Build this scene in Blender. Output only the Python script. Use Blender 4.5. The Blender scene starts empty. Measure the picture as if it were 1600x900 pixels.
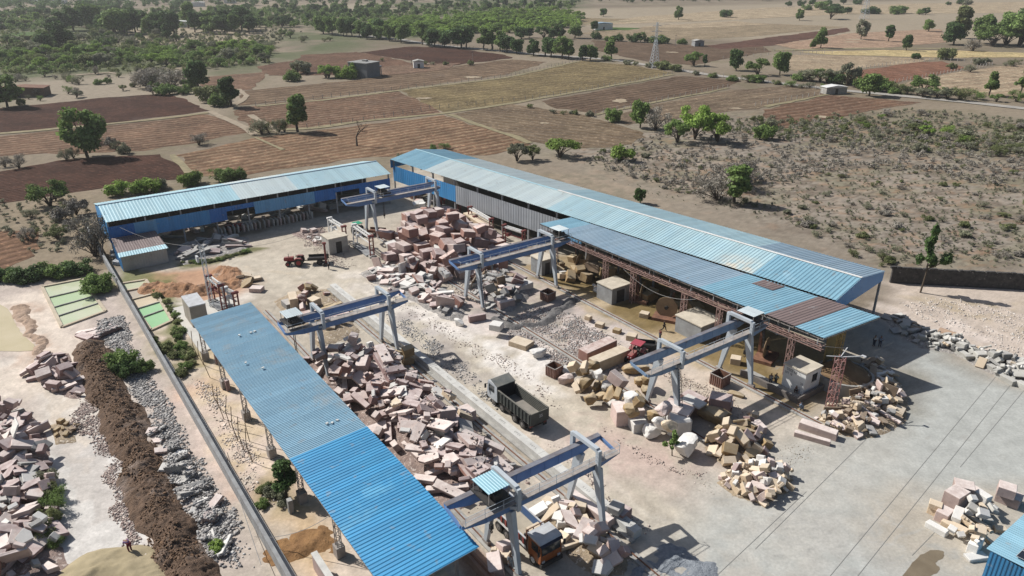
import bpy, bmesh, math, random
import numpy as np
from mathutils import Matrix, Vector, Euler
R=math.radians
rng=random.Random(7)
S=bpy.context.scene
COL=S.collection
# ------------------------------------------------------------------ camera frame used to survey ground points
CAM_H=48.0; FPX=1150.0; HZ=-60.0
PITCH=math.atan((450-HZ)/FPX); CP,SP=math.cos(PITCH),math.sin(PITCH)
def G(u,v,z=0.0):
    a=(u-800)/FPX; b=(450-v)/FPX
    d=(a,CP+b*SP,-SP+b*CP); t=(z-CAM_H)/d[2]
    return Vector((d[0]*t,d[1]*t,z))
def pxm(v):                       # pixels (of 1600) per metre of height for a thing standing at image row v
    g=G(800,v); return FPX*g.y/(g.y*g.y+CAM_H*CAM_H)
YAW=R(-54.3)
O0=G(525,450); AX=Vector((math.cos(YAW),math.sin(YAW),0)); BX=Vector((-math.sin(YAW),math.cos(YAW),0))
def W(a,b,z=0.0):                 # yard coordinates: a along the kerb, b across it
    p=O0+AX*a+BX*b; return Vector((p.x,p.y,z))
def Y(u,v,z=0.0):
    d=G(u,v,z)-O0; return (d.dot(AX),d.dot(BX))
# ------------------------------------------------------------------ numpy value noise
def _hash(ix,iy,s):
    h=(ix.astype(np.int64)*374761393+iy.astype(np.int64)*668265263+s*974634777)&0x7fffffff
    h=((h^(h>>13))*1274126177)&0x7fffffff
    return ((h^(h>>16))&0xffff)/65535.0
def vnoise(x,y,s=0):
    x=np.asarray(x,float); y=np.asarray(y,float)
    ix=np.floor(x); iy=np.floor(y); fx=x-ix; fy=y-iy
    fx=fx*fx*(3-2*fx); fy=fy*fy*(3-2*fy)
    a=_hash(ix,iy,s); b=_hash(ix+1,iy,s); c=_hash(ix,iy+1,s); d=_hash(ix+1,iy+1,s)
    return (a*(1-fx)+b*fx)*(1-fy)+(c*(1-fx)+d*fx)*fy
def fbm(x,y,o=4,s=0):
    t=0;w=.5;n=0
    for i in range(o):
        t=t+w*vnoise(x*2**i,y*2**i,s+i*17); n+=w; w*=.5
    return t/n
# ------------------------------------------------------------------ materials
def _n(nt,t,**k):
    n=nt.nodes.new(t)
    for a,b in k.items(): setattr(n,a,b)
    return n
def _mix(nt,fac,a,b,blend='MIX'):
    m=_n(nt,'ShaderNodeMix',data_type='RGBA',blend_type=blend)
    for sock,val in ((m.inputs[0],fac),(m.inputs[6],a),(m.inputs[7],b)):
        if isinstance(val,(int,float)): sock.default_value=val
        elif isinstance(val,(tuple,list)): sock.default_value=(*val,1) if len(val)==3 else val
        else: nt.links.new(val,sock)
    return m.outputs[2]
def _math(nt,op,a,b=0.0,c=None):
    m=_n(nt,'ShaderNodeMath',operation=op)
    for i,val in enumerate((a,b) if c is None else (a,b,c)):
        if isinstance(val,(int,float)): m.inputs[i].default_value=val
        else: nt.links.new(val,m.inputs[i])
    return m.outputs[0]
def _ramp(nt,x,lo,hi,a=0.0,b=1.0):
    m=_n(nt,'ShaderNodeMapRange'); nt.links.new(x,m.inputs[0])
    m.inputs[1].default_value=lo;m.inputs[2].default_value=hi;m.inputs[3].default_value=a;m.inputs[4].default_value=b
    return m.outputs[0]
MATS={}
def mat(name,c1,c2=None,scale=1.0,lo=.35,hi=.65,rough=.85,bump=0.0,bscale=None,rnd=0.0,dust=None,dustlo=.6,island=0.0,
        metal=0.0,spec=.3,patch=None,mott=None,coords='pos',attr=None,furrow=None,stain=None,trans=0.0,emit=0,bdist=.1,speck=None):
    if name in MATS: return MATS[name]
    m=bpy.data.materials.new(name); m.use_nodes=True; nt=m.node_tree; L=nt.links
    bs=nt.nodes['Principled BSDF']; out=nt.nodes['Material Output']
    geo=_n(nt,'ShaderNodeNewGeometry')
    if coords=='pos': pos=geo.outputs['Position']
    else: pos=_n(nt,'ShaderNodeTexCoord').outputs['Object']
    def noise(sc,det=5.0,rgh=.6):
        t=_n(nt,'ShaderNodeTexNoise'); t.inputs['Scale'].default_value=sc; t.inputs['Detail'].default_value=det
        t.inputs['Roughness'].default_value=rgh; L.new(pos,t.inputs['Vector']); return t.outputs[0]
    if attr:
        a=_n(nt,'ShaderNodeAttribute',attribute_name=attr); col=a.outputs['Color']
        f=_ramp(nt,noise(scale),lo,hi,1-(c2 or .25),1+(c2 or .25))
        col=_mix(nt,1.0,col,f,'MULTIPLY')
        f2=_ramp(nt,noise(scale*7,3),.3,.7,1-(c2 or .25)*.8,1+(c2 or .25)*.8)
        col=_mix(nt,1.0,col,f2,'MULTIPLY')
    else:
        col=None
        if c2 is None: c2=tuple(x*.8 for x in c1)
        col=_mix(nt,_ramp(nt,noise(scale),lo,hi),c1,c2)
    if speck:
        sc,scol,th=speck
        col=_mix(nt,_ramp(nt,noise(sc,2.0),th,th+.06),col,scol)
    if stain:
        sc,scol,th=stain
        col=_mix(nt,_ramp(nt,noise(sc,6.0,.7),th,th+.12,0,.85),col,scol)
    fur=None
    if furrow:
        ang,per,amt,fc=furrow
        sx=_n(nt,'ShaderNodeSeparateXYZ'); L.new(pos,sx.inputs[0])
        ph=_math(nt,'ADD',_math(nt,'MULTIPLY',sx.outputs[0],-math.sin(ang)*2*math.pi/per),_math(nt,'MULTIPLY',sx.outputs[1],math.cos(ang)*2*math.pi/per))
        ph=_math(nt,'ADD',ph,_math(nt,'MULTIPLY',noise(.12,3.0),5.0))
        fur=_ramp(nt,_math(nt,'SINE',ph),-.6,.9)
        br=_ramp(nt,noise(.35,4.0),.38,.6,.25,1.0)
        col=_mix(nt,_math(nt,'MULTIPLY',_math(nt,'MULTIPLY',fur,amt),br),col,fc)
    if mott:
        for sc_,am_ in mott: col=_mix(nt,1.0,col,_ramp(nt,noise(sc_,5.0,.65),.28,.72,1-am_,1+am_),'MULTIPLY')
    if patch:
        pc_,pr_,pcol=patch; vd=_n(nt,'ShaderNodeVectorMath',operation='DISTANCE'); L.new(geo.outputs['Position'],vd.inputs[0]); vd.inputs[1].default_value=pc_
        f=_math(nt,'MULTIPLY',_ramp(nt,vd.outputs['Value'],pr_,pr_*.25),_ramp(nt,noise(.9,5.0),.3,.62)); col=_mix(nt,f,col,pcol)
    if rnd:
        oi=_n(nt,'ShaderNodeObjectInfo'); col=_mix(nt,1.0,col,_ramp(nt,oi.outputs['Random'],0,1,1-rnd,1+rnd),'MULTIPLY')
    if island:
        col=_mix(nt,1.0,col,_ramp(nt,geo.outputs['Random Per Island'],0,1,1-island,1+island),'MULTIPLY')
    if dust:
        sx=_n(nt,'ShaderNodeSeparateXYZ'); L.new(geo.outputs['Normal'],sx.inputs[0])
        f=_ramp(nt,sx.outputs[2],.55,.95)
        f=_math(nt,'MULTIPLY',f,_ramp(nt,noise(1.3,4.0),.3,.62,dustlo*.35,dustlo))
        col=_mix(nt,f,col,dust)
    L.new(col,bs.inputs['Base Color'])
    bs.inputs['Roughness'].default_value=rough; bs.inputs['Metallic'].default_value=metal
    bs.inputs['Specular IOR Level'].default_value=spec
    if bump or fur is not None:
        b=_n(nt,'ShaderNodeBump'); b.inputs['Strength'].default_value=bump or .5; b.inputs['Distance'].default_value=bdist if fur is None else .25
        h=noise(bscale or scale*6,6.0,.7)
        if fur is not None: h=_math(nt,'ADD',h,_math(nt,'MULTIPLY',fur,-1.0))
        L.new(h,b.inputs['Height']); L.new(b.outputs[0],bs.inputs['Normal'])
    if trans:
        tr=_n(nt,'ShaderNodeBsdfTranslucent'); L.new(col,tr.inputs[0]); mx=_n(nt,'ShaderNodeMixShader'); mx.inputs[0].default_value=trans
        L.new(bs.outputs[0],mx.inputs[1]); L.new(tr.outputs[0],mx.inputs[2]); L.new(mx.outputs[0],out.inputs['Surface'])
    MATS[name]=m; return m
# ------------------------------------------------------------------ mesh builder
class MB:
    def __init__(s): s.v=[];s.f=[];s.m=[];s.M=None
    def add(s,vs,fs,m=0):
        o=len(s.v)
        if s.M is not None: vs=[tuple(s.M@Vector(p)) for p in vs]
        s.v+= [tuple(p) for p in vs]; s.f+=[[i+o for i in f] for f in fs]; s.m+=[m]*len(fs)
        return s
    def box(s,c,d,rot=None,m=0,taper=1.0):
        hx,hy,hz=d[0]/2,d[1]/2,d[2]/2
        vs=[Vector((x*hx*(taper if z>0 else 1),y*hy*(taper if z>0 else 1),z*hz)) for z in(-1,1) for y in(-1,1) for x in(-1,1)]
        if rot is not None: vs=[rot@p for p in vs]
        c=Vector(c)
        return s.add([p+c for p in vs],[(0,2,3,1),(4,5,7,6),(0,1,5,4),(2,6,7,3),(0,4,6,2),(1,3,7,5)],m)
    def bb(s,x0,x1,y0,y1,z0,z1,m=0): return s.box(((x0+x1)/2,(y0+y1)/2,(z0+z1)/2),(x1-x0,y1-y0,z1-z0),m=m)
    def beam(s,p,q,w=.1,h=None,m=0,w1=None,h1=None):
        p=Vector(p);q=Vector(q);d=q-p
        if d.length<1e-6: return s
        h=w if h is None else h; w1=w if w1 is None else w1; h1=h if h1 is None else h1
        d.normalize(); up=Vector((0,0,1)) if abs(d.z)<.95 else Vector((1,0,0))
        x=d.cross(up).normalized(); y=x.cross(d).normalized()
        vs=[]
        for e,ww,hh in((p,w,h),(q,w1,h1)):
            vs+=[e+x*(-ww/2)+y*(-hh/2),e+x*(ww/2)+y*(-hh/2),e+x*(ww/2)+y*(hh/2),e+x*(-ww/2)+y*(hh/2)]
        return s.add(vs,[(3,2,1,0),(4,5,6,7),(0,1,5,4),(1,2,6,5),(2,3,7,6),(3,0,4,7)],m)
    def tube(s,p,q,r,r1=None,n=8,m=0,cap=True):
        p=Vector(p);q=Vector(q);d=q-p
        if d.length<1e-6: return s
        r1=r if r1 is None else r1; d.normalize(); up=Vector((0,0,1)) if abs(d.z)<.95 else Vector((1,0,0))
        x=d.cross(up).normalized(); y=x.cross(d).normalized(); vs=[]
        for e,rr in((p,r),(q,r1)):
            for i in range(n):
                a=2*math.pi*i/n; vs.append(e+x*(rr*math.cos(a))+y*(rr*math.sin(a)))
        fs=[(i,(i+1)%n,n+(i+1)%n,n+i) for i in range(n)]
        if cap: fs+=[tuple(range(n-1,-1,-1)),tuple(range(n,2*n))]
        return s.add(vs,fs,m)
    def path(s,pts,r,n=5,m=0):
        for p,q in zip(pts,pts[1:]): s.tube(p,q,r,n=n,m=m)
        return s
    def prism(s,pts,z0,z1,m=0):          # pts xy, counter-clockwise
        n=len(pts); vs=[(x,y,z0) for x,y in pts]+[(x,y,z1) for x,y in pts]
        return s.add(vs,[tuple(range(n-1,-1,-1)),tuple(range(n,2*n))]+[(i,(i+1)%n,n+(i+1)%n,n+i) for i in range(n)],m)
    def prof(s,pts,y0,y1,m=0):           # profile in xz swept along y
        n=len(pts); vs=[(x,y0,z) for x,z in pts]+[(x,y1,z) for x,z in pts]
        return s.add(vs,[tuple(range(n)),tuple(range(2*n-1,n-1,-1))]+[((i+1)%n,i,n+i,n+(i+1)%n) for i in range(n)],m)
    def lattice(s,p,q,w,t=.07,bays=8,m=0,side=None):   # square lattice column or girder
        p=Vector(p);q=Vector(q);d=(q-p); L=d.length; d.normalize()
        up=Vector((0,0,1)) if abs(d.z)<.9 else Vector((1,0,0))
        x=d.cross(up).normalized(); y=x.cross(d).normalized()
        if side: x=Vector(side); y=x.cross(d).normalized()
        cs=[x*(w/2*i)+y*(w/2*j) for i,j in((-1,-1),(1,-1),(1,1),(-1,1))]
        for c in cs: s.beam(p+c,q+c,t,m=m)
        for k in range(bays):
            a=p+d*(L*k/bays); b=p+d*(L*(k+1)/bays)
            for i in range(4):
                c0,c1=cs[i],cs[(i+1)%4]
                if k%2: c0,c1=c1,c0
                s.beam(a+c0,b+c1,t*.7,m=m)
        return s
    def build(s,name,mats,parent=None,loc=None,rotz=0,smooth=False):
        me=bpy.data.meshes.new(name); me.from_pydata(s.v,[],s.f)
        if not isinstance(mats,(list,tuple)): mats=[mats]
        for x in mats: me.materials.append(x)
        if len(mats)>1: me.polygons.foreach_set('material_index',s.m)
        if smooth: me.polygons.foreach_set('use_smooth',[True]*len(s.f))
        me.update()
        o=bpy.data.objects.new(name,me); COL.objects.link(o)
        if parent: o.parent=parent
        if loc is not None: o.location=loc
        if rotz: o.rotation_euler=(0,0,rotz)
        return o
def tag(o,label=None,cat=None,group=None,kind=None):
    if label: o['label']=label
    if cat: o['category']=cat
    if group: o['group']=group
    if kind: o['kind']=kind
    return o
def thing(name,label,cat,loc=(0,0,0),rotz=0,group=None):
    o=bpy.data.objects.new(name,None); o.empty_display_size=.3; COL.objects.link(o)
    o.location=loc; o.rotation_euler=(0,0,rotz); return tag(o,label,cat,group)
KIDS={}
def copy_tree(src,loc,rotz,label=None,group=None,scale=None):
    if not KIDS:
        pass
    r=src.copy(); COL.objects.link(r); r.location=loc; r.rotation_euler=(0,0,rotz)
    if scale: r.scale=scale
    if label: r['label']=label
    if group: r['group']=group
    for ch in kids(src):
        c=ch.copy(); COL.objects.link(c); c.parent=r; c.matrix_parent_inverse=ch.matrix_parent_inverse
        for g in kids(ch):
            d=g.copy(); COL.objects.link(d); d.parent=c
    return r
_kc={}
def kids(o):
    if o.name not in _kc: _kc[o.name]=[c for c in bpy.data.objects if c.parent==o]
    return _kc[o.name]
ORD=['first','second','third','fourth','fifth','sixth','seventh','eighth','ninth','tenth','eleventh','twelfth','thirteenth','fourteenth','fifteenth','sixteenth','seventeenth','eighteenth','nineteenth','twentieth']
def label_all(items,end,maxn=20):
    """items: (object, description, place, position). Things with the same description and place are told apart by their order from `end`."""
    by={}
    for it in items: by.setdefault((it[1],it[2]),[]).append(it)
    for (d,p),L in by.items():
        if len(L)==1: L[0][0]['label']=f'{d} {p}'; continue
        parts=[('',L)]
        if len(L)>maxn:
            L.sort(key=lambda t:t[4]); k=min(6,-(-len(L)//maxn)); nm={2:('far half','near half'),3:('back row','middle row','front row')}.get(k) or ('back row',)+tuple(ORD[i]+' row' for i in range(1,k-1))+('front row',)
            parts=[(' '+nm[i],L[len(L)*i//k:len(L)*(i+1)//k]) for i in range(k)]
        for sfx,K in parts:
            K.sort(key=lambda t:t[3])
            for i,t in enumerate(K):
                t[0]['label']=f'{d} {p},{sfx} {ORD[i]} from {end}'.replace(',  ',', ') if len(K)<=maxn else f'{d} {p},{sfx}'
# ------------------------------------------------------------------ shared materials
M={}
def setup_mats():
    M['conc']=mat('concrete',(.40,.39,.36),(.28,.27,.25),.9,rough=.9,bump=.25,stain=(.5,(.2,.18,.15),.62))
    M['concdark']=mat('concrete_grey',(.30,.31,.31),(.22,.22,.22),.8,rough=.9,bump=.2,stain=(.6,(.16,.14,.12),.6))
    M['kerb']=mat('kerb_concrete',(.60,.59,.55),(.48,.47,.44),.7,rough=.9,bump=.2,stain=(.9,(.3,.28,.25),.64))
    M['blue']=mat('crane_blue',(.14,.245,.45),(.105,.19,.37),.8,rough=.5,stain=(.7,(.16,.09,.06),.63))
    M['bluefade']=mat('crane_blue_faded',(.21,.30,.41),(.16,.24,.36),.8,rough=.6,stain=(.5,(.15,.09,.06),.6))
    M['cgrey']=mat('crane_grey',(.46,.50,.53),(.38,.42,.45),.6,rough=.6,stain=(.9,(.2,.16,.13),.66))
    M['walk']=mat('walkway_steel',(.36,.33,.30),(.25,.22,.20),1.2,rough=.8)
    M['rust']=mat('rusty_steel',(.23,.12,.075),(.13,.065,.045),1.6,rough=.85,bump=.2)
    M['redsteel']=mat('red_oxide_steel',(.20,.055,.05),(.13,.045,.04),1.4,rough=.7)
    M['pinksteel']=mat('faded_pink_steel',(.36,.24,.21),(.24,.15,.13),1.2,rough=.8)
    M['dark']=mat('dark_steel',(.03,.03,.032),(.05,.045,.04),2,rough=.6)
    M['blk']=mat('black_rubber',(.018,.018,.018),(.04,.037,.033),2.5,rough=.85)
    M['glass']=mat('window_glass',(.02,.026,.03),(.03,.035,.04),1,rough=.08,spec=.7)
    M['wpaint']=mat('white_paint',(.72,.72,.70),(.62,.61,.58),.8,rough=.55,stain=(1.2,(.4,.36,.3),.68))
    M['silver']=mat('silver_paint',(.55,.56,.57),(.42,.42,.42),1.3,rough=.45,stain=(1.1,(.35,.3,.25),.6))
    M['wire']=mat('wire',(.06,.06,.065),None,1,rough=.6)
    M['wirelight']=mat('wire_light',(.3,.29,.28),None,1,rough=.6)
# ------------------------------------------------------------------ camera, light, world, haze
cam=bpy.data.cameras.new('camera'); co=bpy.data.objects.new('camera',cam); COL.objects.link(co)
cam.sensor_width=36; cam.lens=36*FPX/1600; cam.clip_start=.5; cam.clip_end=6000
co.location=(0,0,CAM_H); co.rotation_euler=(R(90)-PITCH,0,0); S.camera=co
SAZ=R(-65); SEL=R(43)
w=bpy.data.worlds.new('World'); S.world=w; w.use_nodes=True; nt=w.node_tree
sky=nt.nodes.new('ShaderNodeTexSky'); sky.sky_type='NISHITA'; sky.sun_disc=False; sky.sun_elevation=SEL; sky.sun_rotation=SAZ%(2*math.pi)
sky.altitude=300; sky.air_density=1.0; sky.dust_density=2.5; sky.ozone_density=1.0
bg=nt.nodes['Background']; nt.links.new(sky.outputs[0],bg.inputs[0]); bg.inputs[1].default_value=SKY_STRENGTH if 'SKY_STRENGTH' in globals() else .07
ld=bpy.data.lights.new('sun','SUN'); lo=bpy.data.objects.new('sun',ld); COL.objects.link(lo)
ld.energy=5.0; ld.angle=R(.53); ld.color=(1,.97,.925)
ds=Vector((math.sin(SAZ)*math.cos(SEL),math.cos(SAZ)*math.cos(SEL),math.sin(SEL)))
lo.rotation_euler=ds.to_track_quat('Z','Y').to_euler(); lo.location=(-60,40,120)
S.view_settings.view_transform='Standard'; S.view_settings.look='None'; S.view_settings.exposure=EXPOSURE if 'EXPOSURE' in globals() else .12
S.view_settings.gamma=1; S.view_settings.use_curve_mapping=False
S.cycles.volume_bounces=0; S.cycles.max_bounces=6; S.cycles.use_denoising=True
setup_mats()
hm=bpy.data.materials.new('haze'); hm.use_nodes=True; hn=hm.node_tree; hn.nodes.clear()
ho=hn.nodes.new('ShaderNodeOutputMaterial'); pv=hn.nodes.new('ShaderNodeVolumePrincipled')
pv.inputs['Color'].default_value=(.89,.9,.9,1); pv.inputs['Density'].default_value=.00015; pv.inputs['Anisotropy'].default_value=.3
hn.links.new(pv.outputs[0],ho.inputs['Volume'])
tag(MB().bb(-3400,3400,-300,2700,-1,54).build('haze',hm),'thin pale dust haze over the fields','haze',kind='stuff')
# ------------------------------------------------------------------ ground
def poly_sd(px,py,pts):
    """signed distance to polygon (negative inside)"""
    n=len(pts); d=np.full(px.shape,1e9); ins=np.zeros(px.shape,bool)
    for i in range(n):
        x0,y0=pts[i]; x1,y1=pts[(i+1)%n]
        ex,ey=x1-x0,y1-y0; wx,wy=px-x0,py-y0
        t=np.clip((wx*ex+wy*ey)/(ex*ex+ey*ey+1e-9),0,1)
        d=np.minimum(d,np.hypot(wx-ex*t,wy-ey*t))
        c=((y0>py)!=(y1>py)); xi=(x1-x0)*(py-y0)/((y1-y0) if abs(y1-y0)>1e-9 else 1e-9)+x0
        ins^=c&(px<xi)
    return np.where(ins,-d,d)
def line_d(px,py,pts):
    d=np.full(px.shape,1e9)
    for (x0,y0),(x1,y1) in zip(pts,pts[1:]):
        ex,ey=x1-x0,y1-y0; wx,wy=px-x0,py-y0
        t=np.clip((wx*ex+wy*ey)/(ex*ex+ey*ey+1e-9),0,1); d=np.minimum(d,np.hypot(wx-ex*t,wy-ey*t))
    return d
ys=np.concatenate([np.linspace(-60,40,40)[:-1],np.geomspace(40,2600,760)])
ts=np.linspace(-1.25,1.25,620)
sp=np.maximum(ys,48.0)[:,None]*np.ones_like(ts)[None,:]
GX=(sp*ts[None,:]).ravel(); GY=(ys[:,None]*np.ones_like(ts)[None,:]).ravel()
def px2(p): g=G(*p); return (g.x,g.y)
dist=np.hypot(GX,GY)
n1=fbm(GX*.012,GY*.012,5,1); n2=fbm(GX*.08,GY*.08,5,2); n3=fbm(GX*.45,GY*.45,4,3)
gc=np.empty((GX.size,3))
def L3(a,b,t): return np.array(a)[None,:]*(1-t[:,None])+np.array(b)[None,:]*t[:,None]
ss=lambda x,a,b: np.clip((x-a)/(b-a),0,1)
gc[:]=L3((.185,.148,.108),(.25,.205,.15),ss(n1,.35,.65))
gc=gc*(1-ss(n2,.5,.7)[:,None]*.35)+np.array((.13,.12,.06))[None,:]*ss(n2,.5,.7)[:,None]*.35
def blend(c,f):
    global gc
    f=np.clip(f,0,1)[:,None]; gc=gc*(1-f)+(np.array(c)[None,:] if np.ndim(c)==1 else c)*f
wx=GX+(fbm(GX*.25,GY*.25,3,11)-.5)*5; wy=GY+(fbm(GX*.25,GY*.25,3,12)-.5)*5
def paint(pts,c,fall=1.0,s=1.0,nlo=None,world=False,warp=1.0):
    P=[(p[0],p[1]) if world else px2(p) for p in pts]
    x0=min(p[0] for p in P)-8;x1=max(p[0] for p in P)+8;y0=min(p[1] for p in P)-8;y1=max(p[1] for p in P)+8
    k=(GX>x0)&(GX<x1)&(GY>y0)&(GY<y1)
    f=np.zeros(GX.size); X=GX[k]+(wx[k]-GX[k])*warp; Yy=GY[k]+(wy[k]-GY[k])*warp
    f[k]=ss(-poly_sd(X,Yy,P),-fall/2,fall/2)*s
    if nlo is not None: f=f*ss(n3,nlo,nlo+.25)
    blend(c,f)
def stroke(pts,c,wd,fall=2.0,s=1.0,nlo=None):
    P=[px2(p) for p in pts]; f=ss(-line_d(wx,wy,P),-wd-fall,-wd)*s
    if nlo is not None: f=f*ss(n3,nlo,nlo+.25)
    blend(c,f)
# wasteland right: brownish grey scrub, stonier close to the yard
paint([(820,230),(1060,180),(1330,185),(1600,190),(1900,190),(1900,460),(1400,440)],(.275,.24,.20),30,.85)
paint([(1180,180),(1330,170),(1620,190),(1620,260),(1400,240)],(.185,.165,.105),20,.7)
stroke([(900,300),(1050,260),(1250,300),(1500,300),(1650,320)],(.36,.28,.21),10,12,.5,.4)
paint([(1390,440),(1700,440),(1700,640),(1600,600),(1500,560),(1385,500)],(.52,.44,.37),5,.95)
paint([(1400,455),(1600,470),(1600,520),(1480,500)],(.36,.29,.18),4,.6,.45)
stroke([(1420,490),(1500,530),(1620,570)],(.62,.54,.48),3,4,.7,.4)
WL=[(830,230),(1060,180),(1330,165),(1640,190),(1900,200),(1900,450),(1400,430)]
for sc_,sd_,col_,lo_,hi_,st_ in((.22,101,(.15,.12,.09),.52,.64,.75),(.09,102,(.20,.185,.12),.52,.66,.6),(.5,103,(.31,.265,.21),.56,.66,.4),(1.1,104,(.13,.105,.08),.55,.66,.75),(.35,105,(.32,.19,.11),.60,.7,.4)):
    P_=[px2(p) for p in WL]; x0=min(p[0] for p in P_);x1=max(p[0] for p in P_);y0=min(p[1] for p in P_);y1=max(p[1] for p in P_); k_=(GX>x0)&(GX<x1)&(GY>y0)&(GY<y1)
    f_=np.zeros(GX.size); f_[k_]=ss(-poly_sd(wx[k_],wy[k_],P_),-4,10)*ss(fbm(GX[k_]*sc_,GY[k_]*sc_*1.5,4,sd_),lo_,hi_)*st_; blend(col_,f_)
# grey-green thorn litter under the woods at upper left
for PP_ in ([(-100,40),(480,8),(920,-6),(920,40),(800,54),(640,62),(430,110),(330,150),(160,165),(-100,170)],):
    P_=[px2(p) for p in PP_]; f_=ss(-poly_sd(GX,GY,P_),-10,30)
    blend((.15,.14,.09),f_*ss(n2,.34,.5)*.85); blend((.085,.105,.045),f_*ss(fbm(GX*.03,GY*.03,4,111),.42,.56)*.8)
# ground around the left woodland
paint([(0,130),(300,110),(420,150),(330,180),(160,160),(0,175)],(.30,.25,.19),15,.8)
paint([(0,300),(150,280),(160,420),(60,470),(0,400)],(.25,.20,.14),6,.8)
paint([(180,45),(420,40),(430,70),(300,75),(190,70)],(.36,.29,.21),25,.7)
paint([(480,8),(600,5),(640,20),(500,28)],(.40,.33,.25),40,.6)
paint([(850,15),(1700,-5),(1700,60),(1250,70),(1000,50),(880,40)],(.33,.275,.20),40,.8)
# yard dirt
YD=[(150,430),(290,400),(610,300),(640,260),(1330,480),(1420,560),(1300,680),(1050,905),(600,1000),(300,1000),(180,440)]
paint(YD,(.43,.38,.31),4,1.0)
stroke([(395,410),(470,435),(540,430),(610,480),(690,530),(790,600),(880,680),(960,750),(1050,830)],(.51,.455,.37),4.0,4,.9)
stroke([(300,395),(400,385),(500,355),(560,330)],(.47,.41,.33),4,4,.8)
for off in (-1.6,1.5):
    stroke([(400+off*10,418),(470,437+off*3),(545+off*4,440),(620+off*8,490),(700+off*8,540),(800+off*8,610),(890+off*8,690),(970+off*9,765)],(.50,.43,.33),.3,.7,.6,.3)
LN=[(400,418),(470,437),(545,438),(620,488),(700,540),(800,610),(890,690),(970,765),(1050,840),(1120,900)]
for i in range(20):
    o=rng.uniform(-26,26); ln=LN[rng.randint(0,3):]; w_=[(u+o*(.5+.5*k/9)+rng.uniform(-4,4),v-o*.25*(.5+.5*k/9)+rng.uniform(-2,2)) for k,(u,v) in enumerate(ln)]
    stroke(w_,(.395,.345,.275) if i%2 else (.565,.515,.43),rng.uniform(.12,.3),.45,.55,.28)
for i in range(12):
    c=(1130+rng.uniform(-30,60),790+rng.uniform(-20,50)); r_=rng.uniform(60,190); a0=rng.uniform(.2,1.2)
    stroke([(c[0]+r_*math.cos(a0+k*.16),c[1]+r_*.62*math.sin(a0+k*.16)) for k in range(8)],(.345,.335,.30),.1,.25,.5,.25)
stroke([(640,465),(700,500),(760,515),(800,545),(860,590)],(.74,.70,.65),2.2,3.5,.8,.3)
stroke([(560,435),(620,470),(655,505)],(.70,.64,.57),2,3,.6,.35)
stroke([(640,500),(700,555),(745,590)],(.34,.30,.28),1.4,2,.7,.35)
stroke([(930,690),(980,720),(1060,725),(1100,760)],(.50,.38,.33),2.5,3,.8,.3)
stroke([(800,480),(880,470),(930,500),(1000,560)],(.48,.39,.35),6,6,.8,.3)
stroke([(830,510),(900,520),(960,540)],(.60,.54,.50),4,4,.8,.35)
stroke([(760,490),(830,530),(880,470)],(.25,.23,.22),.8,1.2,.7)
stroke([(1040,580),(1100,620),(1170,650)],(.56,.47,.38),4,5,.8,.3)
stroke([(930,750),(880,740),(830,690)],(.66,.56,.48),1.5,3,.6,.3)
# channel between left rail and kerb
paint([W(0,-2.2),W(70,-2.2),W(70,-.6),W(0,-.6)],(.33,.28,.22),.6,.9,world=True,warp=.25)
paint([W(0,-15.5),W(70,-15.5),W(70,-12.8),W(0,-12.8)],(.36,.25,.19),.6,.9,world=True,warp=.25)
# left strip between boundary wall and the left shed
paint([W(-2,-27.5),W(75,-27.5),W(75,-16),W(-2,-16)],(.60,.50,.41),2,.9,world=True)
stroke([(300,620),(360,700),(400,760)],(.62,.44,.37),2.5,3,.8,.3)
stroke([(330,640),(400,720)],(.70,.63,.57),1.5,3,.8,.35)
stroke([(310,560),(340,600),(420,790)],(.52,.40,.24),1.5,2.5,.7,.4)
paint([(235,520),(290,520),(320,570),(285,600),(250,560)],(.13,.13,.04),3,.9,.3)
paint([(385,745),(440,745),(455,800),(400,800)],(.17,.15,.07),3,.9,.3)
paint([(425,815),(480,800),(520,850),(500,900),(440,880)],(.50,.36,.21),2,.8)
paint([(260,460),(330,440),(400,455),(390,470),(300,510)],(.62,.56,.49),2,.9)
# reddish pit earth
paint([(230,425),(330,415),(400,440),(350,470),(250,465)],(.44,.26,.16),3,.9)
# grass strip beside the stacked slabs, grassy banks of the tanks
stroke([(285,412),(340,408),(390,392),(410,388)],(.13,.13,.05),.7,1,.9)
stroke([(200,425),(250,440),(285,510)],(.15,.16,.06),1.2,1.5,.85,.25)
stroke([(190,440),(230,445)],(.15,.16,.06),1.2,1.5,.85,.25)
# outside the boundary wall: white track, pale clay
paint([(-60,430),(190,450),(250,560),(420,905),(-60,950)],(.47,.40,.35),4,1.0)
stroke([(-20,600),(40,580),(90,575),(130,620),(150,690),(160,760),(165,840)],(.62,.57,.50),3.5,3,.85)
stroke([(120,700),(150,780),(165,850),(180,900)],(.60,.575,.54),2.6,2.5,.85)
stroke([(60,470),(60,530),(90,560),(30,590)],(.66,.57,.48),3,3,.9)
stroke([(40,480),(60,560),(20,570)],(.42,.28,.2),1.0,2,.6,.4)
for o in (0,14,30,44): stroke([(-10,600+o),(50,572+o*.7),(95,600+o),(140,690+o)],(.56,.49,.41),.14,.3,.8)
for o in (-26,-20,-13,-6,1,8,15,22): stroke([(135+o,690),(150+o,760),(160+o,830)],(.50,.46,.42),.12,.25,.7)
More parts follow.
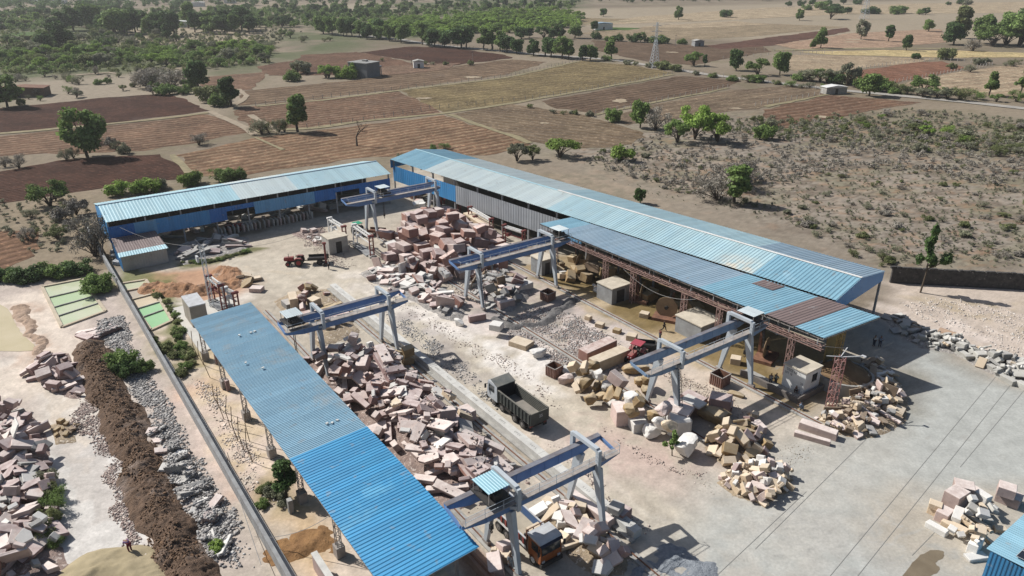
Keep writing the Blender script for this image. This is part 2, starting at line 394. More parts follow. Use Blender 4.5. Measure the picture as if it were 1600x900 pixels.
# wet ochre stone floor below the annex and dirt inside the sheds
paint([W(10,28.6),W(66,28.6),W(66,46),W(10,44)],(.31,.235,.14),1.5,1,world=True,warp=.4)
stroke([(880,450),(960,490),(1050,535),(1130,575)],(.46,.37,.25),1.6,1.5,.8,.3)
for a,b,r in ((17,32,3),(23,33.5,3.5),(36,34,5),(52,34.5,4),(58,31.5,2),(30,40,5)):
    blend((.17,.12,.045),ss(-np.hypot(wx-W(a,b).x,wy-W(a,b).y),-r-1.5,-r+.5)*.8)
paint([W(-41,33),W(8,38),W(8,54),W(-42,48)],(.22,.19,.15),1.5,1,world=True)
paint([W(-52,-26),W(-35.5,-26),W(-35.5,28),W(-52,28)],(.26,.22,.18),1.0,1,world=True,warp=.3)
# concrete apron
paint([(1005,905),(1035,870),(1100,800),(1200,720),(1330,690),(1420,640),(1425,560),(1340,500),(1390,505),(1490,565),(1605,605),(1800,640),(1900,1100),(900,1100)],(.405,.412,.385),7,1.0)
stroke([(1060,880),(1150,800),(1230,720)],(.46,.42,.355),4,7,.7,.3)
stroke([(1100,860),(1200,870),(1330,850)],(.42,.40,.37),2,6,.5,.4)
stroke([(1190,820),(1260,760),(1330,700)],(.45,.44,.40),3,6,.6)
stroke([(1480,840),(1560,860),(1620,830)],(.42,.37,.30),4,5,.8)
for i in range(16):
    u=1100+rng.random()*260; v=700+rng.random()*170; 
    stroke([(u,v),(u+50+rng.random()*60,v+rng.uniform(-8,30)),(u+150,v+rng.uniform(10,90))],(.40,.39,.36),.07,.2,.55)
for i in range(70):
    u=1130+rng.random()*430; v=570+rng.random()*330; l=6+rng.random()*14
    stroke([(u,v),(u+l,v+rng.uniform(-.3,.4)*l)],(.33,.325,.30),.06,.15,.6)
# tonal break-up everywhere close by
APR=[px2(p) for p in [(1005,905),(1035,870),(1100,800),(1200,720),(1330,690),(1420,640),(1425,560),(1340,500),(1390,505),(1490,565),(1605,605),(1800,640),(1900,1100),(900,1100)]]
calm=1-.72*ss(-poly_sd(GX,GY,APR),-2,5)
gc*= (1+(-.14+.28*fbm(GX*1.1,GY*1.1,4,21))*calm)[:,None]
near=(dist<200)
gc[near]*=(1+(-.09+.18*vnoise(GX[near]*4,GY[near]*4,31))*calm[near])[:,None]
gc=np.clip(gc,.02,.85)
nr,nc=len(ys),len(ts)
idx=np.arange(nr*nc).reshape(nr,nc)
q=np.stack([idx[:-1,:-1],idx[:-1,1:],idx[1:,1:],idx[1:,:-1]],-1).reshape(-1,4)
def np_mesh(name,V,Q,mats,col=None,smooth=False,k=4):
    me=bpy.data.meshes.new(name); me.vertices.add(len(V)); me.vertices.foreach_set('co',np.asarray(V,np.float32).ravel())
    me.loops.add(Q.size); me.loops.foreach_set('vertex_index',np.asarray(Q,np.int32).ravel())
    me.polygons.add(len(Q)); me.polygons.foreach_set('loop_start',np.arange(0,Q.size,k,dtype=np.int32))
    try: me.polygons.foreach_set('loop_total',np.full(len(Q),k,np.int32))
    except Exception: pass
    if col is not None:
        at=me.color_attributes.new('Col','FLOAT_COLOR','POINT')
        c4=np.ones((len(V),4),np.float32); c4[:,:3]=col; at.data.foreach_set('color',c4.ravel())
    for m in (mats if isinstance(mats,(list,tuple)) else [mats]): me.materials.append(m)
    if smooth: me.polygons.foreach_set('use_smooth',np.ones(len(Q),bool))
    me.update(calc_edges=True); me.validate()
    o=bpy.data.objects.new(name,me); COL.objects.link(o); return o
gc*=.95
gmat=mat('ground',(1,1,1),.13,.5,.3,.7,rough=.95,bump=.25,bscale=1.6,attr='Col',spec=.15,bdist=.12)
np_mesh('ground',np.stack([GX,GY,np.zeros_like(GX)],1),q,gmat,gc)['kind']='structure'
# ------------------------------------------------------------------ fields
DB=((.062,.029,.019),(.042,.020,.014)); RB=((.140,.082,.053),(.098,.057,.038)); RT=((.175,.103,.063),(.12,.072,.046))
TN=((.178,.135,.09),(.132,.098,.068)); YT=((.18,.14,.072),(.128,.098,.054)); BR=((.105,.070,.046),(.14,.098,.066)); ST=((.33,.265,.18),(.26,.20,.135)); GR=((.07,.12,.03),(.05,.09,.025)); GD=((.42,.34,.18),(.36,.27,.14))
FIELDS=[  # polygon, colours, furrow direction (two pixels), period, strength, furrow colour
 ([(-90,178),(0,169),(92,160),(170,152),(268,147),(328,173),(165,194),(0,210),(-90,220)],DB,((0,190),(300,165)),1.4,.35,(.10,.062,.05)),
 ([(-90,224),(0,213),(165,196),(325,179),(362,186),(398,206),(225,236),(50,241),(-90,252)],RB,((0,230),(330,195)),3.2,.65,(.24,.175,.115)),
 ([(-90,285),(0,268),(90,251),(250,241),(297,268),(284,280),(120,300),(0,318),(-90,330)],DB,((0,300),(270,255)),1.5,.3,(.10,.06,.045)),
 ([(-90,365),(0,362),(60,362),(64,388),(55,400),(0,426),(-90,440)],RT,((0,395),(60,380)),2.6,.75,(.13,.075,.05)),
 ([(272,243),(400,215),(560,196),(692,180),(800,212),(830,226),(760,243),(560,247),(380,275),(303,273)],RT,((300,262),(690,200)),3.3,.75,(.27,.20,.125)),
 ([(704,179),(800,162),(905,178),(1000,205),(1010,215),(960,230),(905,232),(835,222)],TN,((720,185),(960,215)),3.8,.95,(.12,.083,.05)),
 ([(372,168),(500,154),(622,143),(660,160),(690,177),(560,192),(470,203),(395,205),(366,180)],RB,((400,190),(650,160)),3.6,.65,(.22,.165,.11)),
 ([(382,142),(560,125),(640,112),(800,93),(855,97),(790,117),(612,141),(480,155),(372,165)],BR,((400,150),(800,105)),5,.5,(.24,.175,.11)),
 ([(626,142),(795,120),(905,95),(985,102),(1055,114),(950,134),(820,156),(700,177)],YT,((640,150),(1000,110)),5,.4,(.15,.11,.06)),
 ([(846,158),(960,137),(1062,119),(1158,126),(1140,135),(1025,158),(975,166),(930,178),(870,170)],BR,((850,165),(1100,125)),3.5,.6,(.055,.035,.027)),
 ([(940,186),(1010,166),(1140,141),(1250,133),(1300,142),(1285,149),(1190,168),(1080,182),(980,196)],TN,((950,190),(1290,140)),5,.6,(.12,.08,.055)),
 ([(1192,171),(1300,149),(1360,154),(1440,160),(1340,178),(1250,193),(1200,205)],RB,((1200,190),(1400,160)),4,.5,(.22,.16,.11)),
 ([(562,82),(640,73),(700,74),(790,86),(800,91),(700,103),(625,92)],DB,((600,85),(780,90)),3,.3,(.1,.06,.045)),
 ([(470,86),(558,81),(622,93),(648,100),(560,118),(505,117),(420,118),(400,104),(460,95)],RB,((450,100),(620,100)),5,.5,(.08,.05,.04)),
 ([(300,122),(420,112),(395,140),(330,146)],RB,((300,130),(420,118)),4,.5,(.27,.2,.14)),
 ([(925,63),(1060,70),(1190,72),(1205,80),(1160,88),(1080,102),(1010,96),(935,80)],BR,((930,75),(1180,80)),6,.5,(.055,.036,.028)),
 ([(905,52),(1010,42),(1180,36),(1320,42),(1190,56),(1085,62),(960,62)],((.23,.18,.12),(.19,.15,.095)),((905,55),(1300,40)),9,.5,(.32,.25,.17)),
 ([(1105,72),(1215,57),(1325,43),(1328,49),(1210,71),(1125,77)],((.105,.055,.04),(.075,.04,.03)),((1110,74),(1320,46)),4,.3,(.13,.08,.06)),
 ([(1210,70),(1330,52),(1470,45),(1480,66),(1380,75),(1250,78)],((.30,.20,.14),(.25,.17,.12)),((1210,72),(1470,55)),7,.6,(.38,.28,.19)),
 ([(1245,81),(1380,78),(1480,79),(1640,84),(1640,90),(1460,90),(1300,86)],GD,((1250,83),(1600,86)),8,.3,(.45,.37,.2)),
 ([(1215,86),(1300,87),(1460,92),(1440,97),(1340,107),(1275,118),(1230,108)],ST,((1220,100),(1450,93)),5,.6,(.25,.175,.12)),
 ([(1275,120),(1340,110),(1430,98),(1472,96),(1510,107),(1480,114),(1395,130),(1385,135),(1300,125)],((.19,.095,.06),(.15,.075,.048)),((1280,120),(1480,100)),4,.4,(.22,.13,.09)),
 ([(1478,116),(1560,104),(1640,100),(1640,160),(1560,152),(1440,140),(1400,132)],ST,((1440,135),(1640,115)),6,.6,(.26,.17,.115)),
 ([(905,40),(1000,26),(1200,12),(1420,6),(1640,2),(1640,20),(1330,22),(1100,33)],ST,((905,40),(1400,10)),14,.4,(.48,.39,.26)),
 ([(1000,42),(1090,44),(1200,38),(1150,33)],ST,((1000,42),(1190,38)),9,.5,(.34,.26,.17)),
 ([(830,38),(915,28),(985,30),(915,38),(850,44)],((.21,.165,.10),(.17,.13,.08)),((830,42),(980,30)),9,.5,(.28,.22,.14)),
 ([(0,52),(60,50),(72,54),(0,60)],GR,((0,56),(70,52)),9,.2,(.12,.16,.04)),
 ([(38,61),(105,57),(112,61),(50,65)],((.20,.25,.06),(.15,.2,.05)),((40,63),(110,59)),9,.2,(.22,.25,.08)),
 ([(945,43),(1005,44),(985,47),(925,48)],GR,((945,45),(1000,46)),6,.2,(.1,.16,.05)),
 ([(560,108),(650,101),(720,99),(700,108),(640,115),(560,122)],((.16,.1,.07),(.12,.08,.055)),((560,115),(700,104)),4,.5,(.22,.16,.11)),
]
for i,(poly,(c1,c2),fd,per,amt,fc) in enumerate(FIELDS):
    P=[G(*p) for p in poly]; pts=[]
    for j,p in enumerate(P):
        q_=P[(j+1)%len(P)]; d=q_-p; n=max(2,int(d.length/3)); nx=Vector((-d.y,d.x,0)).normalized()
        for k in range(n):
            s=p+d*(k/n); jt=(vnoise(s.x*.15,s.y*.15,i)-.5)*3.2+(vnoise(s.x*.7,s.y*.7,i)-.5)*1.2
            pts.append(s+nx*(float(jt)*min(1,k,n-k)))
    f0,f1=G(*fd[0]),G(*fd[1]); ang=math.atan2(f1.y-f0.y,f1.x-f0.x)
    m=mat(f'ploughed_soil_{i}',c1,c2,.06,.35,.65,rough=.97,bump=.7,bscale=.8,furrow=(ang,per,amt,fc),spec=.1,stain=(.035,tuple(x*.72+.03 for x in c1),.58),speck=(.9,tuple(min(1,x*1.5) for x in c1),.60),mott=((.09,.3),(.45,.32),(1.6,.22)))
    mb=MB(); mb.add([(p.x,p.y,.02+.004*i) for p in pts],[tuple(range(len(pts)))])
    tag(mb.build('field',m),kind='structure')
# bare threshing spots
sm=mat('bare_spot',(.38,.31,.22),(.28,.22,.15),.3,rough=.95)
for (u,v,w_,h_) in ((663,154,22,2.4),(738,121,27,3),(850,193,14,2),(970,158,20,5),(1052,38,22,1.8),(1050,82,18,1.5),(1340,62,34,1.6),(1285,183,15,3),(1330,66,20,1.4),(1150,170,16,2)):
    c=G(u,v); rx=(G(u+w_,v)-c).length; ry=(G(u,v-h_)-c).length
    mb=MB(); mb.add([(c.x+rx*.7*math.cos(t)*(.5+.6*rng.random()),c.y+ry*.7*math.sin(t)*(.5+.6*rng.random()),.16) for t in [k*math.pi/11 for k in range(22)]],[tuple(range(22))])
    tag(mb.build('bare_soil_patch',sm),kind='structure')
# road
road=[(560,55),(625,62),(675,70),(740,76),(800,82),(880,88),(960,94),(1030,105),(1100,116),(1200,128.5),(1300,140),(1400,149.5),(1500,159),(1600,170),(1760,188)]
P=[G(*p) for p in road]; mb=MB(); vs=[];
for i,p in enumerate(P):
    d=(P[min(i+1,len(P)-1)]-P[max(i-1,0)]).normalized(); n=Vector((-d.y,d.x,0)); vs+=[(p+n*2.6+Vector((0,0,.2))),(p-n*2.6+Vector((0,0,.2)))]
mb.add(vs,[(2*i,2*i+1,2*i+3,2*i+2) for i in range(len(P)-1)])
tag(mb.build('road',mat('road_surface',(.36,.34,.31),(.29,.27,.24),.2,rough=.9,stain=(.3,(.42,.36,.28),.55))),kind='structure')
# field banks / footpaths of dry grass
def strip(pts,wd,m,z,name='path',wob=1.5):
    P=[]
    for a,b in zip(pts,pts[1:]):
        p,q_=G(*a),G(*b); n=max(2,int((q_-p).length/4))
        P+=[p.lerp(q_,k/n) for k in range(n)]
    P.append(G(*pts[-1])); vs=[]
    for i,p in enumerate(P):
        d=(P[min(i+1,len(P)-1)]-P[max(i-1,0)]).normalized(); n=Vector((-d.y,d.x,0))
        o=n*(float(vnoise(p.x*.1,p.y*.1,5))-.5)*wob; w2=wd*(.35+.4*float(vnoise(p.x*.3,p.y*.3,9)))
        vs+=[p+o+n*w2+Vector((0,0,z)),p+o-n*w2+Vector((0,0,z))]
    mb=MB(); mb.add(vs,[(2*i,2*i+1,2*i+3,2*i+2) for i in range(len(P)-1)]); return tag(mb.build(name,m),kind='structure')
pg=mat('dry_grass_bank',(.28,.235,.14),(.19,.165,.095),.5,rough=.95,bump=.5)
pd=mat('dirt_path',(.33,.27,.20),(.26,.21,.15),.3,rough=.95)
for i,(pts,wd) in enumerate([([(400,166),(505,157),(615,143),(790,122),(905,96)],2.2),([(395,206),(485,201),(585,188),(690,178),(820,158),(944,137),(1052,117)],2.4),([(931,180),(1025,160),(1137,138)],1.8),([(1195,167),(1250,156),(1300,146)],2),([(700,179),(830,224)],2),([(-20,211),(165,195),(326,177)],2.4),([(270,242),(300,270)],1.6),([(400,215),(440,235)],1.0),([(800,48),(930,36),(1010,32)],6),([(1210,79),(1340,76),(1500,76)],5)]):
    strip(pts,wd,pg,.15+.004*i)
for i,(pts,wd) in enumerate([([(370,140),(385,150),(378,160),(366,166)],2.2),([(325,175),(362,190),(400,212)],2.4),([(392,180),(420,200),(445,210)],2),([(800,47),(905,44)],3.5),([(120,118),(170,114),(185,116)],2.5)]):
    strip(pts,wd,pd,.2+.004*i)
# expansion joints of the concrete apron
jm=mat('joint_tar',(.265,.262,.245),None,2,rough=.9)
for i,(p,q_) in enumerate([((1297,900),(1640,488+0)),((1340,900),(1600,575)),((1180,858),(1415,625)),((1055,960),(1260,768)),((1500,730),(1610,598)),((1425,868),(1470,822))]):
    p=G(*p);q_=G(*q_)
    if i==0: q_=p+(G(1484,675)-p)*1.9
    d=(q_-p).normalized(); n=Vector((-d.y,d.x,0))*.022
    mb=MB(); mb.add([p+n,p-n,q_-n,q_+n],[(0,1,2,3)]); mb.v=[(x,y,.02) for x,y,z in mb.v]; tag(mb.build('floor_joint',jm),kind='structure')
# puddle on the apron
def blob(pts,z,jit=.3,n=5):
    P=[G(*p) for p in pts]; out=[]
    N=len(P)
    for i in range(N):
        p0,p1,p2,p3=P[i-1],P[i],P[(i+1)%N],P[(i+2)%N]
        for k in range(n):
            t=k/n
            p=.5*((2*p1)+(-p0+p2)*t+(2*p0-5*p1+4*p2-p3)*t*t+(-p0+3*p1-3*p2+p3)*t**3)
            out.append((p.x+rng.uniform(-jit,jit),p.y+rng.uniform(-jit,jit),z))
    mb=MB(); mb.add(out,[tuple(range(len(out)))]); return mb
tag(blob([(1408,905),(1425,880),(1448,862),(1470,860),(1474,870),(1462,880),(1468,890),(1450,905),(1440,925),(1410,930)],.012,.08).build('puddle',mat('damp_patch',(.21,.17,.115),(.17,.135,.09),.6,rough=.35,spec=.4)),kind='structure')
# left pond
tag(blob([(-40,466),(8,480),(20,498),(32,518),(48,534),(54,543),(44,549),(0,549),(-60,557),(-90,500)],.03,.1).build('pond',mat('pond_water',(.55,.47,.31),(.47,.40,.24),.15,rough=.12,spec=.4)),kind='structure')
# ------------------------------------------------------------------ corrugated sheets
def corr(p00,p10,p11,p01,pitch,hgt,m=0,mb=None,u0=0.0,u1=1.0,nv=1):
    """ribbed sheet: u from p00 to p10 (ribs side by side), v from p00 to p01 (along a rib)"""
    mb=mb or MB(); p00,p10,p11,p01=map(Vector,(p00,p10,p11,p01))
    L=((p10-p00).length+(p11-p01).length)/2; n=max(1,int(round(L*(u1-u0)/pitch)))
    nrm=(p10-p00).cross(p01-p00).normalized()
    if nrm.z<0: nrm=-nrm
    per=max(1,int(round(1.1/pitch))); i=0
    while i<n:
        i1=min(n,i+per); us=[];hs=[]
        for r_ in range(i,i1):
            for f,h in((0,0),(.3,0),(.45,1),(.75,1),(.9,0)): us.append(u0+(r_+f)/n*(u1-u0)); hs.append(h*hgt)
        us.append(u0+i1/n*(u1-u0)); hs.append(0); k=len(us); vs=[]; dz=((i//per)%2)*.006+rng.uniform(0,.004)
        for j in range(nv+1):
            v=j/nv
            for u,h in zip(us,hs): vs.append(p00.lerp(p10,u).lerp(p01.lerp(p11,u),v)+nrm*(h+dz))
        mb.add(vs,[(j*k+q_,j*k+q_+1,(j+1)*k+q_+1,(j+1)*k+q_) for j in range(nv) for q_ in range(k-1)],m); i=i1
    return mb
def paintm(name,c,c2=None,rough=.42,stain=None,spec=.5,sc=.35,**k):
    return mat(name,c,c2 or tuple(x*.86 for x in c),sc,rough=rough,spec=spec,stain=stain,lo=.3,hi=.7,island=.09,speck=(.9,tuple(x*.6+.1 for x in c),.64),**k)
rf_pale=paintm('sheet_pale_blue',(.27,.44,.54),(.22,.38,.49),stain=(.22,(.33,.40,.43),.56))
rf_vivid=paintm('sheet_vivid_blue',(.035,.29,.53),(.03,.25,.48),rough=.5,spec=1.0,metal=.22,stain=(.12,(.11,.38,.58),.57))
rf_aqua=paintm('sheet_aqua',(.40,.55,.58),(.34,.50,.56),patch=(tuple(G(1150,412,8.6)),4.5,(.58,.54,.45)),stain=(.3,(.38,.5,.53),.6))
rf_white=paintm('sheet_chalky',(.52,.59,.58),(.47,.55,.56))
rf_sky=paintm('sheet_sky_blue',(.23,.41,.50),(.19,.36,.46),stain=(.3,(.3,.47,.56),.58))
rf_grey=paintm('sheet_grey_blue',(.28,.37,.44),(.23,.33,.41),stain=(.25,(.27,.36,.45),.55))
rf_far=paintm('sheet_light_blue',(.40,.60,.65),(.35,.55,.62))
rf_brown=paintm('sheet_brown',(.20,.15,.14),(.16,.12,.115),rough=.7)
wl_blue=paintm('wall_deep_blue',(.02,.16,.47),(.018,.14,.43),rough=.5)
wl_mid=paintm('wall_mid_blue',(.06,.28,.58),(.05,.25,.53),rough=.5)
wl_lite=paintm('wall_light_blue',(.14,.36,.60),(.12,.33,.56),rough=.5)
wl_grey=paintm('wall_grey_sheet',(.38,.40,.42),(.31,.33,.35),rough=.6,stain=(.35,(.20,.19,.18),.6))
postm=mat('steel_post',(.38,.39,.40),(.28,.28,.28),1,rough=.6)
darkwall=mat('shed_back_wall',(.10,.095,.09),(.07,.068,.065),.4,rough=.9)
class YT:
    """a thing whose parts are drawn in yard coordinates"""
    def __init__(s,name,label,cat,a,b,rot=0,group=None):
        s.t=thing(name,label,cat,W(a,b),YAW+rot,group); s.X=Matrix.Rotation(-rot,4,'Z')@Matrix.Translation((-a,-b,0))
    def mb(s,M=None):
        m=MB(); m.M=s.X if M is None else s.X@M; return m
# ---- left shed (foreground roof)
ls=YT('open_shed','long open shed with flat ribbed roof, pale blue then vivid blue, beside slab heap','shed',38,-20)
def lsz(a,b): return 5.55+(b+20)*.055
A0,A1,A2=10.2,46.6,66.6
for nm,x0,x1,m,p,zz in(('roof_sheet',A0,A1,rf_pale,.27,0),('roof_sheet',A1-.25,A2,rf_vivid,.40,.10)):
    mb=ls.mb(); corr((x0,-24.1,lsz(0,-24.1)+zz),(x1,-24.1,lsz(0,-24.1)+zz),(x1,-16.15,lsz(0,-16.15)+zz),(x0,-16.15,lsz(0,-16.15)+zz),p,.045,0,mb)
    o=mb.build(nm,m,ls.t); o['label']='vivid blue roof sheets' if zz else 'pale weathered blue roof sheets'
mb=ls.mb()
for i in range(13):
    x=A0+.3+(A2-A0-.6)*i/12; mb.beam((x,-24,lsz(0,-24)-.17),(x,-16.3,lsz(0,-16.3)-.17),.12,.2)
for b in(-23.9,-20.2,-16.4): mb.beam((A0+.2,b,lsz(0,b)-.36),(A2-.2,b,lsz(0,b)-.36),.1,.16)
mb.build('roof_frame',M['walk'],ls.t)
for i,x in enumerate((12,20.5,29,37.5,46.2,55,63.5)):
    mb=ls.mb(); mb.lattice((x,-23.4,1.2),(x,-23.4,5.0),.42,.06,8); mb.box((x,-23.4,.6),(.9,.8,1.2)); mb.build('post',[M['walk']],ls.t)
    mb=ls.mb(); mb.beam((x,-16.5,0),(x,-16.5,5.3),.25,.25); mb.build('post',M['walk'],ls.t)
# loose stones lying on the roof
stm=mat('white_chip',(.6,.6,.58),None,2)
for (u,v) in((392,520),(398,518),(374,524),(519,661),(527,657),(384,567),(411,575),(511,662)):
    p=G(u,v,5.72); mb=MB(); mb.box((0,0,.05),(.28,.22,.14)); 
    a_,b_=Y(u,v,5.72)
    tag(mb.build('stone_chip',stm,loc=(p.x,p.y,p.z-.02),rotz=rng.random()*3),'small white stone chip holding down the pale blue roof sheets','stone','weights on the left shed roof')
# low brick wall / runway beam beside the roof
br=mat('brown_runway',(.30,.19,.14),(.22,.14,.105),.8,rough=.9,bump=.3)
rb=YT('runway_wall','low brown runway wall between left shed roof and stone slabs','wall',33,-14.4)
mb=rb.mb(); mb.bb(3,71,-14.75,-14.0,0,.9); mb.build('wall_body',br,rb.t)
mb=rb.mb(); mb.bb(3,71,-14.45,-14.3,.903,1.0); mb.build('rail',M['rust'],rb.t)
# ---- back-left shed
bs=YT('industrial_shed','long shed with pale blue gable roof and deep blue front cladding','shed',-43,1)
B0,B1=-26.6,28.4; FZ,RZ=6.6,8.0; FA,RA,KA=-35.3,-42.0,-48.7
for (b0,b1,m) in((B0,-3.4,rf_far),(-3.4,8,rf_white),(8,B1,rf_aqua)):
    mb=bs.mb(); corr((FA,b0,FZ),(FA,b1,FZ),(RA,b1,RZ),(RA,b0,RZ),.55,.022,0,mb); corr((RA,b0,RZ),(RA,b1,RZ),(KA,b1,FZ),(KA,b0,FZ),.55,.022,0,mb); mb.build('roof_sheet',m,bs.t)
mb=bs.mb(); mb.beam((RA,B0,RZ+.06),(RA,B1,RZ+.06),.4,.05); mb.build('ridge_cap',rf_grey,bs.t)
segs=[(-26.5,-22.3,2.6,wl_blue),(-22.3,-18.6,2.7,wl_lite),(-18.6,-9.3,2.8,wl_mid),(-9.3,-6.2,2.9,wl_blue),(-6.2,-.9,4.6,wl_blue),(-.9,11.3,3.1,wl_lite),(11.3,15.8,3.2,wl_blue),(15.8,21.1,4.55,wl_blue),(21.1,28.3,3.3,wl_blue)]
for b0,b1,z0,m in segs:
    mb=bs.mb(); corr((FA-.5,b0,z0),(FA-.5,b1,z0),(FA-.5,b1,5.55),(FA-.5,b0,5.55),.5,.03,0,mb); mb.build('wall_panel',m,bs.t)
mb=bs.mb(); mb.add([(FA-.6,B0+.15,2.6),(FA-.6,B0+.15,FZ-.05),(RA,B0+.15,RZ-.05),(KA+.6,B0+.15,FZ-.05),(KA+.6,B0+.15,2.2)],[(0,1,2,3,4)]); mb.build('gable_panel',wl_mid,bs.t)
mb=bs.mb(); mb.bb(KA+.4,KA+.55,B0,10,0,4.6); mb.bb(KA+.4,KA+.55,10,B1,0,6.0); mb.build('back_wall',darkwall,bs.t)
for i in range(10):
    b=B0+.3+(B1-B0-.6)*i/9
    mb=bs.mb(); mb.beam((FA-.75,b,0),(FA-.75,b,FZ-.1),.24,.24); mb.build('post',postm,bs.t)
    mb=bs.mb(); mb.beam((KA+.8,b,0),(KA+.8,b,FZ-.1),.24,.24); mb.build('post',postm,bs.t)
mb=bs.mb()
for i in range(19):
    b=B0+.3+(B1-B0-.6)*i/18; mb.beam((FA-.3,b,FZ-.15),(RA,b,RZ-.15),.1,.2); mb.beam((RA,b,RZ-.15),(KA+.3,b,FZ-.15),.1,.2)
mb.build('roof_frame',M['walk'],bs.t)
# ---- lean-to
lt=YT('lean_to','small lean-to with pale sheet walls and brown and blue roof against deep blue cladding','shed',-30.5,-23)
mb=lt.mb(); corr((-34.9,-26.4,3.7),(-34.9,-19.2,3.7),(-27.9,-19.0,2.85),(-27.9,-26.6,2.85),.4,.04,0,mb); mb.build('roof_sheet',rf_brown,lt.t)
mb=lt.mb(); corr((-28.6,-26.6,2.99),(-28.6,-19.0,2.99),(-26.9,-18.9,2.75),(-26.9,-26.7,2.75),.4,.04,0,mb); mb.build('roof_sheet',rf_far,lt.t)
lw=mat('pale_rusty_sheet',(.42,.42,.40),(.34,.33,.31),.6,rough=.6,stain=(.6,(.25,.18,.13),.62))
mb=lt.mb(); corr((-27.2,-26.4,.05),(-27.2,-19.2,.05),(-27.2,-19.2,2.72),(-27.2,-26.4,2.72),.45,.03,0,mb); mb.build('wall_panel',lw,lt.t)
mb=lt.mb(); corr((-34.5,-26.4,.05),(-27.2,-26.4,.05),(-27.2,-26.4,2.72),(-34.5,-26.4,3.4),.45,.03,0,mb); corr((-34.5,-19.2,.05),(-27.2,-19.2,.05),(-27.2,-19.2,2.72),(-34.5,-19.2,3.4),.45,.03,0,mb); mb.build('wall_panel',wl_mid,lt.t)
# ---- right shed (long gable)
E0=Vector((-41.6,31.5,0)); E1=Vector((58.9,44.1,0)); RL=(E1-E0).length; RROT=math.atan2(E1.y-E0.y,E1.x-E0.x); UD=(E1-E0)/RL
rsd=thing('long_gable_shed','very long open shed with faded aqua gable roof and white ridge cap','shed',W(E0.x,E0.y),YAW+RROT)
def rx(u,v,z=8.0):
    a,b=Y(u,v,z); return (Vector((a,b,0))-E0).dot(UD)
secs=[(0,rx(662,266),rf_sky),(rx(662,266),rx(848,328),rf_white),(rx(848,328),rx(1172,430),rf_aqua),(rx(1172,430),RL,rf_sky)]
ez,rz=8.0,9.15
for i,(x0,x1,m) in enumerate(secs):
    mb=MB(); corr((x0,0,ez),(x1,0,ez),(x1,7,rz),(x0,7,rz),.55,.05,0,mb); mb.build('roof_sheet',m,rsd)
for i,(x0,x1,m) in enumerate([(0,rx(662,266),rf_sky),(rx(662,266),rx(900,300),rf_white),(rx(900,300),RL-16,rf_aqua),(RL-16,RL,rf_grey)]):
    mb=MB(); corr((x0,7,rz),(x1,7,rz),(x1,15.2,ez-.2),(x0,15.2,ez-.2),.55,.05,0,mb); mb.build('roof_sheet',m,rsd)
MB().beam((rx(860,310),7,rz+.08),(RL,7,rz+.08),.45,.06).build('ridge_cap',M['wpaint'],rsd)
MB().beam((0,7,rz+.06),(rx(860,310),7,rz+.06),.4,.05).build('ridge_cap',rf_far,rsd)
for x0,x1,m,z0,z1 in((.3,rx(668,290),wl_mid,3.2,6.6),(rx(668,290),rx(833,350),wl_grey,2.9,6.7),(rx(833,350),rx(880,352),wl_lite,2.9,6.7)):
    mb=MB(); corr((x0,.45,z0),(x1,.45,z0),(x1,.45,z1),(x0,.45,z1),.7,.035,0,mb); mb.build('wall_panel',m,rsd)
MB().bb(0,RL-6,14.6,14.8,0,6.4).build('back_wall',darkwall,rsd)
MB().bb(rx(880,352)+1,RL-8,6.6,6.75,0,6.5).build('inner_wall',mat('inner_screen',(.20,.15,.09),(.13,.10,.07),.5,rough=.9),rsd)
for e,m in((RL-.12,wl_mid),(.12,wl_mid)):
    mb=MB(); mb.add([(e,0,ez-1.9),(e,0,ez-.03),(e,7,rz-.03),(e,15.2,ez-.23),(e,15.2,ez-1.7)],[(0,1,2,3,4)]); mb.add([(e-.04,0,ez-1.9),(e-.04,0,ez-.03),(e-.04,7,rz-.03),(e-.04,15.2,ez-.23),(e-.04,15.2,ez-1.7)],[(4,3,2,1,0)]); mb.build('gable_panel',m,rsd)
for i in range(15):
    x=.3+(RL-.6)*i/14
    MB().beam((x,.7,0),(x,.7,ez-.1),.28,.28).build('post',postm,rsd); MB().beam((x,14.9,0),(x,14.9,ez-.3),.28,.28).build('post',postm,rsd)
mb=MB()
for i in range(29):
    x=.3+(RL-.6)*i/28; mb.beam((x,.2,ez-.2),(x,7,rz-.2),.1,.22); mb.beam((x,7,rz-.2),(x,15,ez-.4),.1,.22)
mb.build('roof_frame',M['walk'],rsd)
# ---- annex roof in front of it
an=YT('annex_roof_shed','lower lean roof of patched blue and brown sheets on lattice trusses along the long shed','shed',40,38)
FL=Vector((9.9,33.6,6.95)); FR=Vector((63.0,35.3,6.95)); BR_=Vector((64.7,44.35,7.87)); BL=Vector((12.6,38.25,7.9))
def uf(u,v):
    a,b=Y(u,v,6.95); return (a-FL.x)/(FR.x-FL.x)
c1,c2,c3=uf(1088,451),uf(1206,488),uf(1243,510)
for u0,u1,m,z in((0,.09,rf_sky,0),(.09,c1,rf_grey,0),(c1,c2,rf_sky,.05),(c2,c3,rf_brown,.10),(c3,1,rf_sky,.05)):
    mb=an.mb(); dz=Vector((0,0,z)); corr(FL+dz,FR+dz,BR_+dz,BL+dz,.5,.05,0,mb,u0,u1); mb.build('roof_sheet',m,an.t)
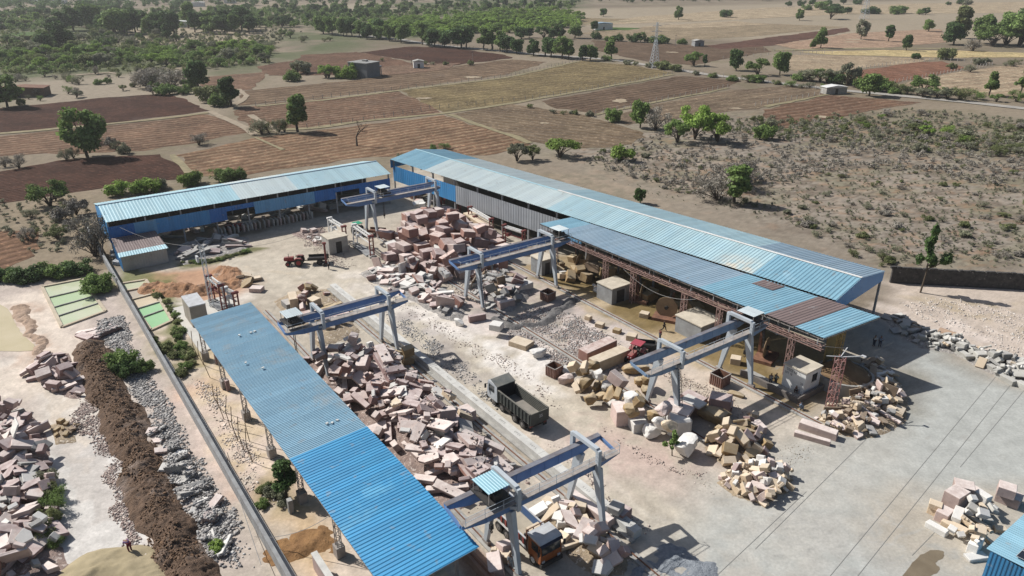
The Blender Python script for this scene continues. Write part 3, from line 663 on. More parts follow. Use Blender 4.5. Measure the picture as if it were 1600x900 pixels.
# brown patch higher up on the sheet
mb=an.mb(); p=lambda u,v:FL.lerp(FR,u).lerp(BL.lerp(BR_,u),v)+Vector((0,0,.13))
corr(p(c1+.055,.72),p(c1+.115,.72),p(c1+.115,.97),p(c1+.055,.97),.5,.05,0,mb); mb.build('roof_sheet',rf_brown,an.t)
TB=34.15
mb=an.mb()
mb.lattice((11,TB,5.55),(63,TB+1.4,5.55),.55,.08,62); mb.build('lattice_girder',M['pinksteel'],an.t)
for a,bb,ht in [(13.5,TB,0)]+[(Y(u,v)[0],0,0) for u,v in((948,452),(984,474),(1071,507),(1122,533),(1243,578))]:
    b=TB+1.4*(a-11)/52
    mb=an.mb(); mb.lattice((a,b,0),(a,b,5.3),.6,.085,9); mb.build('lattice_post',M['pinksteel'],an.t)
for i in range(14):
    a=11.5+i*3.9; b=TB+1.4*(a-11)/52; mb=an.mb(); mb.beam((a,b,5.85),(a,b,6.85),.1); mb.build('strut',postm,an.t)
mb=an.mb()
for i in range(27):
    t=i/26*.998+.001; q=FL.lerp(FR,t)-Vector((0,0,.12)); r=BL.lerp(BR_,t)-Vector((0,0,.12)); mb.beam(q,r,.08,.16)
mb.beam(FL+Vector((.2,.2,-.25)),FR+Vector((-.2,.2,-.25)),.1,.15); mb.build('roof_frame',M['walk'],an.t)
mb=an.mb(); mb.lattice((62.6,40,0),(62.6,40,7.2),.6,.09,10); mb.build('lattice_post',mat('yellowed_steel',(.42,.30,.12),(.33,.22,.09),1),an.t)
# tin screen under the annex end
yl=mat('stained_screen',(.36,.26,.11),(.26,.18,.08),.5,rough=.85)
mb=an.mb(); mb.bb(61.2,61.32,39.4,43,0,6.6); mb.build('screen_panel',yl,an.t)
# ---- gantry cranes
def crane(name,label,ac,b0,b1,e0,e1,cab,fade=False,ladder=True,inb=None,up=8.9):
    t=thing(name,label,'gantry crane',W(ac,(b0+b1)/2),YAW,'travelling gantry cranes over the stone yard')
    mid=(b0+b1)/2; y0,y1=b0-mid,b1-mid; f0,f1=e0-mid,e1-mid
    bl_=M['bluefade'] if fade else M['blue']
    for x,zt,zb in((-1.15,7.75,6.75),(1.15,7.3,6.5)):
        mb=MB(); pts=[(f0,zt),(f0,zt-.35),(f0+2.2,zb),(f1-2.2,zb),(f1,zt-.35),(f1,zt)]
        w=.24
        vs=[(x-w,y,z) for y,z in pts]+[(x+w,y,z) for y,z in pts]; n=6
        mb.add(vs,[tuple(range(n)),tuple(range(2*n-1,n-1,-1))]+[((i+1)%n,i,n+i,n+(i+1)%n) for i in range(n)])
        for k in range(int((f1-f0)/1.6)): mb.bb(x-w-.03,x+w+.03,f0+2.3+k*1.55,f0+2.36+k*1.55,zb+.02,zt-.06) if f0+2.4+k*1.55<f1-2.3 else None
        g=mb.build('girder',bl_,t)
        MB().bb(x-.27,x+.27,f0,f1,zt+.002,zt+.05).build('flange',flm if x<0 else M['walk'],g)
    mb=MB(); mb.bb(1.0,1.75,f0+.1,f1-.1,7.37,7.43); mb.build('walkway',M['walk'],t)
    mb=MB()
    n=int((f1-f0)/1.7)
    for k in range(n+1): mb.beam((1.72,f0+.15+(f1-f0-.3)*k/n,7.43),(1.72,f0+.15+(f1-f0-.3)*k/n,8.3),.04)
    for z in(7.85,8.3): mb.beam((1.72,f0+.15,z),(1.72,f1-.15,z),.035)
    for y in(f0+.15,f1-.15): mb.beam((1.0,y,8.3),(1.72,y,8.3),.035)
    mb.build('handrail',M['cgrey'],t)
    for y in(f0,f1):
        mb=MB(); mb.beam((-1.15,y,7.5),(1.15,y,7.1),.18,.3); mb.build('end_tie',bl_,t)
    for y in(y0,y1):
        for s in(-1,1):
            xt=s*1.2; zt=6.78 if s<0 else 6.5
            mb=MB(); mb.beam((s*2.45,y,.55),(xt,y,zt),.36,.4,w1=.48,h1=1.0); mb.build('leg',M['cgrey'],t)
            mb=MB(); mb.box((s*2.5,y,.42),(.95,.36,.34)); mb.tube((s*2.5-.28,y-.1,.36),(s*2.5-.28,y+.1,.36),.2,n=12,m=1); mb.tube((s*2.5+.28,y-.1,.36),(s*2.5+.28,y+.1,.36),.2,n=12,m=1); mb.build('wheel_bogie',[M['walk'],M['dark']],t)
            mb=MB(); yy=y+(.42 if y==y0 else -.42); mb.beam((s*1.75,yy,6.6),(s*1.75,yy,up-.1),.36,.4); mb.beam((s*1.2,y,6.85),(s*1.75,yy,7.0),.5,.3); mb.build('upright',M['cgrey'],t)
        mb=MB(); yy=y+(.42 if y==y0 else -.42); pts=[(-1.93,up-.4),(-1.6,up+.05),(1.6,up+.05),(1.93,up-.4),(1.57,up-.4),(1.4,up-.3),(-1.4,up-.3),(-1.57,up-.4)]
        mb.prof(pts,yy-.2,yy+.2); mb.build('portal_beam',M['cgrey'],t)
    if ladder:
        mb=MB(); a=Vector((2.62,y0-.02,.9)); b=Vector((1.45,y0-.02,6.4))
        off=Vector((.28,0,.06)); 
        for dy in(-.22,.22): mb.beam(a+off+Vector((0,dy,0)),b+off+Vector((0,dy,.9)),.045)
        for k in range(20):
            p=a.lerp(b+Vector((0,0,.9)),k/19)+off; mb.beam(p+Vector((0,-.22,0)),p+Vector((0,.22,0)),.035)
        mb.build('ladder',M['dark'],t)
    c=cab-mid
    mb=MB(); mb.bb(-1.4,1.4,c-1.1,c+1.1,7.83,7.98); mb.tube((-.5,c-.7,8.35),(-.5,c+.7,8.35),.28,n=10); mb.tube((.5,c-.5,8.3),(.5,c+.6,8.3),.22,n=10); mb.box((.9,c,8.25),(.5,.7,.5)); mb.box((-.95,c+.3,8.2),(.4,.6,.4))
    for y in(c-.9,c+.9):
        for x in(-1.15,1.15): mb.tube((x-.1,y,7.82),(x+.1,y,7.82),.12,n=8)
    tr=mb.build('trolley',M['dark'],t)
    mb=MB()
    for sx in(-1.15,1.15):
        for sy in(-.95,.95): mb.beam((sx,c+sy,7.98),(sx,c+sy,9.0),.06)
    mb.build('canopy_frame',M['walk'],t)
    mb=MB(); corr((-1.25,c-1.05,9.0),(-1.25,c+1.05,9.03),(1.25,c+1.05,9.1),(1.25,c-1.05,9.08),.25,.03,0,mb); mb.build('canopy',canm if not inb else canm2,t)
    hz=3.2 if not inb else 4.2
    mb=MB()
    for dx in(-.12,.12):
        for dy in(-.12,.12): mb.tube((dx,c+dy,7.8),(dx*.6,c+dy*.6,hz+.4),.025,n=4)
    mb.build('hoist_rope',M['wire'],t)
    mb=MB(); mb.box((0,c,hz+.2),(.3,.3,.5)); mb.path([(0,c,hz-.05),(.16,c,hz-.3),(.02,c,hz-.5),(-.14,c,hz-.36)],.05); mb.build('hook_block',M['dark'],t)
    return t
flm=mat('flange_worn',(.20,.21,.24),(.14,.12,.12),.9,rough=.7)
canm=paintm('canopy_pale',(.45,.52,.54)); canm2=paintm('canopy_aqua',(.30,.52,.60))
crane('gantry_crane','blue gantry crane straddling the orange lorry nearest the camera',63.9,-12.1,-2.5,-16.9,-.2,-13.2,inb=1,ladder=False)
crane('gantry_crane','blue gantry crane at the far end of left slab heap beside pale roof',23.5,-12.2,-2.4,-16.4,.1,-15.0,ladder=False)
crane('gantry_crane','faded rusty gantry crane over ochre boulders and the loaded pink beams',55.8,16.3,29.2,11.8,32.2,30.6,fade=True)
crane('gantry_crane','blue gantry crane between pink block heap and the annex roof',18.3,14.6,28.7,11.2,32.3,31.0)
crane('gantry_crane','farthest blue gantry crane behind the pink block heap near the blue cladding',-19.8,16.0,29.8,10.9,30.6,18.8,ladder=False)
# crane rails on concrete plinths
for b,a0,a1,lb in((-12.1,2,76,'concrete crane rail along the foot of the left roof'),(-2.4,2,76,'concrete crane rail between slab heap and kerb wall'),(16.1,-26,66,'concrete crane rail running past ochre boulders and white blocks'),(29.0,-26,69,'ochre stained crane rail along the annex saw floor')):
    r=YT('crane_rail',lb,'rail',(a0+a1)/2,b,group='crane rails')
    mb=r.mb(); mb.bb(a0,a1,b-.42,b+.42,0,.16); mb.build('plinth',M['conc'],r.t)
    mb=r.mb(); mb.bb(a0,a1,b-.05,b+.05,.162,.27); mb.build('rail_bar',M['rust'],r.t)
# ---- kerb wall with lettered top
kw=YT('kerb_wall','long low white-topped concrete kerb wall along the haul road','wall',34,-.5)
for i in range(24):
    a=68.8*i/24; mb=kw.mb(); mb.bb(a+.012,a+68.8/24-.012,-1.0,.0,0,.84+rng.uniform(-.012,.012)); mb.build('wall_block',M['kerb'],kw.t)
mb=kw.mb(); mb.bb(-.2,69,-1.5,-1.02,0,.22); mb.build('footing',M['conc'],kw.t)
dk=mat('stencil_black',(.10,.10,.10),None,3)
mb=kw.mb()
for i in range(24):
    a=68.8*(i+.38)/24
    for k in range(4):
        x=a+k*.28; z=.858
        mb.box((x,-.52,z),(.03,.22,.006)); 
        if (i*7+k*3)%3: mb.box((x+.07,-.42,z+.001),(.11,.03,.006))
        if (i*5+k)%2: mb.box((x+.07,-.62,z+.001),(.11,.03,.006))
mb.build('stencil_marks',dk,kw.t)
# ---- boundary wall (left), short return walls
bw=YT('boundary_wall','long grey boundary wall with white lower footing left of the open shed','wall',10,-28.3)
mb=bw.mb(); mb.bb(-52,80,-28.45,-28.1,0,1.45); mb.build('wall_body',M['concdark'],bw.t)
mb=bw.mb(); mb.bb(8,80,-28.098,-27.5,0,.35); mb.build('footing',M['kerb'],bw.t)
rw=YT('plastered_wall','short pinkish plastered wall with pale top beside the near-left wash channel','wall',60,-26)
pw=mat('pink_plaster',(.42,.32,.29),(.34,.26,.24),.8,rough=.9,stain=(.8,(.25,.2,.17),.6))
p0=Vector(Y(427,873));p1=Vector(Y(452,918))
mb=rw.mb(); mb.bb(55.2,61.5,-25.9,-25.45,0,1.7); mb.build('wall_body',pw,rw.t)
mb=rw.mb(); mb.bb(55.15,61.55,-25.95,-25.4,1.702,1.8); mb.build('coping',M['kerb'],rw.t)
ch=YT('wash_channel','shallow concrete wash channel running from the plastered wall under the roof','channel',62,-22)
mb=ch.mb()
for a in(60.2,61.6,63.2): mb.bb(a,a+.18,-25.2,-16.8,0,.35)
mb.build('side_wall',M['kerb'],ch.t)
mb=ch.mb(); mb.bb(60.39,61.59,-25.2,-16.8,0,.05); mb.bb(61.79,63.19,-25.2,-16.8,0,.05); mb.build('channel_floor',mat('wash_slurry',(.50,.42,.30),(.42,.34,.22),.5,rough=.35),ch.t)
# ---- dark stone compound wall
cw=thing('compound_wall','dark rubble stone compound wall beyond the shed at the wasteland edge','wall',G(1500,449),0)
g0,g1=G(1390,441)-G(1500,449),G(1660,456)-G(1500,449)
cwm=mat('dark_rubble_stone',(.085,.08,.075),(.045,.043,.042),1.6,rough=.95,bump=.6,speck=(2.2,(.22,.2,.18),.66))
MB().beam(g0+Vector((0,0,1.3)),g1+Vector((0,0,1.3)),.5,2.6).build('wall_body',cwm,cw)
mb=MB()
for i in range(34):
    p=g0.lerp(g1,i/33+.01*rng.random()); mb.box(p+Vector((0,0,2.66)),(.5+rng.random()*.5,.45,.12+rng.random()*.25))
mb.build('coping_stones',cwm,cw)
# ---- settling tanks
gw=mat('algae_water',(.42,.53,.31),(.48,.56,.35),.12,rough=.12,spec=.5)
gw2=mat('pale_algae_water',(.55,.56,.40),(.46,.54,.34),.15,rough=.12,spec=.5)
gw3=mat('bright_algae_water',(.30,.53,.27),(.35,.56,.31),.12,rough=.12,spec=.5)
cream=mat('dried_slurry',(.58,.49,.36),(.50,.42,.30),.3,rough=.9)
def tank(label,quad,cuts,mats,loc):
    t=thing('settling_tank',label,'tank',G(*loc),0); o=G(*loc)
    q_=[G(*p)-o for p in quad]
    def pt(u,v): return q_[0].lerp(q_[1],u).lerp(q_[3].lerp(q_[2],u),v)
    cuts=[0]+cuts+[1]
    for (v0,v1),m in zip(zip(cuts,cuts[1:]),mats):
        mb=MB(); mb.add([pt(0,v0)+Vector((0,0,.03)),pt(1,v0)+Vector((0,0,.03)),pt(1,v1)+Vector((0,0,.03)),pt(0,v1)+Vector((0,0,.03))],[(0,1,2,3)][::1]); mb.build('water_surface' if m is not cream else 'slurry_bed',m,t)
    for v in cuts[1:-1]: 
        MB().beam(pt(-.02,v)+Vector((0,0,.12)),pt(1.02,v)+Vector((0,0,.1)),.2,.2).build('divider',M['conc'],t)
    mb=MB()
    for (a,b) in(((0,0),(0,1)),((0,1),(1,1)),((1,1),(1,0)),((1,0),(0,0))): mb.beam(pt(*a)+Vector((0,0,.1)),pt(*b)+Vector((0,0,.1)),.45,.26)
    mb.build('rim',mat('cream_rim',(.52,.44,.33),(.42,.36,.27),.6),t)
tank('large pale green settling tank in four bays outside the boundary wall',[(66,449),(129,437),(165,487),(97,512)],[.30,.55,.76],[gw2,gw,gw2,gw2],(112,475))
tank('bright green settling tank beside the white machine pad inside the wall',[(202,470),(244,459),(269,502),(236,517)],[.32,.60],[cream,gw3,gw3],(238,488))
tank('small green tank half overgrown near the corner lean-to',[(183,445),(228,438),(235,448),(194,456)],[],[gw2],(208,447))
# ---- cabins and huts
def hut(name,label,cat,a0,a1,b0,b1,h,m,roofm,door=None,win=None,oh=.12,z0=0):
    t=YT(name,label,cat,(a0+a1)/2,(b0+b1)/2)
    mb=t.mb(); mb.bb(a0,a1,b0,b1,z0,h); mb.build('wall',m,t.t)
    mb=t.mb(); mb.bb(a0-oh,a1+oh,b0-oh,b1+oh,h+.002,h+.16); mb.build('roof_slab',roofm,t.t)
    if door: mb=t.mb(); mb.bb(a1-.02,a1+.012,door[0],door[1],z0+.01,door[2]); mb.build('doorway',M['dark'],t.t)  # dark panel on the solid wall stands in for the shaded opening
    if win: mb=t.mb(); mb.bb(a1+.002,a1+.02,win[0],win[1],win[2],win[3]); w_=mb.build('window',M['glass'],t.t); mb=t.mb(); mb.bb(a1+.002,a1+.05,win[0]-.08,win[1]+.08,win[2]-.08,win[2]-.002); mb.build('window_sill',M['conc'],t.t)
    return t
pc=mat('pale_roof_slab',(.58,.52,.42),(.46,.41,.33),.9,rough=.9,stain=(1,(.3,.25,.2),.6))
hut('control_hut','small grey concrete hut with dark panel doorway below the annex truss, beside stacked slabs','hut',27.2,30.6,31.6,35.4,2.55,M['concdark'],pc,door=(32.6,34.2,2.1))
hut('pump_house','larger windowless grey concrete block house in front of annex lattice posts','hut',42.3,46.9,32.9,37.2,2.5,M['concdark'],pc)
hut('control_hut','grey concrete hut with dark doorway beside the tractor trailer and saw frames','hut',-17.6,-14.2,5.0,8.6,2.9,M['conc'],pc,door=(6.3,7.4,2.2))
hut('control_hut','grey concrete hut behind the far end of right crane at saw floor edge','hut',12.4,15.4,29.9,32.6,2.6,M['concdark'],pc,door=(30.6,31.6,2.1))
hut('water_tank','tall plastered water tank with silver lid at corner of the pale roof','tank',-2.9,1.6,-22.4,-20.2,3.3,mat('tan_plaster',(.36,.32,.27),(.28,.25,.21),.6,rough=.9),M['silver'],oh=.03)
wc=hut('guard_cabin','white painted cabin with dark window and black lettering by the red tower','cabin',60.4,63.4,32.3,35.4,3.3,M['wpaint'],pc,win=(33.7,34.7,1.75,2.75),z0=.0)
mb=wc.mb()
def glyphs(mb,a,z,n,h,seed,b=32.29):
    rr=random.Random(seed); w_=h*.62
    for k in range(n):
        x=a+k*w_
        mb.bb(x,x+w_*.96,b-.012,b,z+h*.86,z+h); mb.bb(x+w_*.6,x+w_*.72,b-.014,b,z,z+h*.86)
        c=rr.randint(0,3)
        if c!=0: mb.bb(x+w_*.1,x+w_*.6,b-.011,b,z+h*.4,z+h*.52)
        if c>1: mb.bb(x+w_*.1,x+w_*.2,b-.013,b,z+h*.1,z+h*.5)
        if c==3: mb.bb(x+w_*.15,x+w_*.6,b-.010,b,z+h*.05,z+h*.16)
glyphs(mb,60.75,2.65,4,.36,3); glyphs(mb,61.75,2.62,2,.36,8); glyphs(mb,60.6,2.2,3,.30,5); glyphs(mb,61.3,2.2,2,.26,6)
mb.build('wall_lettering',dk,wc.t)
def text(txt,size,m,parent,M4,name):
    cu=bpy.data.curves.new(name,'FONT'); cu.body=txt; cu.size=size; cu.extrude=.004; cu.align_x='CENTER'; cu.align_y='CENTER'; cu.materials.append(m)
    o=bpy.data.objects.new(name,cu); COL.objects.link(o); bpy.context.view_layer.update(); me=bpy.data.meshes.new_from_object(o); me.materials.clear(); me.materials.append(m); bpy.data.objects.remove(o); o=bpy.data.objects.new(name,me); COL.objects.link(o); o.parent=parent; o.matrix_local=M4; return o
text('20',.42,M['concdark'],wc.t,Matrix.Translation((63.0-61.9,32.28-33.85,1.75))@Matrix.Rotation(R(90),4,'X'),'wall_number')
pl=YT('retaining_wall','low dark retaining wall stepping around white cabin and the squatting man','wall',60.5,31.5)
mb=pl.mb(); mb.bb(55.5,63.9,30.6,30.95,0,.75); mb.bb(63.6,63.9,30.96,36.5,0,.8); mb.build('wall_body',mat('stained_wall',(.20,.17,.15),(.13,.12,.11),.8,rough=.9),pl.t)
mb=pl.mb(); mb.bb(55.5,63.59,30.96,32.2,0,.42); mb.build('ledge',M['conc'],pl.t)
# blue shed with solar panels, near right corner
sb=YT('blue_shed','blue ribbed steel shed with solar panels on its roof at the apron corner','shed',94,25)
c_=Y(1548,860,4.2); sa,sbb=c_
sa,sbb=c_
mb=sb.mb(); corr((sa,sbb,0),(sa+14,sbb,0),(sa+14,sbb,4.2),(sa,sbb,4.2),.3,.05,0,mb); corr((sa,sbb,0),(sa,sbb+18,0),(sa,sbb+18,4.2),(sa,sbb,4.2),.3,.05,0,mb); mb.build('wall_panel',paintm('shed_wall_blue',(.03,.17,.33),(.025,.14,.29),rough=.5,stain=(1.2,(.1,.1,.1),.62)),sb.t)
mb=sb.mb(); corr((sa-.3,sbb-.1,4.22),(sa-.3,sbb+18,4.22),(sa+14,sbb+18,5.2),(sa+14,sbb-.1,5.2),.3,.05,0,mb); mb.build('roof_sheet',rf_sky,sb.t)
sol=mat('solar_cells',(.018,.022,.032),(.025,.028,.04),.8,rough=.18,spec=.6)
for i in range(3):
    for j in range(4):
        x=sa+1.6+i*2.2;y=sbb+.5+j*1.15; 
        mb=sb.mb(); z=4.55+i*.16
        mb.add([(x,y,z-.02),(x+2.05,y,z+.15-.02),(x+2.05,y+1.08,z+.15-.02),(x,y+1.08,z-.02),(x,y,z+.02),(x+2.05,y,z+.17),(x+2.05,y+1.08,z+.17),(x,y+1.08,z+.02)],[(0,3,2,1),(4,5,6,7),(0,1,5,4),(1,2,6,5),(2,3,7,6),(3,0,4,7)]); pn=mb.build('solar_panel',sol,sb.t)
        mb=sb.mb()
        for f in(.0,.5,1.0): mb.beam((x+2.05*f,y,z+.17*f+.03),(x+2.05*f,y+1.08,z+.17*f+.03),.03,.02)
        for f in(0,1): mb.beam((x,y+1.08*f,z+.033),(x+2.05,y+1.08*f,z+.203),.03,.02)
        mb.build('panel_frame',M['silver'],pn)
mb=sb.mb()
for (u,v,) in((1575,795),(1500,850)): 
    pass
# ---- towers and poles
rt=YT('lattice_tower','red and white lattice tower with lamp arms rising from the rubble','tower',66.8,32.8)
mb=rt.mb(); mb.lattice((66.8,32.8,0),(66.8,32.8,7.0),.85,.085,14); mb.build('mast',[mat('tower_red',(.26,.10,.09),(.34,.22,.2),2.2,rough=.6)],rt.t)
mb=rt.mb(); mb.beam((66.8,32.8,7.1),(66.6,34.2,7.7),.08); mb.beam((66.8,32.8,7.0),(68.3,34.6,7.2),.1); mb.beam((66.8,32.8,7.05),(65.6,31.9,6.9),.08); mb.box((68.4,34.7,7.2),(.5,.3,.15)); mb.build('lamp_arm',M['silver'],rt.t)
lm=YT('lattice_mast','slender grey lattice light mast beside the red saw frame','mast',-4.2,-18.2)
mb=lm.mb(); mb.lattice((-4.2,-18.2,0),(-4.2,-18.2,10),.55,.055,20); mb.build('mast',M['cgrey'],lm.t)
mb=lm.mb(); mb.beam((-4.2,-18.2,10),(-4.6,-18.8,11),.06); mb.beam((-4.2,-18.2,10),(-3.6,-17.5,10.8),.06); mb.box((-4.4,-19,8),(.9,.3,.9)); mb.build('lamp_arm',M['silver'],lm.t)
# machine pad
mp=YT('machine_pad','pale concrete machine pad under the red saw frame','pad',1,-18)
mb=mp.mb(); mb.bb(-7,9.5,-23.5,-14.9,0,.18); mb.build('pad_slab',mat('pale_pad',(.56,.54,.49),(.48,.46,.42),.5,rough=.9),mp.t)
# ---- stone saws (two columns, twin cross beams, bed)
def saw(label,p0,p1,h,dark=False,white=False):
    a=Vector((*Y(*p0),0));b=Vector((*Y(*p1),0)); mid=(a+b)/2; ang=math.atan2((b-a).y,(b-a).x); L=(b-a).length
    t=thing('stone_saw',label,'stone saw',W(mid.x,mid.y),YAW+ang,'frame saws of the stone yard')
    cm=M['wpaint'] if white else (M['rust'] if dark else M['redsteel'])
    for s in(-1,1):
        mb=MB()
        for y in(-.35,.35): mb.beam((s*L/2,y,.1),(s*L/2,y,h),.18)
        for k in range(4): mb.beam((s*L/2,-.35,.5+k*h/4.6),(s*L/2,.35,.5+k*h/4.6),.1)
        mb.box((s*L/2,0,h+.12),(.5,1.0,.3)); mb.build('column',cm if s<0 or not white else M['redsteel'],t)
        MB().box((s*L/2,0,.18),(.9,1.3,.34)).build('footing',M['conc'],t)
    mb=MB()
    for y in(-.32,.32): mb.beam((-L/2,y,h-.1),(L/2,y,h-.1),.16,.3)
    for k in range(9): mb.beam((-L/2+L*k/8,-.32,h-.1),(-L/2+L*k/8,.32,h-.1),.07)
    mb.build('cross_beam',M['wpaint'] if not dark else M['pinksteel'],t)
    mb=MB(); mb.beam((-L/2,0,h*.62),(L/2,0,h*.62),.12,.22); mb.tube((-L/4,-.5,h*.62),(-L/4,.5,h*.62),.35,n=12); mb.build('saw_carriage',cm,t)
    mb=MB(); mb.bb(-L/2+.8,L/2-.8,-.8,.8,0,.3); mb.build('saw_bed',M['concdark'],t)
    return t
saw('white and red frame saw next to concrete hut near the tractor',(518,372),(540,386),3.9,white=True)
saw('white frame saw with red column at left edge of the pink block heap',(556,383),(582,402),3.9,white=True)
saw('red frame saw behind tan cut block along the grey cladding',(735,352),(768,372),3.7)
saw('red frame saw with short bed near middle crane below the annex corner',(788,382),(818,392),3.7)
saw('red frame saw farthest back by grey cladding drapes',(692,322),(718,334),3.7)
saw('red and white frame saw on the pale machine pad by lattice mast',(333,472),(352,488),4.3)
saw('cream frame saw at the end of the pale roof on machine pad',(356,481),(372,489),3.2,white=True)
# ---- disc cutters below the annex
def disc(label,u,v,r,yaw):
    a,b=Y(u,v); t=thing('disc_cutter',label,'stone cutter',W(a,b),YAW+R(yaw),'large disc cutters below the annex')
    mb=MB(); mb.tube((-.05,0,r+.25),(.05,0,r+.25),r,n=40); mb.build('saw_disc',mat('saw_disc',(.30,.21,.12),(.22,.15,.09),1.2,rough=.6),t)
    mb=MB(); mb.tube((-.3,0,r+.25),(.3,0,r+.25),.28,n=12); mb.beam((-.3,0,r+.25),(-.9,.5,2*r+1.3),.3); mb.box((-1,.6,2*r+1.3),(.8,.9,.7)); mb.build('swing_arm',M['dark'],t)
    mb=MB(); mb.beam((-1,.6,0),(-1,.6,2*r+1.1),.35); mb.build('column',M['rust'],t)
    mb=MB(); mb.bb(-1.2,1.3,-1.8,1.8,0,.45); mb.build('saw_bed',M['rust'],t)
disc('ochre coated disc cutter under the annex end nearest the middle crane',905,424,1.45,20)
disc('disc cutter beside the open concrete hut under the annex',1004,468,1.35,25)
disc('tall curved disc cutter with black tray in front of block house',1040,498,1.6,-60)
disc('disc cutter deep under the annex roof behind hoarding',1195,560,1.4,20)
# round slurry basin with sludge heap at the annex end
rbz=YT('slurry_basin','round concrete slurry basin full of brown sludge under annex end','basin',64.3,39.3)
mb=rbz.mb(); N=40; ro,ri=3.4,3.1
vs=[];
for rr,z in((ro,0),(ro,1.6),(ri,1.6),(ri,.2)): vs+=[(64.3+rr*math.cos(2*math.pi*k/N),39.3+rr*math.sin(2*math.pi*k/N),z) for k in range(N)]
mb.add(vs,[(j*N+k,j*N+(k+1)%N,(j+1)*N+(k+1)%N,(j+1)*N+k) for j in range(3) for k in range(N)]); mb.build('basin_wall',M['conc'],rbz.t)
mb=rbz.mb(); vs=[(64.3,39.3,3.3)]; fs=[]
for i in range(1,8):
    for k in range(N):
        f=i/7; vs.append((64.3+ri*.99*f*math.cos(2*math.pi*k/N),39.3+ri*.99*f*math.sin(2*math.pi*k/N),1.3+2.0*(1-f)**.9+.25*float(vnoise(i*.9,k*.35,3))))
for k in range(N): fs.append((0,1+k,1+(k+1)%N))
for i in range(6):
    for k in range(N): fs.append((1+i*N+k,1+(i+1)*N+k,1+(i+1)*N+(k+1)%N,1+i*N+(k+1)%N))
mb.add(vs,fs); mb.build('sludge',mat('brown_sludge',(.20,.13,.07),(.14,.09,.05),.8,rough=.9,bump=.3),rbz.t,smooth=True)
# ---- rusty open steel bins
def bin_(label,u,v,w,h,yaw):
    t=thing('steel_bin',label,'steel bin',G(u,v),YAW+R(yaw),'rusty steel bins in the yard')
    mb=MB(); k=.06
    mb.bb(-w/2,w/2,-w/2,-w/2+k,.08,h); mb.bb(-w/2,w/2,w/2-k,w/2,.08,h); mb.bb(-w/2,-w/2+k,-w/2+k,w/2-k,.08,h); mb.bb(w/2-k,w/2,-w/2+k,w/2-k,.08,h); mb.bb(-w/2+k,w/2-k,-w/2+k,w/2-k,.08,.14); mb.build('shell',M['rust'],t)
    mb=MB()
    for s in(-1,1):
        for i in range(6):
            x=-w/2+w*(i+.5)/6; mb.beam((x,s*(w/2+.03),.08),(x,s*(w/2+.03),h),.07); mb.beam((s*(w/2+.03),x,.08),(s*(w/2+.03),x,h),.07)
    mb.build('stiffener',M['pinksteel'],t)
    mb=MB()
    for a,b in(((-1,-1),(1,-1)),((1,-1),(1,1)),((1,1),(-1,1)),((-1,1),(-1,-1))): mb.beam((a[0]*w/2,a[1]*w/2,h+.03),(b[0]*w/2,b[1]*w/2,h+.03),.12,.06)
    mb.build('rim',M['walk'],t)
bin_('rusty open steel bin beside the crane rail near grey rubble heap',856,468,1.75,1.35,8)
bin_('rusty open steel bin at the haul road edge beside white boulders',866,586,1.6,1.4,10)
bin_('ribbed rusty steel bin below the faded crane near the saw floor',1124,600,1.8,1.5,4)
# ------------------------------------------------------------------ vehicles
def wheel(par,x,y,r,w,rimm,n=20,hub=True):
    mb=MB(); mb.tube((x,y-w/2,r),(x,y+w/2,r),r,n=n); 
    wh=mb.build('wheel',M['blk'],par)
    s=1 if y>0 else -1
    mb=MB(); mb.tube((x,y+s*(w/2-.02),r),(x,y+s*(w/2+.02),r),r*.56,n=14); mb.tube((x,y+s*(w/2+.02),r),(x,y+s*(w/2+.07),r),r*.2,n=8); mb.build('rim',rimm,wh)
    return wh
rimg=mat('wheel_rim',(.20,.19,.18),(.13,.12,.11),2,rough=.6)
tip=mat('tipper_grey',(.062,.068,.062),(.045,.05,.047),.9,dust=(.36,.32,.26),dustlo=.45,rough=.55,stain=(1.3,(.14,.12,.10),.62))
tipf=mat('tipper_floor',(.20,.19,.175),(.15,.145,.135),.7,dust=(.36,.32,.26),dustlo=.45,rough=.8)
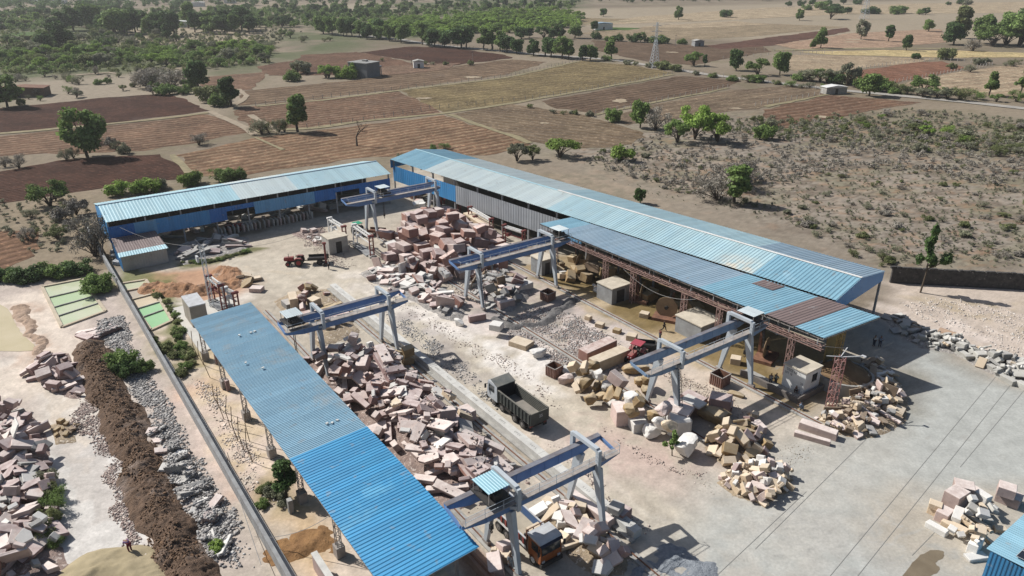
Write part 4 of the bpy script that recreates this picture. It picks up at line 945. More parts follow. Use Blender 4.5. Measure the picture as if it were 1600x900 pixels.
def dump_truck():
    a,b=46.0,2.45
    t=thing('dump_truck','dark grey tipper lorry with white cab and number 25 parked beside the kerb wall','lorry',W(a,b),YAW+math.pi)
    wb=mat('cab_white_blue',(.50,.53,.55),(.40,.43,.46),1,dust=(.36,.32,.26),dustlo=.45,rough=.4)
    mb=MB(); mb.bb(-4.1,3.9,-.45,.45,.75,1.05); mb.bb(-4.1,-3.7,-1.1,1.1,.65,.9); mb.bb(-.4,.9,-1.15,-.6,.55,1.0); mb.bb(-.4,.9,.6,1.15,.55,1.0); mb.build('chassis',M['dark'],t)
    for x in(2.95,1.25,-1.35,-2.85):
        for y in(-1.05,1.05): wheel(t,x,y,.52,.32 if x>0 else .5,rimg)
    mb=MB(); pts=[(2.2,.75),(4.2,.75),(4.28,1.6),(4.05,2.95),(2.2,3.0)]; mb.prof(pts,-1.22,1.22); cab=mb.build('cab',wb,t)
    mb=MB(); mb.add([(4.287,-1.08,1.68),(4.287,1.08,1.68),(4.075,1.02,2.82),(4.075,-1.02,2.82)],[(0,1,2,3)]); mb.build('windscreen',M['glass'],cab)
    for s in(-1,1):
        mb=MB(); mb.bb(2.75,3.85,s*1.23-.005,s*1.23+.005,1.75,2.65); mb.build('side_window',M['glass'],cab)
        mb=MB(); mb.box((4.2,s*1.5,2.2),(.12,.22,.55)); mb.beam((4.1,s*1.2,2.5),(4.2,s*1.5,2.4),.05); mb.build('mirror',M['dark'],cab)
        mb=MB(); mb.box((4.3,s*.95,.95),(.06,.32,.22)); mb.build('headlight',M['silver'],cab)
    mb=MB(); mb.bb(4.15,4.42,-1.24,1.24,.45,.85); mb.build('bumper',M['dark'],cab)
    mb=MB(); mb.bb(-4.3,1.9,-1.25,1.25,1.15,1.25); mb.build('dump_floor',tipf,t)
    for s in(-1,1):
        mb=MB(); y0,y1=(1.19,1.27) if s>0 else(-1.27,-1.19); mb.bb(-4.3,1.9,y0,y1,1.25,2.55)
        for k in range(10): x=-4.2+k*.66; mb.bb(x,x+.1,y1 if s>0 else y0-.09,y1+.09 if s>0 else y0,1.2,2.5)
        mb.bb(-4.3,1.9,s*1.25-.1,s*1.25+.1,2.552,2.64)
        for k in range(5): mb.bb(-4.25,1.8,s*1.17-.02,s*1.17+.02,1.42+k*.23,1.48+k*.23)
        mb.build('dump_side',tip,t)
    mb=MB(); mb.add([(1.9,-1.26,1.25),(1.9,1.26,1.25),(2.05,1.26,2.9),(2.05,-1.26,2.9),(1.98,-1.26,1.25),(1.98,1.26,1.25),(2.13,1.26,2.9),(2.13,-1.26,2.9)],[(0,1,2,3),(7,6,5,4),(0,4,5,1),(1,5,6,2),(3,7,4,0)]); mb.build('headboard',mat('headboard_dark',(.02,.022,.024),None,2,rough=.7),t)
    mb=MB(); mb.add([(1.98,-1.3,2.92),(1.98,1.3,2.92),(3.35,1.3,3.35),(3.35,-1.3,3.35),(1.98,-1.3,3.0),(1.98,1.3,3.0),(3.35,1.3,3.43),(3.35,-1.3,3.43)],[(3,2,1,0),(4,5,6,7),(0,1,5,4),(1,2,6,5),(2,3,7,6),(3,0,4,7)]); mb.build('cab_guard',mat('guard_teal',(.10,.125,.13),(.08,.1,.1),1,dust=(.36,.32,.26),dustlo=.45,rough=.5),t)
    mb=MB(); mb.bb(-4.4,-4.31,-1.28,1.28,1.12,2.6); tg=mb.build('tailgate',tip,t)
    text('25',.5,M['silver'],tg,Matrix(((0,0,-1,-4.407),(-1,0,0,-.15),(0,1,0,2.0),(0,0,0,1))),'number_marking')
    for s in(-1,1):
        mb=MB(); mb.bb(-4.16,-4.08,s*.95-.2,s*.95+.2,.72,.86); mb.build('tail_light',M['redsteel'],t); 
        mb=MB(); mb.bb(-4.0,-3.97,s*1.05-.26,s*1.05+.26,.25,.75); mb.build('mudflap',M['blk'],t)
dump_truck()
def cargo_lorry():
    a,b=66.9-3.5,-9.05
    t=thing('cargo_lorry','orange cab lorry with red panelled load bed below the nearest crane','lorry',W(a,b),YAW)
    og=mat('lorry_orange',(.33,.105,.03),(.27,.085,.03),1,dust=(.36,.32,.26),dustlo=.45,rough=.45); rd=mat('lorry_red',(.27,.06,.05),(.21,.05,.045),1.2,rough=.55); bl=mat('lorry_blue',(.05,.11,.26),(.07,.12,.22),1.5,rough=.6,stain=(1.4,(.15,.12,.1),.62))
    mb=MB(); mb.bb(-4.2,3.2,-.42,.42,.7,1.0); mb.build('chassis',M['dark'],t)
    for x,w in((2.4,.3),(-1.4,.5),(-2.7,.5)):
        for y in(-1.0,1.0): wheel(t,x,y,.52,w,M['silver'] if x>0 else rimg)
    mb=MB(); mb.prof([(1.75,.7),(3.45,.7),(3.52,1.55),(3.3,2.75),(1.75,2.8)],-1.15,1.15); cab=mb.build('cab',og,t)
    mb=MB(); mb.prof([(1.6,2.83),(3.36,2.78),(3.5,2.88),(3.3,2.98),(1.6,3.0)],-1.2,1.2); mb.build('cab_roof',M['silver'],cab)
    mb=MB(); mb.prof([(3.36,2.76),(3.62,2.62),(3.64,2.7),(3.4,2.9)],-1.18,1.18); mb.build('sun_visor',mat('visor_navy',(.03,.035,.06),None,2),cab)
    mb=MB(); mb.add([(3.528,-1.02,1.66),(3.528,1.02,1.66),(3.33,.98,2.66),(3.33,-.98,2.66)],[(0,1,2,3)]); mb.build('windscreen',M['glass'],cab)
    for s in(-1,1):
        mb=MB(); mb.bb(2.2,3.15,s*1.155-.006,s*1.155+.006,1.7,2.55); mb.build('side_window',M['glass'],cab)
        mb=MB(); mb.box((3.55,s*1.4,2.1),(.1,.2,.5)); mb.beam((3.35,s*1.15,2.4),(3.55,s*1.4,2.3),.05); mb.build('mirror',M['dark'],cab)
        mb=MB(); mb.box((3.5,s*.85,.95),(.08,.3,.2)); mb.build('headlight',M['silver'],cab)
    mb=MB(); mb.bb(3.4,3.66,-1.17,1.17,.42,.82); mb.build('bumper',M['dark'],cab)
    mb=MB(); mb.bb(-4.4,1.5,-1.2,1.2,1.1,1.2); mb.build('load_floor',mat('dusty_floor',(.42,.37,.29),(.33,.29,.23),.9,rough=.9),t)
    for s in(-1,1):
        y0,y1=(1.14,1.22) if s>0 else(-1.22,-1.14)
        mb=MB(); mb.bb(-4.4,1.5,y0,y1,1.2,2.15,m=0)
        if s<0:
            for k in range(9): x=-4.3+k*.66; mb.bb(x,x+.24,y0-.05,y0,1.45,2.08,m=1)
        sd=mb.build('load_side',[bl if s>0 else M['dark'],rd],t)
        mb=MB(); mb.bb(-4.4,1.5,s*1.18-.07,s*1.18+.07,2.152,2.22); mb.build('side_rail',M['silver'],sd)
        if s<0:
            mb=MB(); mb.bb(-4.4,1.5,-1.235,-1.222,1.1,1.42); mb.build('white_band',M['wpaint'],sd)
    mb=MB(); mb.bb(-4.45,-4.402,-1.2,1.2,1.1,2.1); mb.build('tailboard',rd,t)
    mb=MB()
    for y in(-1.15,-.4,.4,1.15): mb.beam((1.45,y,1.2),(1.45,y,3.1),.07)
    mb.beam((1.45,-1.2,3.1),(1.45,1.2,3.1),.07); mb.beam((1.45,-1.2,2.6),(1.45,1.2,2.6),.06); mb.build('headboard_rack',M['rust'],t)
    return t
cargo_lorry()
def tractor(name,label,loc,rotz,bodym,canopy=None,rimm=None):
    t=thing(name,label,'tractor',loc,rotz)
    mb=MB(); mb.prof([(.2,.85),(1.75,.85),(1.85,1.05),(1.8,1.45),(.2,1.55)],-.32,.32); mb.build('bonnet',bodym,t)
    mb=MB(); mb.bb(-1.0,1.3,-.28,.28,.55,.9); mb.bb(1.0,1.25,-.65,.65,.38,.5); mb.build('chassis',M['dark'],t)
    rm=rimm or bodym
    for s in(-1,1):
        wheel(t,-.75,s*.8,.72,.42,rm,24); wheel(t,1.15,s*.7,.42,.26,rm,18)
        mb=MB(); mb.prof([(-1.45,1.25),(-1.2,1.52),(-.4,1.55),(-.05,1.3),(-.1,1.25),(-.45,1.47),(-1.15,1.45),(-1.38,1.2)],s*.8-.26,s*.8+.26); mb.build('mudguard',bodym,t)
    mb=MB(); mb.box((-.75,0,1.15),(.5,.5,.12)); mb.box((-1.0,0,1.4),(.1,.5,.45)); mb.build('seat',M['blk'],t)
    mb=MB(); mb.beam((0,0,1.4),(-.3,0,1.75),.05); N=14
    for k in range(N): 
        a0,a1=2*math.pi*k/N,2*math.pi*(k+1)/N; f=lambda a:(-.3+.1*math.sin(a),.2*math.cos(a),1.75+.12*math.sin(a)); mb.beam(f(a0),f(a1),.035)
    mb.build('steering_wheel',M['dark'],t)
    mb=MB(); mb.tube((1.0,.15,1.45),(1.0,.15,2.15),.045,n=8); mb.build('exhaust',M['dark'],t)
    mb=MB(); mb.box((1.85,.2,1.2),(.05,.14,.14)); mb.box((1.85,-.2,1.2),(.05,.14,.14)); mb.build('headlight',M['silver'],t)
    if canopy:
        mb=MB()
        for x in(-1.2,.1):
            for y in(-.6,.6): mb.beam((x,y,1.4),(x,y,2.25),.05)
        mb.build('canopy_frame',M['dark'],t); mb=MB(); mb.box((-.55,0,2.29),(1.6,1.5,.08)); mb.build('canopy',canopy,t)
    return t
tred=mat('tractor_red',(.27,.025,.03),(.22,.03,.035),1.2,dust=(.36,.32,.26),dustlo=.45,rough=.4)
g=G(462,414); tractor('tractor','red tractor with red wheels hitched to a low trailer by pink gravel',(g.x,g.y,0),math.pi+R(4),tred)
def trailer(label,loc,rotz,bm,L=3.2,tilt=0,cat='trailer'):
    t=thing('farm_trailer',label,cat,loc,rotz)
    mb=MB(); mb.M=Matrix.Rotation(tilt,4,'Y'); mb.bb(-L/2,L/2,-.95,.95,.85,.95); mb.bb(-L/2,L/2,-.95,-.9,.95,1.35); mb.bb(-L/2,L/2,.9,.95,.95,1.35); mb.bb(-L/2,-L/2+.05,-.9,.9,.95,1.35); mb.build('load_bed',bm,t)
    mb=MB(); mb.beam((-L/2,0,.7),(L/2+1.5,0,.6),.14); mb.beam((-.4,-.8,.5),(-.4,.8,.5),.12); mb.build('drawbar',M['dark'],t)
    for s in(-1,1): wheel(t,-.4,s*.95,.5,.26,M['dark'],18)
    return t
g=G(497,411); trailer('low dark flat trailer behind the red tractor',(g.x,g.y,0),math.pi+R(8),M['dark'])
g=G(524,409)
rd=thing('drill_rig','upright red drilling column standing behind the flat trailer','drill',(G(510,414).x,G(510,414).y,0),.4)
mb=MB(); mb.beam((0,0,.3),(0,0,3.9),.36,.3); mb.box((0,0,4.0),(.6,.5,.3)); mb.build('mast',M['redsteel'],rd)
mb=MB(); mb.box((0,0,.25),(1.1,1.0,.2)); mb.tube((-.5,-.55,.25),(-.5,.55,.25),.25,n=12); mb.build('base',M['dark'],rd)
mb=MB(); mb.box((.35,0,1.6),(.4,.35,.7)); mb.tube((.35,0,.3),(.35,0,2.6),.05,n=8); mb.build('drill_head',M['dark'],rd)
pk=mat('tractor_pink_red',(.40,.07,.09),(.33,.07,.09),1.2,rough=.5)
g=G(992,562); tractor('tractor','small red tractor with pinkish canopy under the faded crane end',(g.x,g.y,0),YAW+math.pi/2+R(200),tred,canopy=pk)
g=G(1009,549); trailer('black tipping trolley raised behind the pink canopied tractor',(g.x,g.y,0),YAW+R(250),M['dark'],3.0,R(-14))
gt=mat('green_canopy',(.03,.28,.17),None,2)
g=G(562,367); tractor('tractor','dark tractor with green canopy parked left of the pink block heap',(g.x,g.y,0),R(-50),mat('tractor_dark',(.05,.06,.06),None,2),canopy=gt)
g=G(589,368); trailer('dark trailer loaded with scrap beside the green canopied tractor',(g.x,g.y,0),R(170),M['rust'])
g=G(360,357)
tractor('tractor','red loader tractor half hidden in the shade of the blue cladding opening',W(-37.5,-5.0),YAW+R(70),tred)
# white roofed trolley low by the lorry (near edge)
wt=YT('covered_trolley','dark red trolley with flat white lid beside crane leg at the bottom edge','trolley',71.2,-15.0)
mb=wt.mb(); mb.bb(69.6,72.4,-15.9,-14.95,.3,1.5); mb.build('body',M['redsteel'],wt.t)
mb=wt.mb(); mb.bb(69.5,72.5,-16.0,-14.85,1.5,1.6); mb.build('lid',M['wpaint'],wt.t)
mb=wt.mb()
for x in(70,72):
    for y in(-15.9,-15): mb.tube((x,y-.05,.3),(x,y+.05,.3),.28,n=12)
mb.build('wheel',M['blk'],wt.t)
# ------------------------------------------------------------------ people
skin=mat('skin',(.22,.12,.075),None,4,rough=.6); hairm=mat('hair',(.015,.012,.01),None,4)
CL={k:mat('cloth_'+k,v,None,6,rough=.9) for k,v in dict(white=(.6,.6,.58),black=(.03,.03,.035),blue=(.20,.27,.36),navy=(.05,.06,.09),grey=(.30,.32,.33),purple=(.20,.13,.28),maroon=(.16,.03,.04),teal=(.20,.27,.27)).items()}
def skinned(name,V,E_,Rr,root,m,parent,sub=1):
    me=bpy.data.meshes.new(name); me.from_pydata(V,E_,[]); me.materials.append(m)
    o=bpy.data.objects.new(name,me); COL.objects.link(o); o.parent=parent
    md=o.modifiers.new('skin','SKIN'); md.use_smooth_shade=True
    if not me.skin_vertices: me.skin_vertices.new()
    sv=me.skin_vertices[0].data
    for i,r in enumerate(Rr): sv[i].radius=(r,r) if not isinstance(r,tuple) else r
    sv[root].use_root=True
    o.modifiers.new('sub','SUBSURF').levels=sub; o.modifiers['sub'].render_levels=sub
    return o
def person(label,loc,rotz,pose,top,bottom):
    t=thing('person',label,'person',loc,rotz)
    J=dict(pelvis=(0,0,.95),waist=(0,0,1.1),chest=(0,0,1.32),neck=(0,0,1.47),head=(.01,0,1.58),crown=(.0,0,1.69),
      lsh=(0,.19,1.40),lel=(-.02,.25,1.13),lwr=(.06,.26,.90),lha=(.08,.26,.81), rsh=(0,-.19,1.40),rel=(-.02,-.25,1.13),rwr=(.06,-.26,.90),rha=(.08,-.26,.81),
      lhp=(0,.1,.9),lkn=(.02,.11,.5),lan=(-.01,.11,.09),lto=(.16,.12,.04), rhp=(0,-.1,.9),rkn=(.02,-.11,.5),ran=(-.01,-.11,.09),rto=(.16,-.12,.04))
    J.update(pose)
    K=list(J); V=[J[k] for k in K]; ix={k:i for i,k in enumerate(K)}
    E_=[('pelvis','waist'),('waist','chest'),('chest','neck'),('neck','head'),('head','crown'),('chest','lsh'),('lsh','lel'),('lel','lwr'),('lwr','lha'),('chest','rsh'),('rsh','rel'),('rel','rwr'),('rwr','rha'),('pelvis','lhp'),('lhp','lkn'),('lkn','lan'),('lan','lto'),('pelvis','rhp'),('rhp','rkn'),('rkn','ran'),('ran','rto')]
    rad=dict(pelvis=.13,waist=.115,chest=.13,neck=.055,head=.095,crown=.075,lsh=.065,lel=.045,lwr=.032,lha=.035,lhp=.085,lkn=.06,lan=.042,lto=.04)
    rr=[rad.get(k,rad.get('l'+k[1:],.05)) for k in K]
    body=skinned('body',V,[(ix[a],ix[b]) for a,b in E_],rr,0,skin,t)
    def garment(nm,keys,edges,grow,m,root):
        kk=keys; i2={k:i for i,k in enumerate(kk)}
        skinned(nm,[J[k] for k in kk],[(i2[a],i2[b]) for a,b in edges],[rad.get(k,rad.get('l'+k[1:],.05))+grow for k in kk],i2[root],m,t)
    garment('shirt',['pelvis','waist','chest','lsh','lel','rsh','rel'],[('pelvis','waist'),('waist','chest'),('chest','lsh'),('lsh','lel'),('chest','rsh'),('rsh','rel')],.022,CL[top],'chest')
    garment('trousers',['pelvis','lhp','lkn','lan','rhp','rkn','ran'],[('pelvis','lhp'),('lhp','lkn'),('lkn','lan'),('pelvis','rhp'),('rhp','rkn'),('rkn','ran')],.028,CL[bottom],'pelvis')
    h=Vector(J['head']);c=Vector(J['crown']); skinned('hair',[h+(c-h)*.45+Vector((-.03,0,0)),c+Vector((-.02,0,.02))],[(0,1)],[.1,.085],0,hairm,t)
    f=(h-Vector(J['neck'])).normalized(); 
    return t
stride=dict(lkn=(.2,.1,.52),lan=(.32,.1,.1),lto=(.48,.1,.06),rkn=(-.02,-.1,.5),ran=(-.3,-.1,.14),rto=(-.18,-.1,.05),lel=(-.12,.24,1.15),lwr=(-.1,.25,.9),lha=(-.08,.25,.83),rel=(.1,-.24,1.14),rwr=(.26,-.22,.98),rha=(.32,-.22,.93))
akimbo=dict(lel=(-.05,.38,1.15),lwr=(.08,.2,1.02),lha=(.1,.14,1.0))
bend=dict(pelvis=(0,0,.92),waist=(.12,0,1.03),chest=(.36,0,1.08),neck=(.5,0,1.05),head=(.6,0,1.0),crown=(.7,0,.95),lsh=(.4,.18,1.06),rsh=(.4,-.18,1.06),lel=(.45,.22,.78),rel=(.45,-.22,.78),lwr=(.55,.12,.55),rwr=(.55,-.12,.55),lha=(.58,.1,.47),rha=(.58,-.1,.47),lkn=(.06,.12,.5),rkn=(.06,-.12,.5))
squat=dict(pelvis=(-.12,0,.3),waist=(-.06,0,.46),chest=(.08,0,.68),neck=(.15,0,.82),head=(.2,0,.92),crown=(.2,0,1.03),lsh=(.1,.19,.75),rsh=(.1,-.19,.75),lel=(.3,.25,.58),rel=(.3,-.25,.58),lwr=(.48,.15,.5),rwr=(.48,-.15,.5),lha=(.55,.12,.48),rha=(.55,-.12,.48),lhp=(-.1,.11,.3),rhp=(-.1,-.11,.3),lkn=(.26,.17,.5),rkn=(.26,-.17,.5),lan=(.02,.14,.09),ran=(.02,-.14,.09),lto=(.2,.15,.05),rto=(.2,-.15,.05))
def at(u,v,z=0): g=G(u,v,z); return (g.x,g.y,z)
person('person in white shirt and dark trousers standing in shade on the apron',at(1365,541),R(200),{},'white','navy')
person('person in blue grey shirt, hands on hips, in shade on the apron',at(1374,542),R(240),akimbo,'blue','navy')
person('person in pale shirt standing left beside the wet pool by the crane leg',at(1203,602),R(250),{},'grey','black')
person('person in pale shirt with arm bent, standing right of two beside the cabin',at(1211,602),R(210),akimbo,'teal','black')
person('person in white shirt sitting on the ledge in front of white cabin',at(1243,613,.42),R(250),squat,'white','black')
person('person in light blue crouching at the foot of the dark retaining wall',at(1252,640),R(150),squat,'blue','grey')
person('person walking across the ochre floor by the grey block house',at(1037,517),R(-30),stride,'black','black')
person('person in purple and maroon bending on the sand heap',at(204,862,.25),R(150),bend,'purple','maroon')
person('person in dark clothes beside the red tractor trailer',at(514,421),R(180),{},'grey','black')
person('person in black crouching on the bed of the orange lorry',tuple(W(64.0,-9.6,1.2)),YAW+R(30),squat,'black','black')
person('person in dark red standing by the black trolley',at(1031,531),R(200),{},'maroon','navy')
person('person in grey walking beside the lorry behind crane leg',at(797,889),R(-60),stride,'grey','grey')
# ------------------------------------------------------------------ stones
STC=dict(pink=((.38,.225,.18),(.30,.165,.135),(.70,.61,.56)),mauve=((.29,.20,.185),(.22,.15,.14),(.64,.55,.52)),white=((.66,.64,.60),(.55,.53,.49),(.78,.76,.73)),
  cream=((.56,.45,.32),(.46,.36,.25),(.68,.59,.47)),ochre=((.35,.25,.13),(.23,.16,.09),(.50,.42,.30)),grey=((.30,.295,.28),(.22,.215,.205),(.50,.48,.45)),
  pale=((.50,.39,.35),(.39,.30,.27),(.77,.69,.64)),carved=((.46,.45,.41),(.34,.33,.30),(.58,.56,.52)),brown=((.26,.19,.13),(.18,.13,.09),(.42,.34,.26)))
STW=dict(pink='terracotta',mauve='mauve',white='white',cream='cream',ochre='ochre',grey='grey',pale='pinkish',carved='ashen',brown='brown')
for k,(c1,c2,d) in STC.items(): M['st_'+k]=mat('stone_'+k,c1,c2,.9,rough=.92,bump=.45,bscale=3.2,rnd=.2,dust=d,dustlo=.8 if k not in('white','carved') else .4,coords='obj',spec=.15,bdist=.06,stain=(1.1,tuple(x*.62 for x in c1),.63))
HA0,HB0,HR=-62.0,-62.0,.25
HM=np.zeros((int(182/HR),int(166/HR)))
def cbox(l,w,h,ch=.03,jit=0.0,r=rng):
    ch=min(ch,l*.2,w*.2,h*.2); mb=MB(); vs=[];ix={}
    for sx in(-1,1):
        for sy in(-1,1):
            for sz in(-1,1):
                j=Vector((r.uniform(-jit,jit)*l,r.uniform(-jit,jit)*w,r.uniform(-jit,jit)*h))
                c=Vector((sx*l/2,sy*w/2,sz*h/2))+j
                for ax in range(3):
                    o=Vector((-sx*ch,-sy*ch,-sz*ch)); o[ax]=0
                    ix[(sx,sy,sz,ax)]=len(vs); vs.append(c+o)
    fs=[]
    def q(*k): fs.append([ix[i] for i in k])
    P=(1,-1)
    for s in(-1,1):
        q((s,-1,-1,0),(s,1,-1,0),(s,1,1,0),(s,-1,1,0)); q((-1,s,-1,1),(1,s,-1,1),(1,s,1,1),(-1,s,1,1)); q((-1,-1,s,2),(1,-1,s,2),(1,1,s,2),(-1,1,s,2))
    for s in(-1,1):
        for u in(-1,1):
            q((s,u,-1,0),(s,u,1,0),(s,u,1,1),(s,u,-1,1)); q((s,-1,u,0),(s,1,u,0),(s,1,u,2),(s,-1,u,2)); q((-1,s,u,1),(1,s,u,1),(1,s,u,2),(-1,s,u,2))
            for w_ in(-1,1): q((s,u,w_,0),(s,u,w_,1),(s,u,w_,2))
    cen=Vector((0,0,0))
    out=[]
    for f in fs:
        p=[vs[i] for i in f]; n=(p[1]-p[0]).cross(p[2]-p[0]); c=sum(p,Vector())/len(p)
        out.append(f if n.dot(c)>0 else f[::-1])
    mb.add(vs,out); return mb
_ico=None
def boulder(l,w,h,seed,cut=.35):
    bm=bmesh.new(); bmesh.ops.create_icosphere(bm,subdivisions=3,radius=1.0); r=random.Random(seed)
    planes=[(Vector((r.gauss(0,1),r.gauss(0,1),r.gauss(0,1))).normalized(),r.uniform(.55,.82)) for _ in range(12)]+[(Vector((x,y,z)),.72) for x,y,z in((1,0,0),(-1,0,0),(0,1,0),(0,-1,0),(0,0,1))]
    mb=MB(); vs=[]
    for v in bm.verts:
        p=v.co.copy()
        for n,d in planes:
            e=p.dot(n)-d
            if e>0: p-=n*e
        k=1+.34*(float(fbm(p.x*1.7+seed,p.y*1.7+p.z*1.9,4,seed))-.5)
        vs.append(Vector((p.x*k*l*.62,p.y*k*w*.62,p.z*k*h*.62)))
    mb.add(vs,[[v.index for v in f.verts] for f in bm.faces]); bm.free(); return mb
def pprism(l,w,h,r=rng):
    n=r.choice([4,5,5,6]); ang=sorted([2*math.pi*(k+r.uniform(-.3,.3))/n for k in range(n)])
    pts=[(l/2*math.cos(a)*r.uniform(.85,1.2),w/2*math.sin(a)*r.uniform(.85,1.2)) for a in ang]
    mb=MB(); n=len(pts); ins=[(x*.97,y*.97) for x,y in pts]; e=min(.03,h*.2)
    vs=[(x,y,-h/2) for x,y in pts]+[(x,y,h/2-e) for x,y in pts]+[(x,y,h/2) for x,y in ins]
    mb.add(vs,[tuple(range(n-1,-1,-1)),tuple(range(2*n,3*n))]+[(i,(i+1)%n,n+(i+1)%n,n+i) for i in range(n)]+[(n+i,n+(i+1)%n,2*n+(i+1)%n,2*n+i) for i in range(n)]); return mb
def baluster(l,w,r=rng):
    mb=MB(); prof=[(0,.9),(.08,.9),(.1,.55),(.3,.8),(.42,.98),(.55,.75),(.7,.5),(.85,.7),(.9,.9),(1,.9)]; N=12; vs=[];
    for t,k in prof: vs+=[(l*(t-.5),w/2*k*math.cos(2*math.pi*j/N),w/2*k*math.sin(2*math.pi*j/N)) for j in range(N)]
    mb.add(vs,[(i*N+j,(i+1)*N+j,(i+1)*N+(j+1)%N,i*N+(j+1)%N) for i in range(len(prof)-1) for j in range(N)]+[tuple(range(N)),tuple(range(len(vs)-1,len(vs)-N-1,-1))]); return mb
LABS=[]; NST=[0]
def foot(a,b,l,w,yaw,step=HR):
    nx=max(2,int(l/step)+1); ny=max(2,int(w/step)+1)
    X,Yy=np.meshgrid(np.linspace(-l/2,l/2,nx),np.linspace(-w/2,w/2,ny)); c,s=math.cos(yaw),math.sin(yaw)
    A=a+X*c-Yy*s; B=b+X*s+Yy*c
    i=np.clip(((A-HA0)/HR).astype(int),0,HM.shape[0]-1); j=np.clip(((B-HB0)/HR).astype(int),0,HM.shape[1]-1)
    return A-a,B-b,i,j
def stone(shape,l,w,h,col,a,b,yaw,tilt=0.0,z=None,label=None,desc=None,place=None,group=None,key=0.0,edge=False,follow=.8,irr=.02,ch=.035,end='the left end'):
    NST[0]+=1; sd=NST[0]
    if edge: fl,fw,fh=l,h,w
    else: fl,fw,fh=l,w,h
    dA,dB,i,j=foot(a,b,fl,fw,yaw); H=HM[i,j]
    gx=gy=0.0
    if z is None:
        Mx=np.stack([dA.ravel(),dB.ravel(),np.ones(dA.size)],1); cf=np.linalg.lstsq(Mx,H.ravel(),rcond=None)[0]
        gx=float(np.clip(cf[0],-.75,.75))*follow; gy=float(np.clip(cf[1],-.75,.75))*follow
        res=H-(dA*gx+dB*gy); z0=float(np.percentile(res,86 if follow<=.5 else(76 if follow<=.6 else 62)))
    else: z0=z
    n=Vector((-gx,-gy,1)); n+=Vector((rng.gauss(0,1),rng.gauss(0,1),0))*tilt; n.normalize()
    d=Vector((math.cos(yaw),math.sin(yaw),0)); xx=(d-n*d.dot(n)).normalized(); yy=n.cross(xx)
    cen=Vector((a,b,z0))+n*(fh/2-.02)
    i2,j2=i,j; top=z0+fh+(dA*gx+dB*gy)*.8; HM[i2,j2]=np.maximum(HM[i2,j2],top-.05)
    if edge: Rm=Matrix((xx,-n*-1,yy)).transposed() if False else Matrix((xx,n,-yy)).transposed()
    else: Rm=Matrix((xx,yy,n)).transposed()
    if shape=='boulder': mb=boulder(l,w,h,sd); nm='boulder'
    elif shape=='baluster': mb=baluster(l,w); nm='carved_baluster'
    elif shape=='poly': mb=pprism(l,w,h); nm='stone_slab'
    else:
        mb=cbox(l,w,h,ch,irr)
        nm='stone_beam' if l>2.6*max(w,h) else('stone_slab' if h<.42*min(l,w) or edge else 'stone_block')
        if l<1.05: nm='stone_offcut'
        elif nm=='stone_block' and irr>=.06: nm='quarry_block'
    o=mb.build(nm,M['st_'+col]); Rw=Matrix.Rotation(YAW,3,'Z')@Rm
    wv=W(cen.x,cen.y,cen.z); o.location=wv; o.rotation_euler=Rw.to_euler()
    tag(o,label,{'boulder':'boulder','stone_slab':'stone slab','stone_beam':'stone beam','stone_offcut':'offcut','carved_baluster':'carved stone'}.get(nm,'stone block'),group,'thing')
    if label is None:
        sz='large ' if l*w*h>2.2 else('small ' if l*w*h<.28 else '')
        st='' if shape in('boulder','baluster') else('upright ' if edge else('tilted ' if n.z<.955 else 'flat '))
        wd={'boulder':'boulder','carved_baluster':'baluster','quarry_block':'block','stone_beam':'beam','stone_slab':'slab','stone_block':'block','stone_offcut':'offcut'}[nm]
        LABS.append((o,f'{sz}{st}{STW[col]} {wd}',place,key,group,end,cen.x-.7*cen.y))
    return o
def inpoly(P,a,b): return float(poly_sd(np.array([a]),np.array([b]),P)[0])
def wsel(d):
    x=rng.random()*sum(d.values())
    for k,v in d.items():
        x-=v
        if x<=0: return k
    return k
BEDS=[]
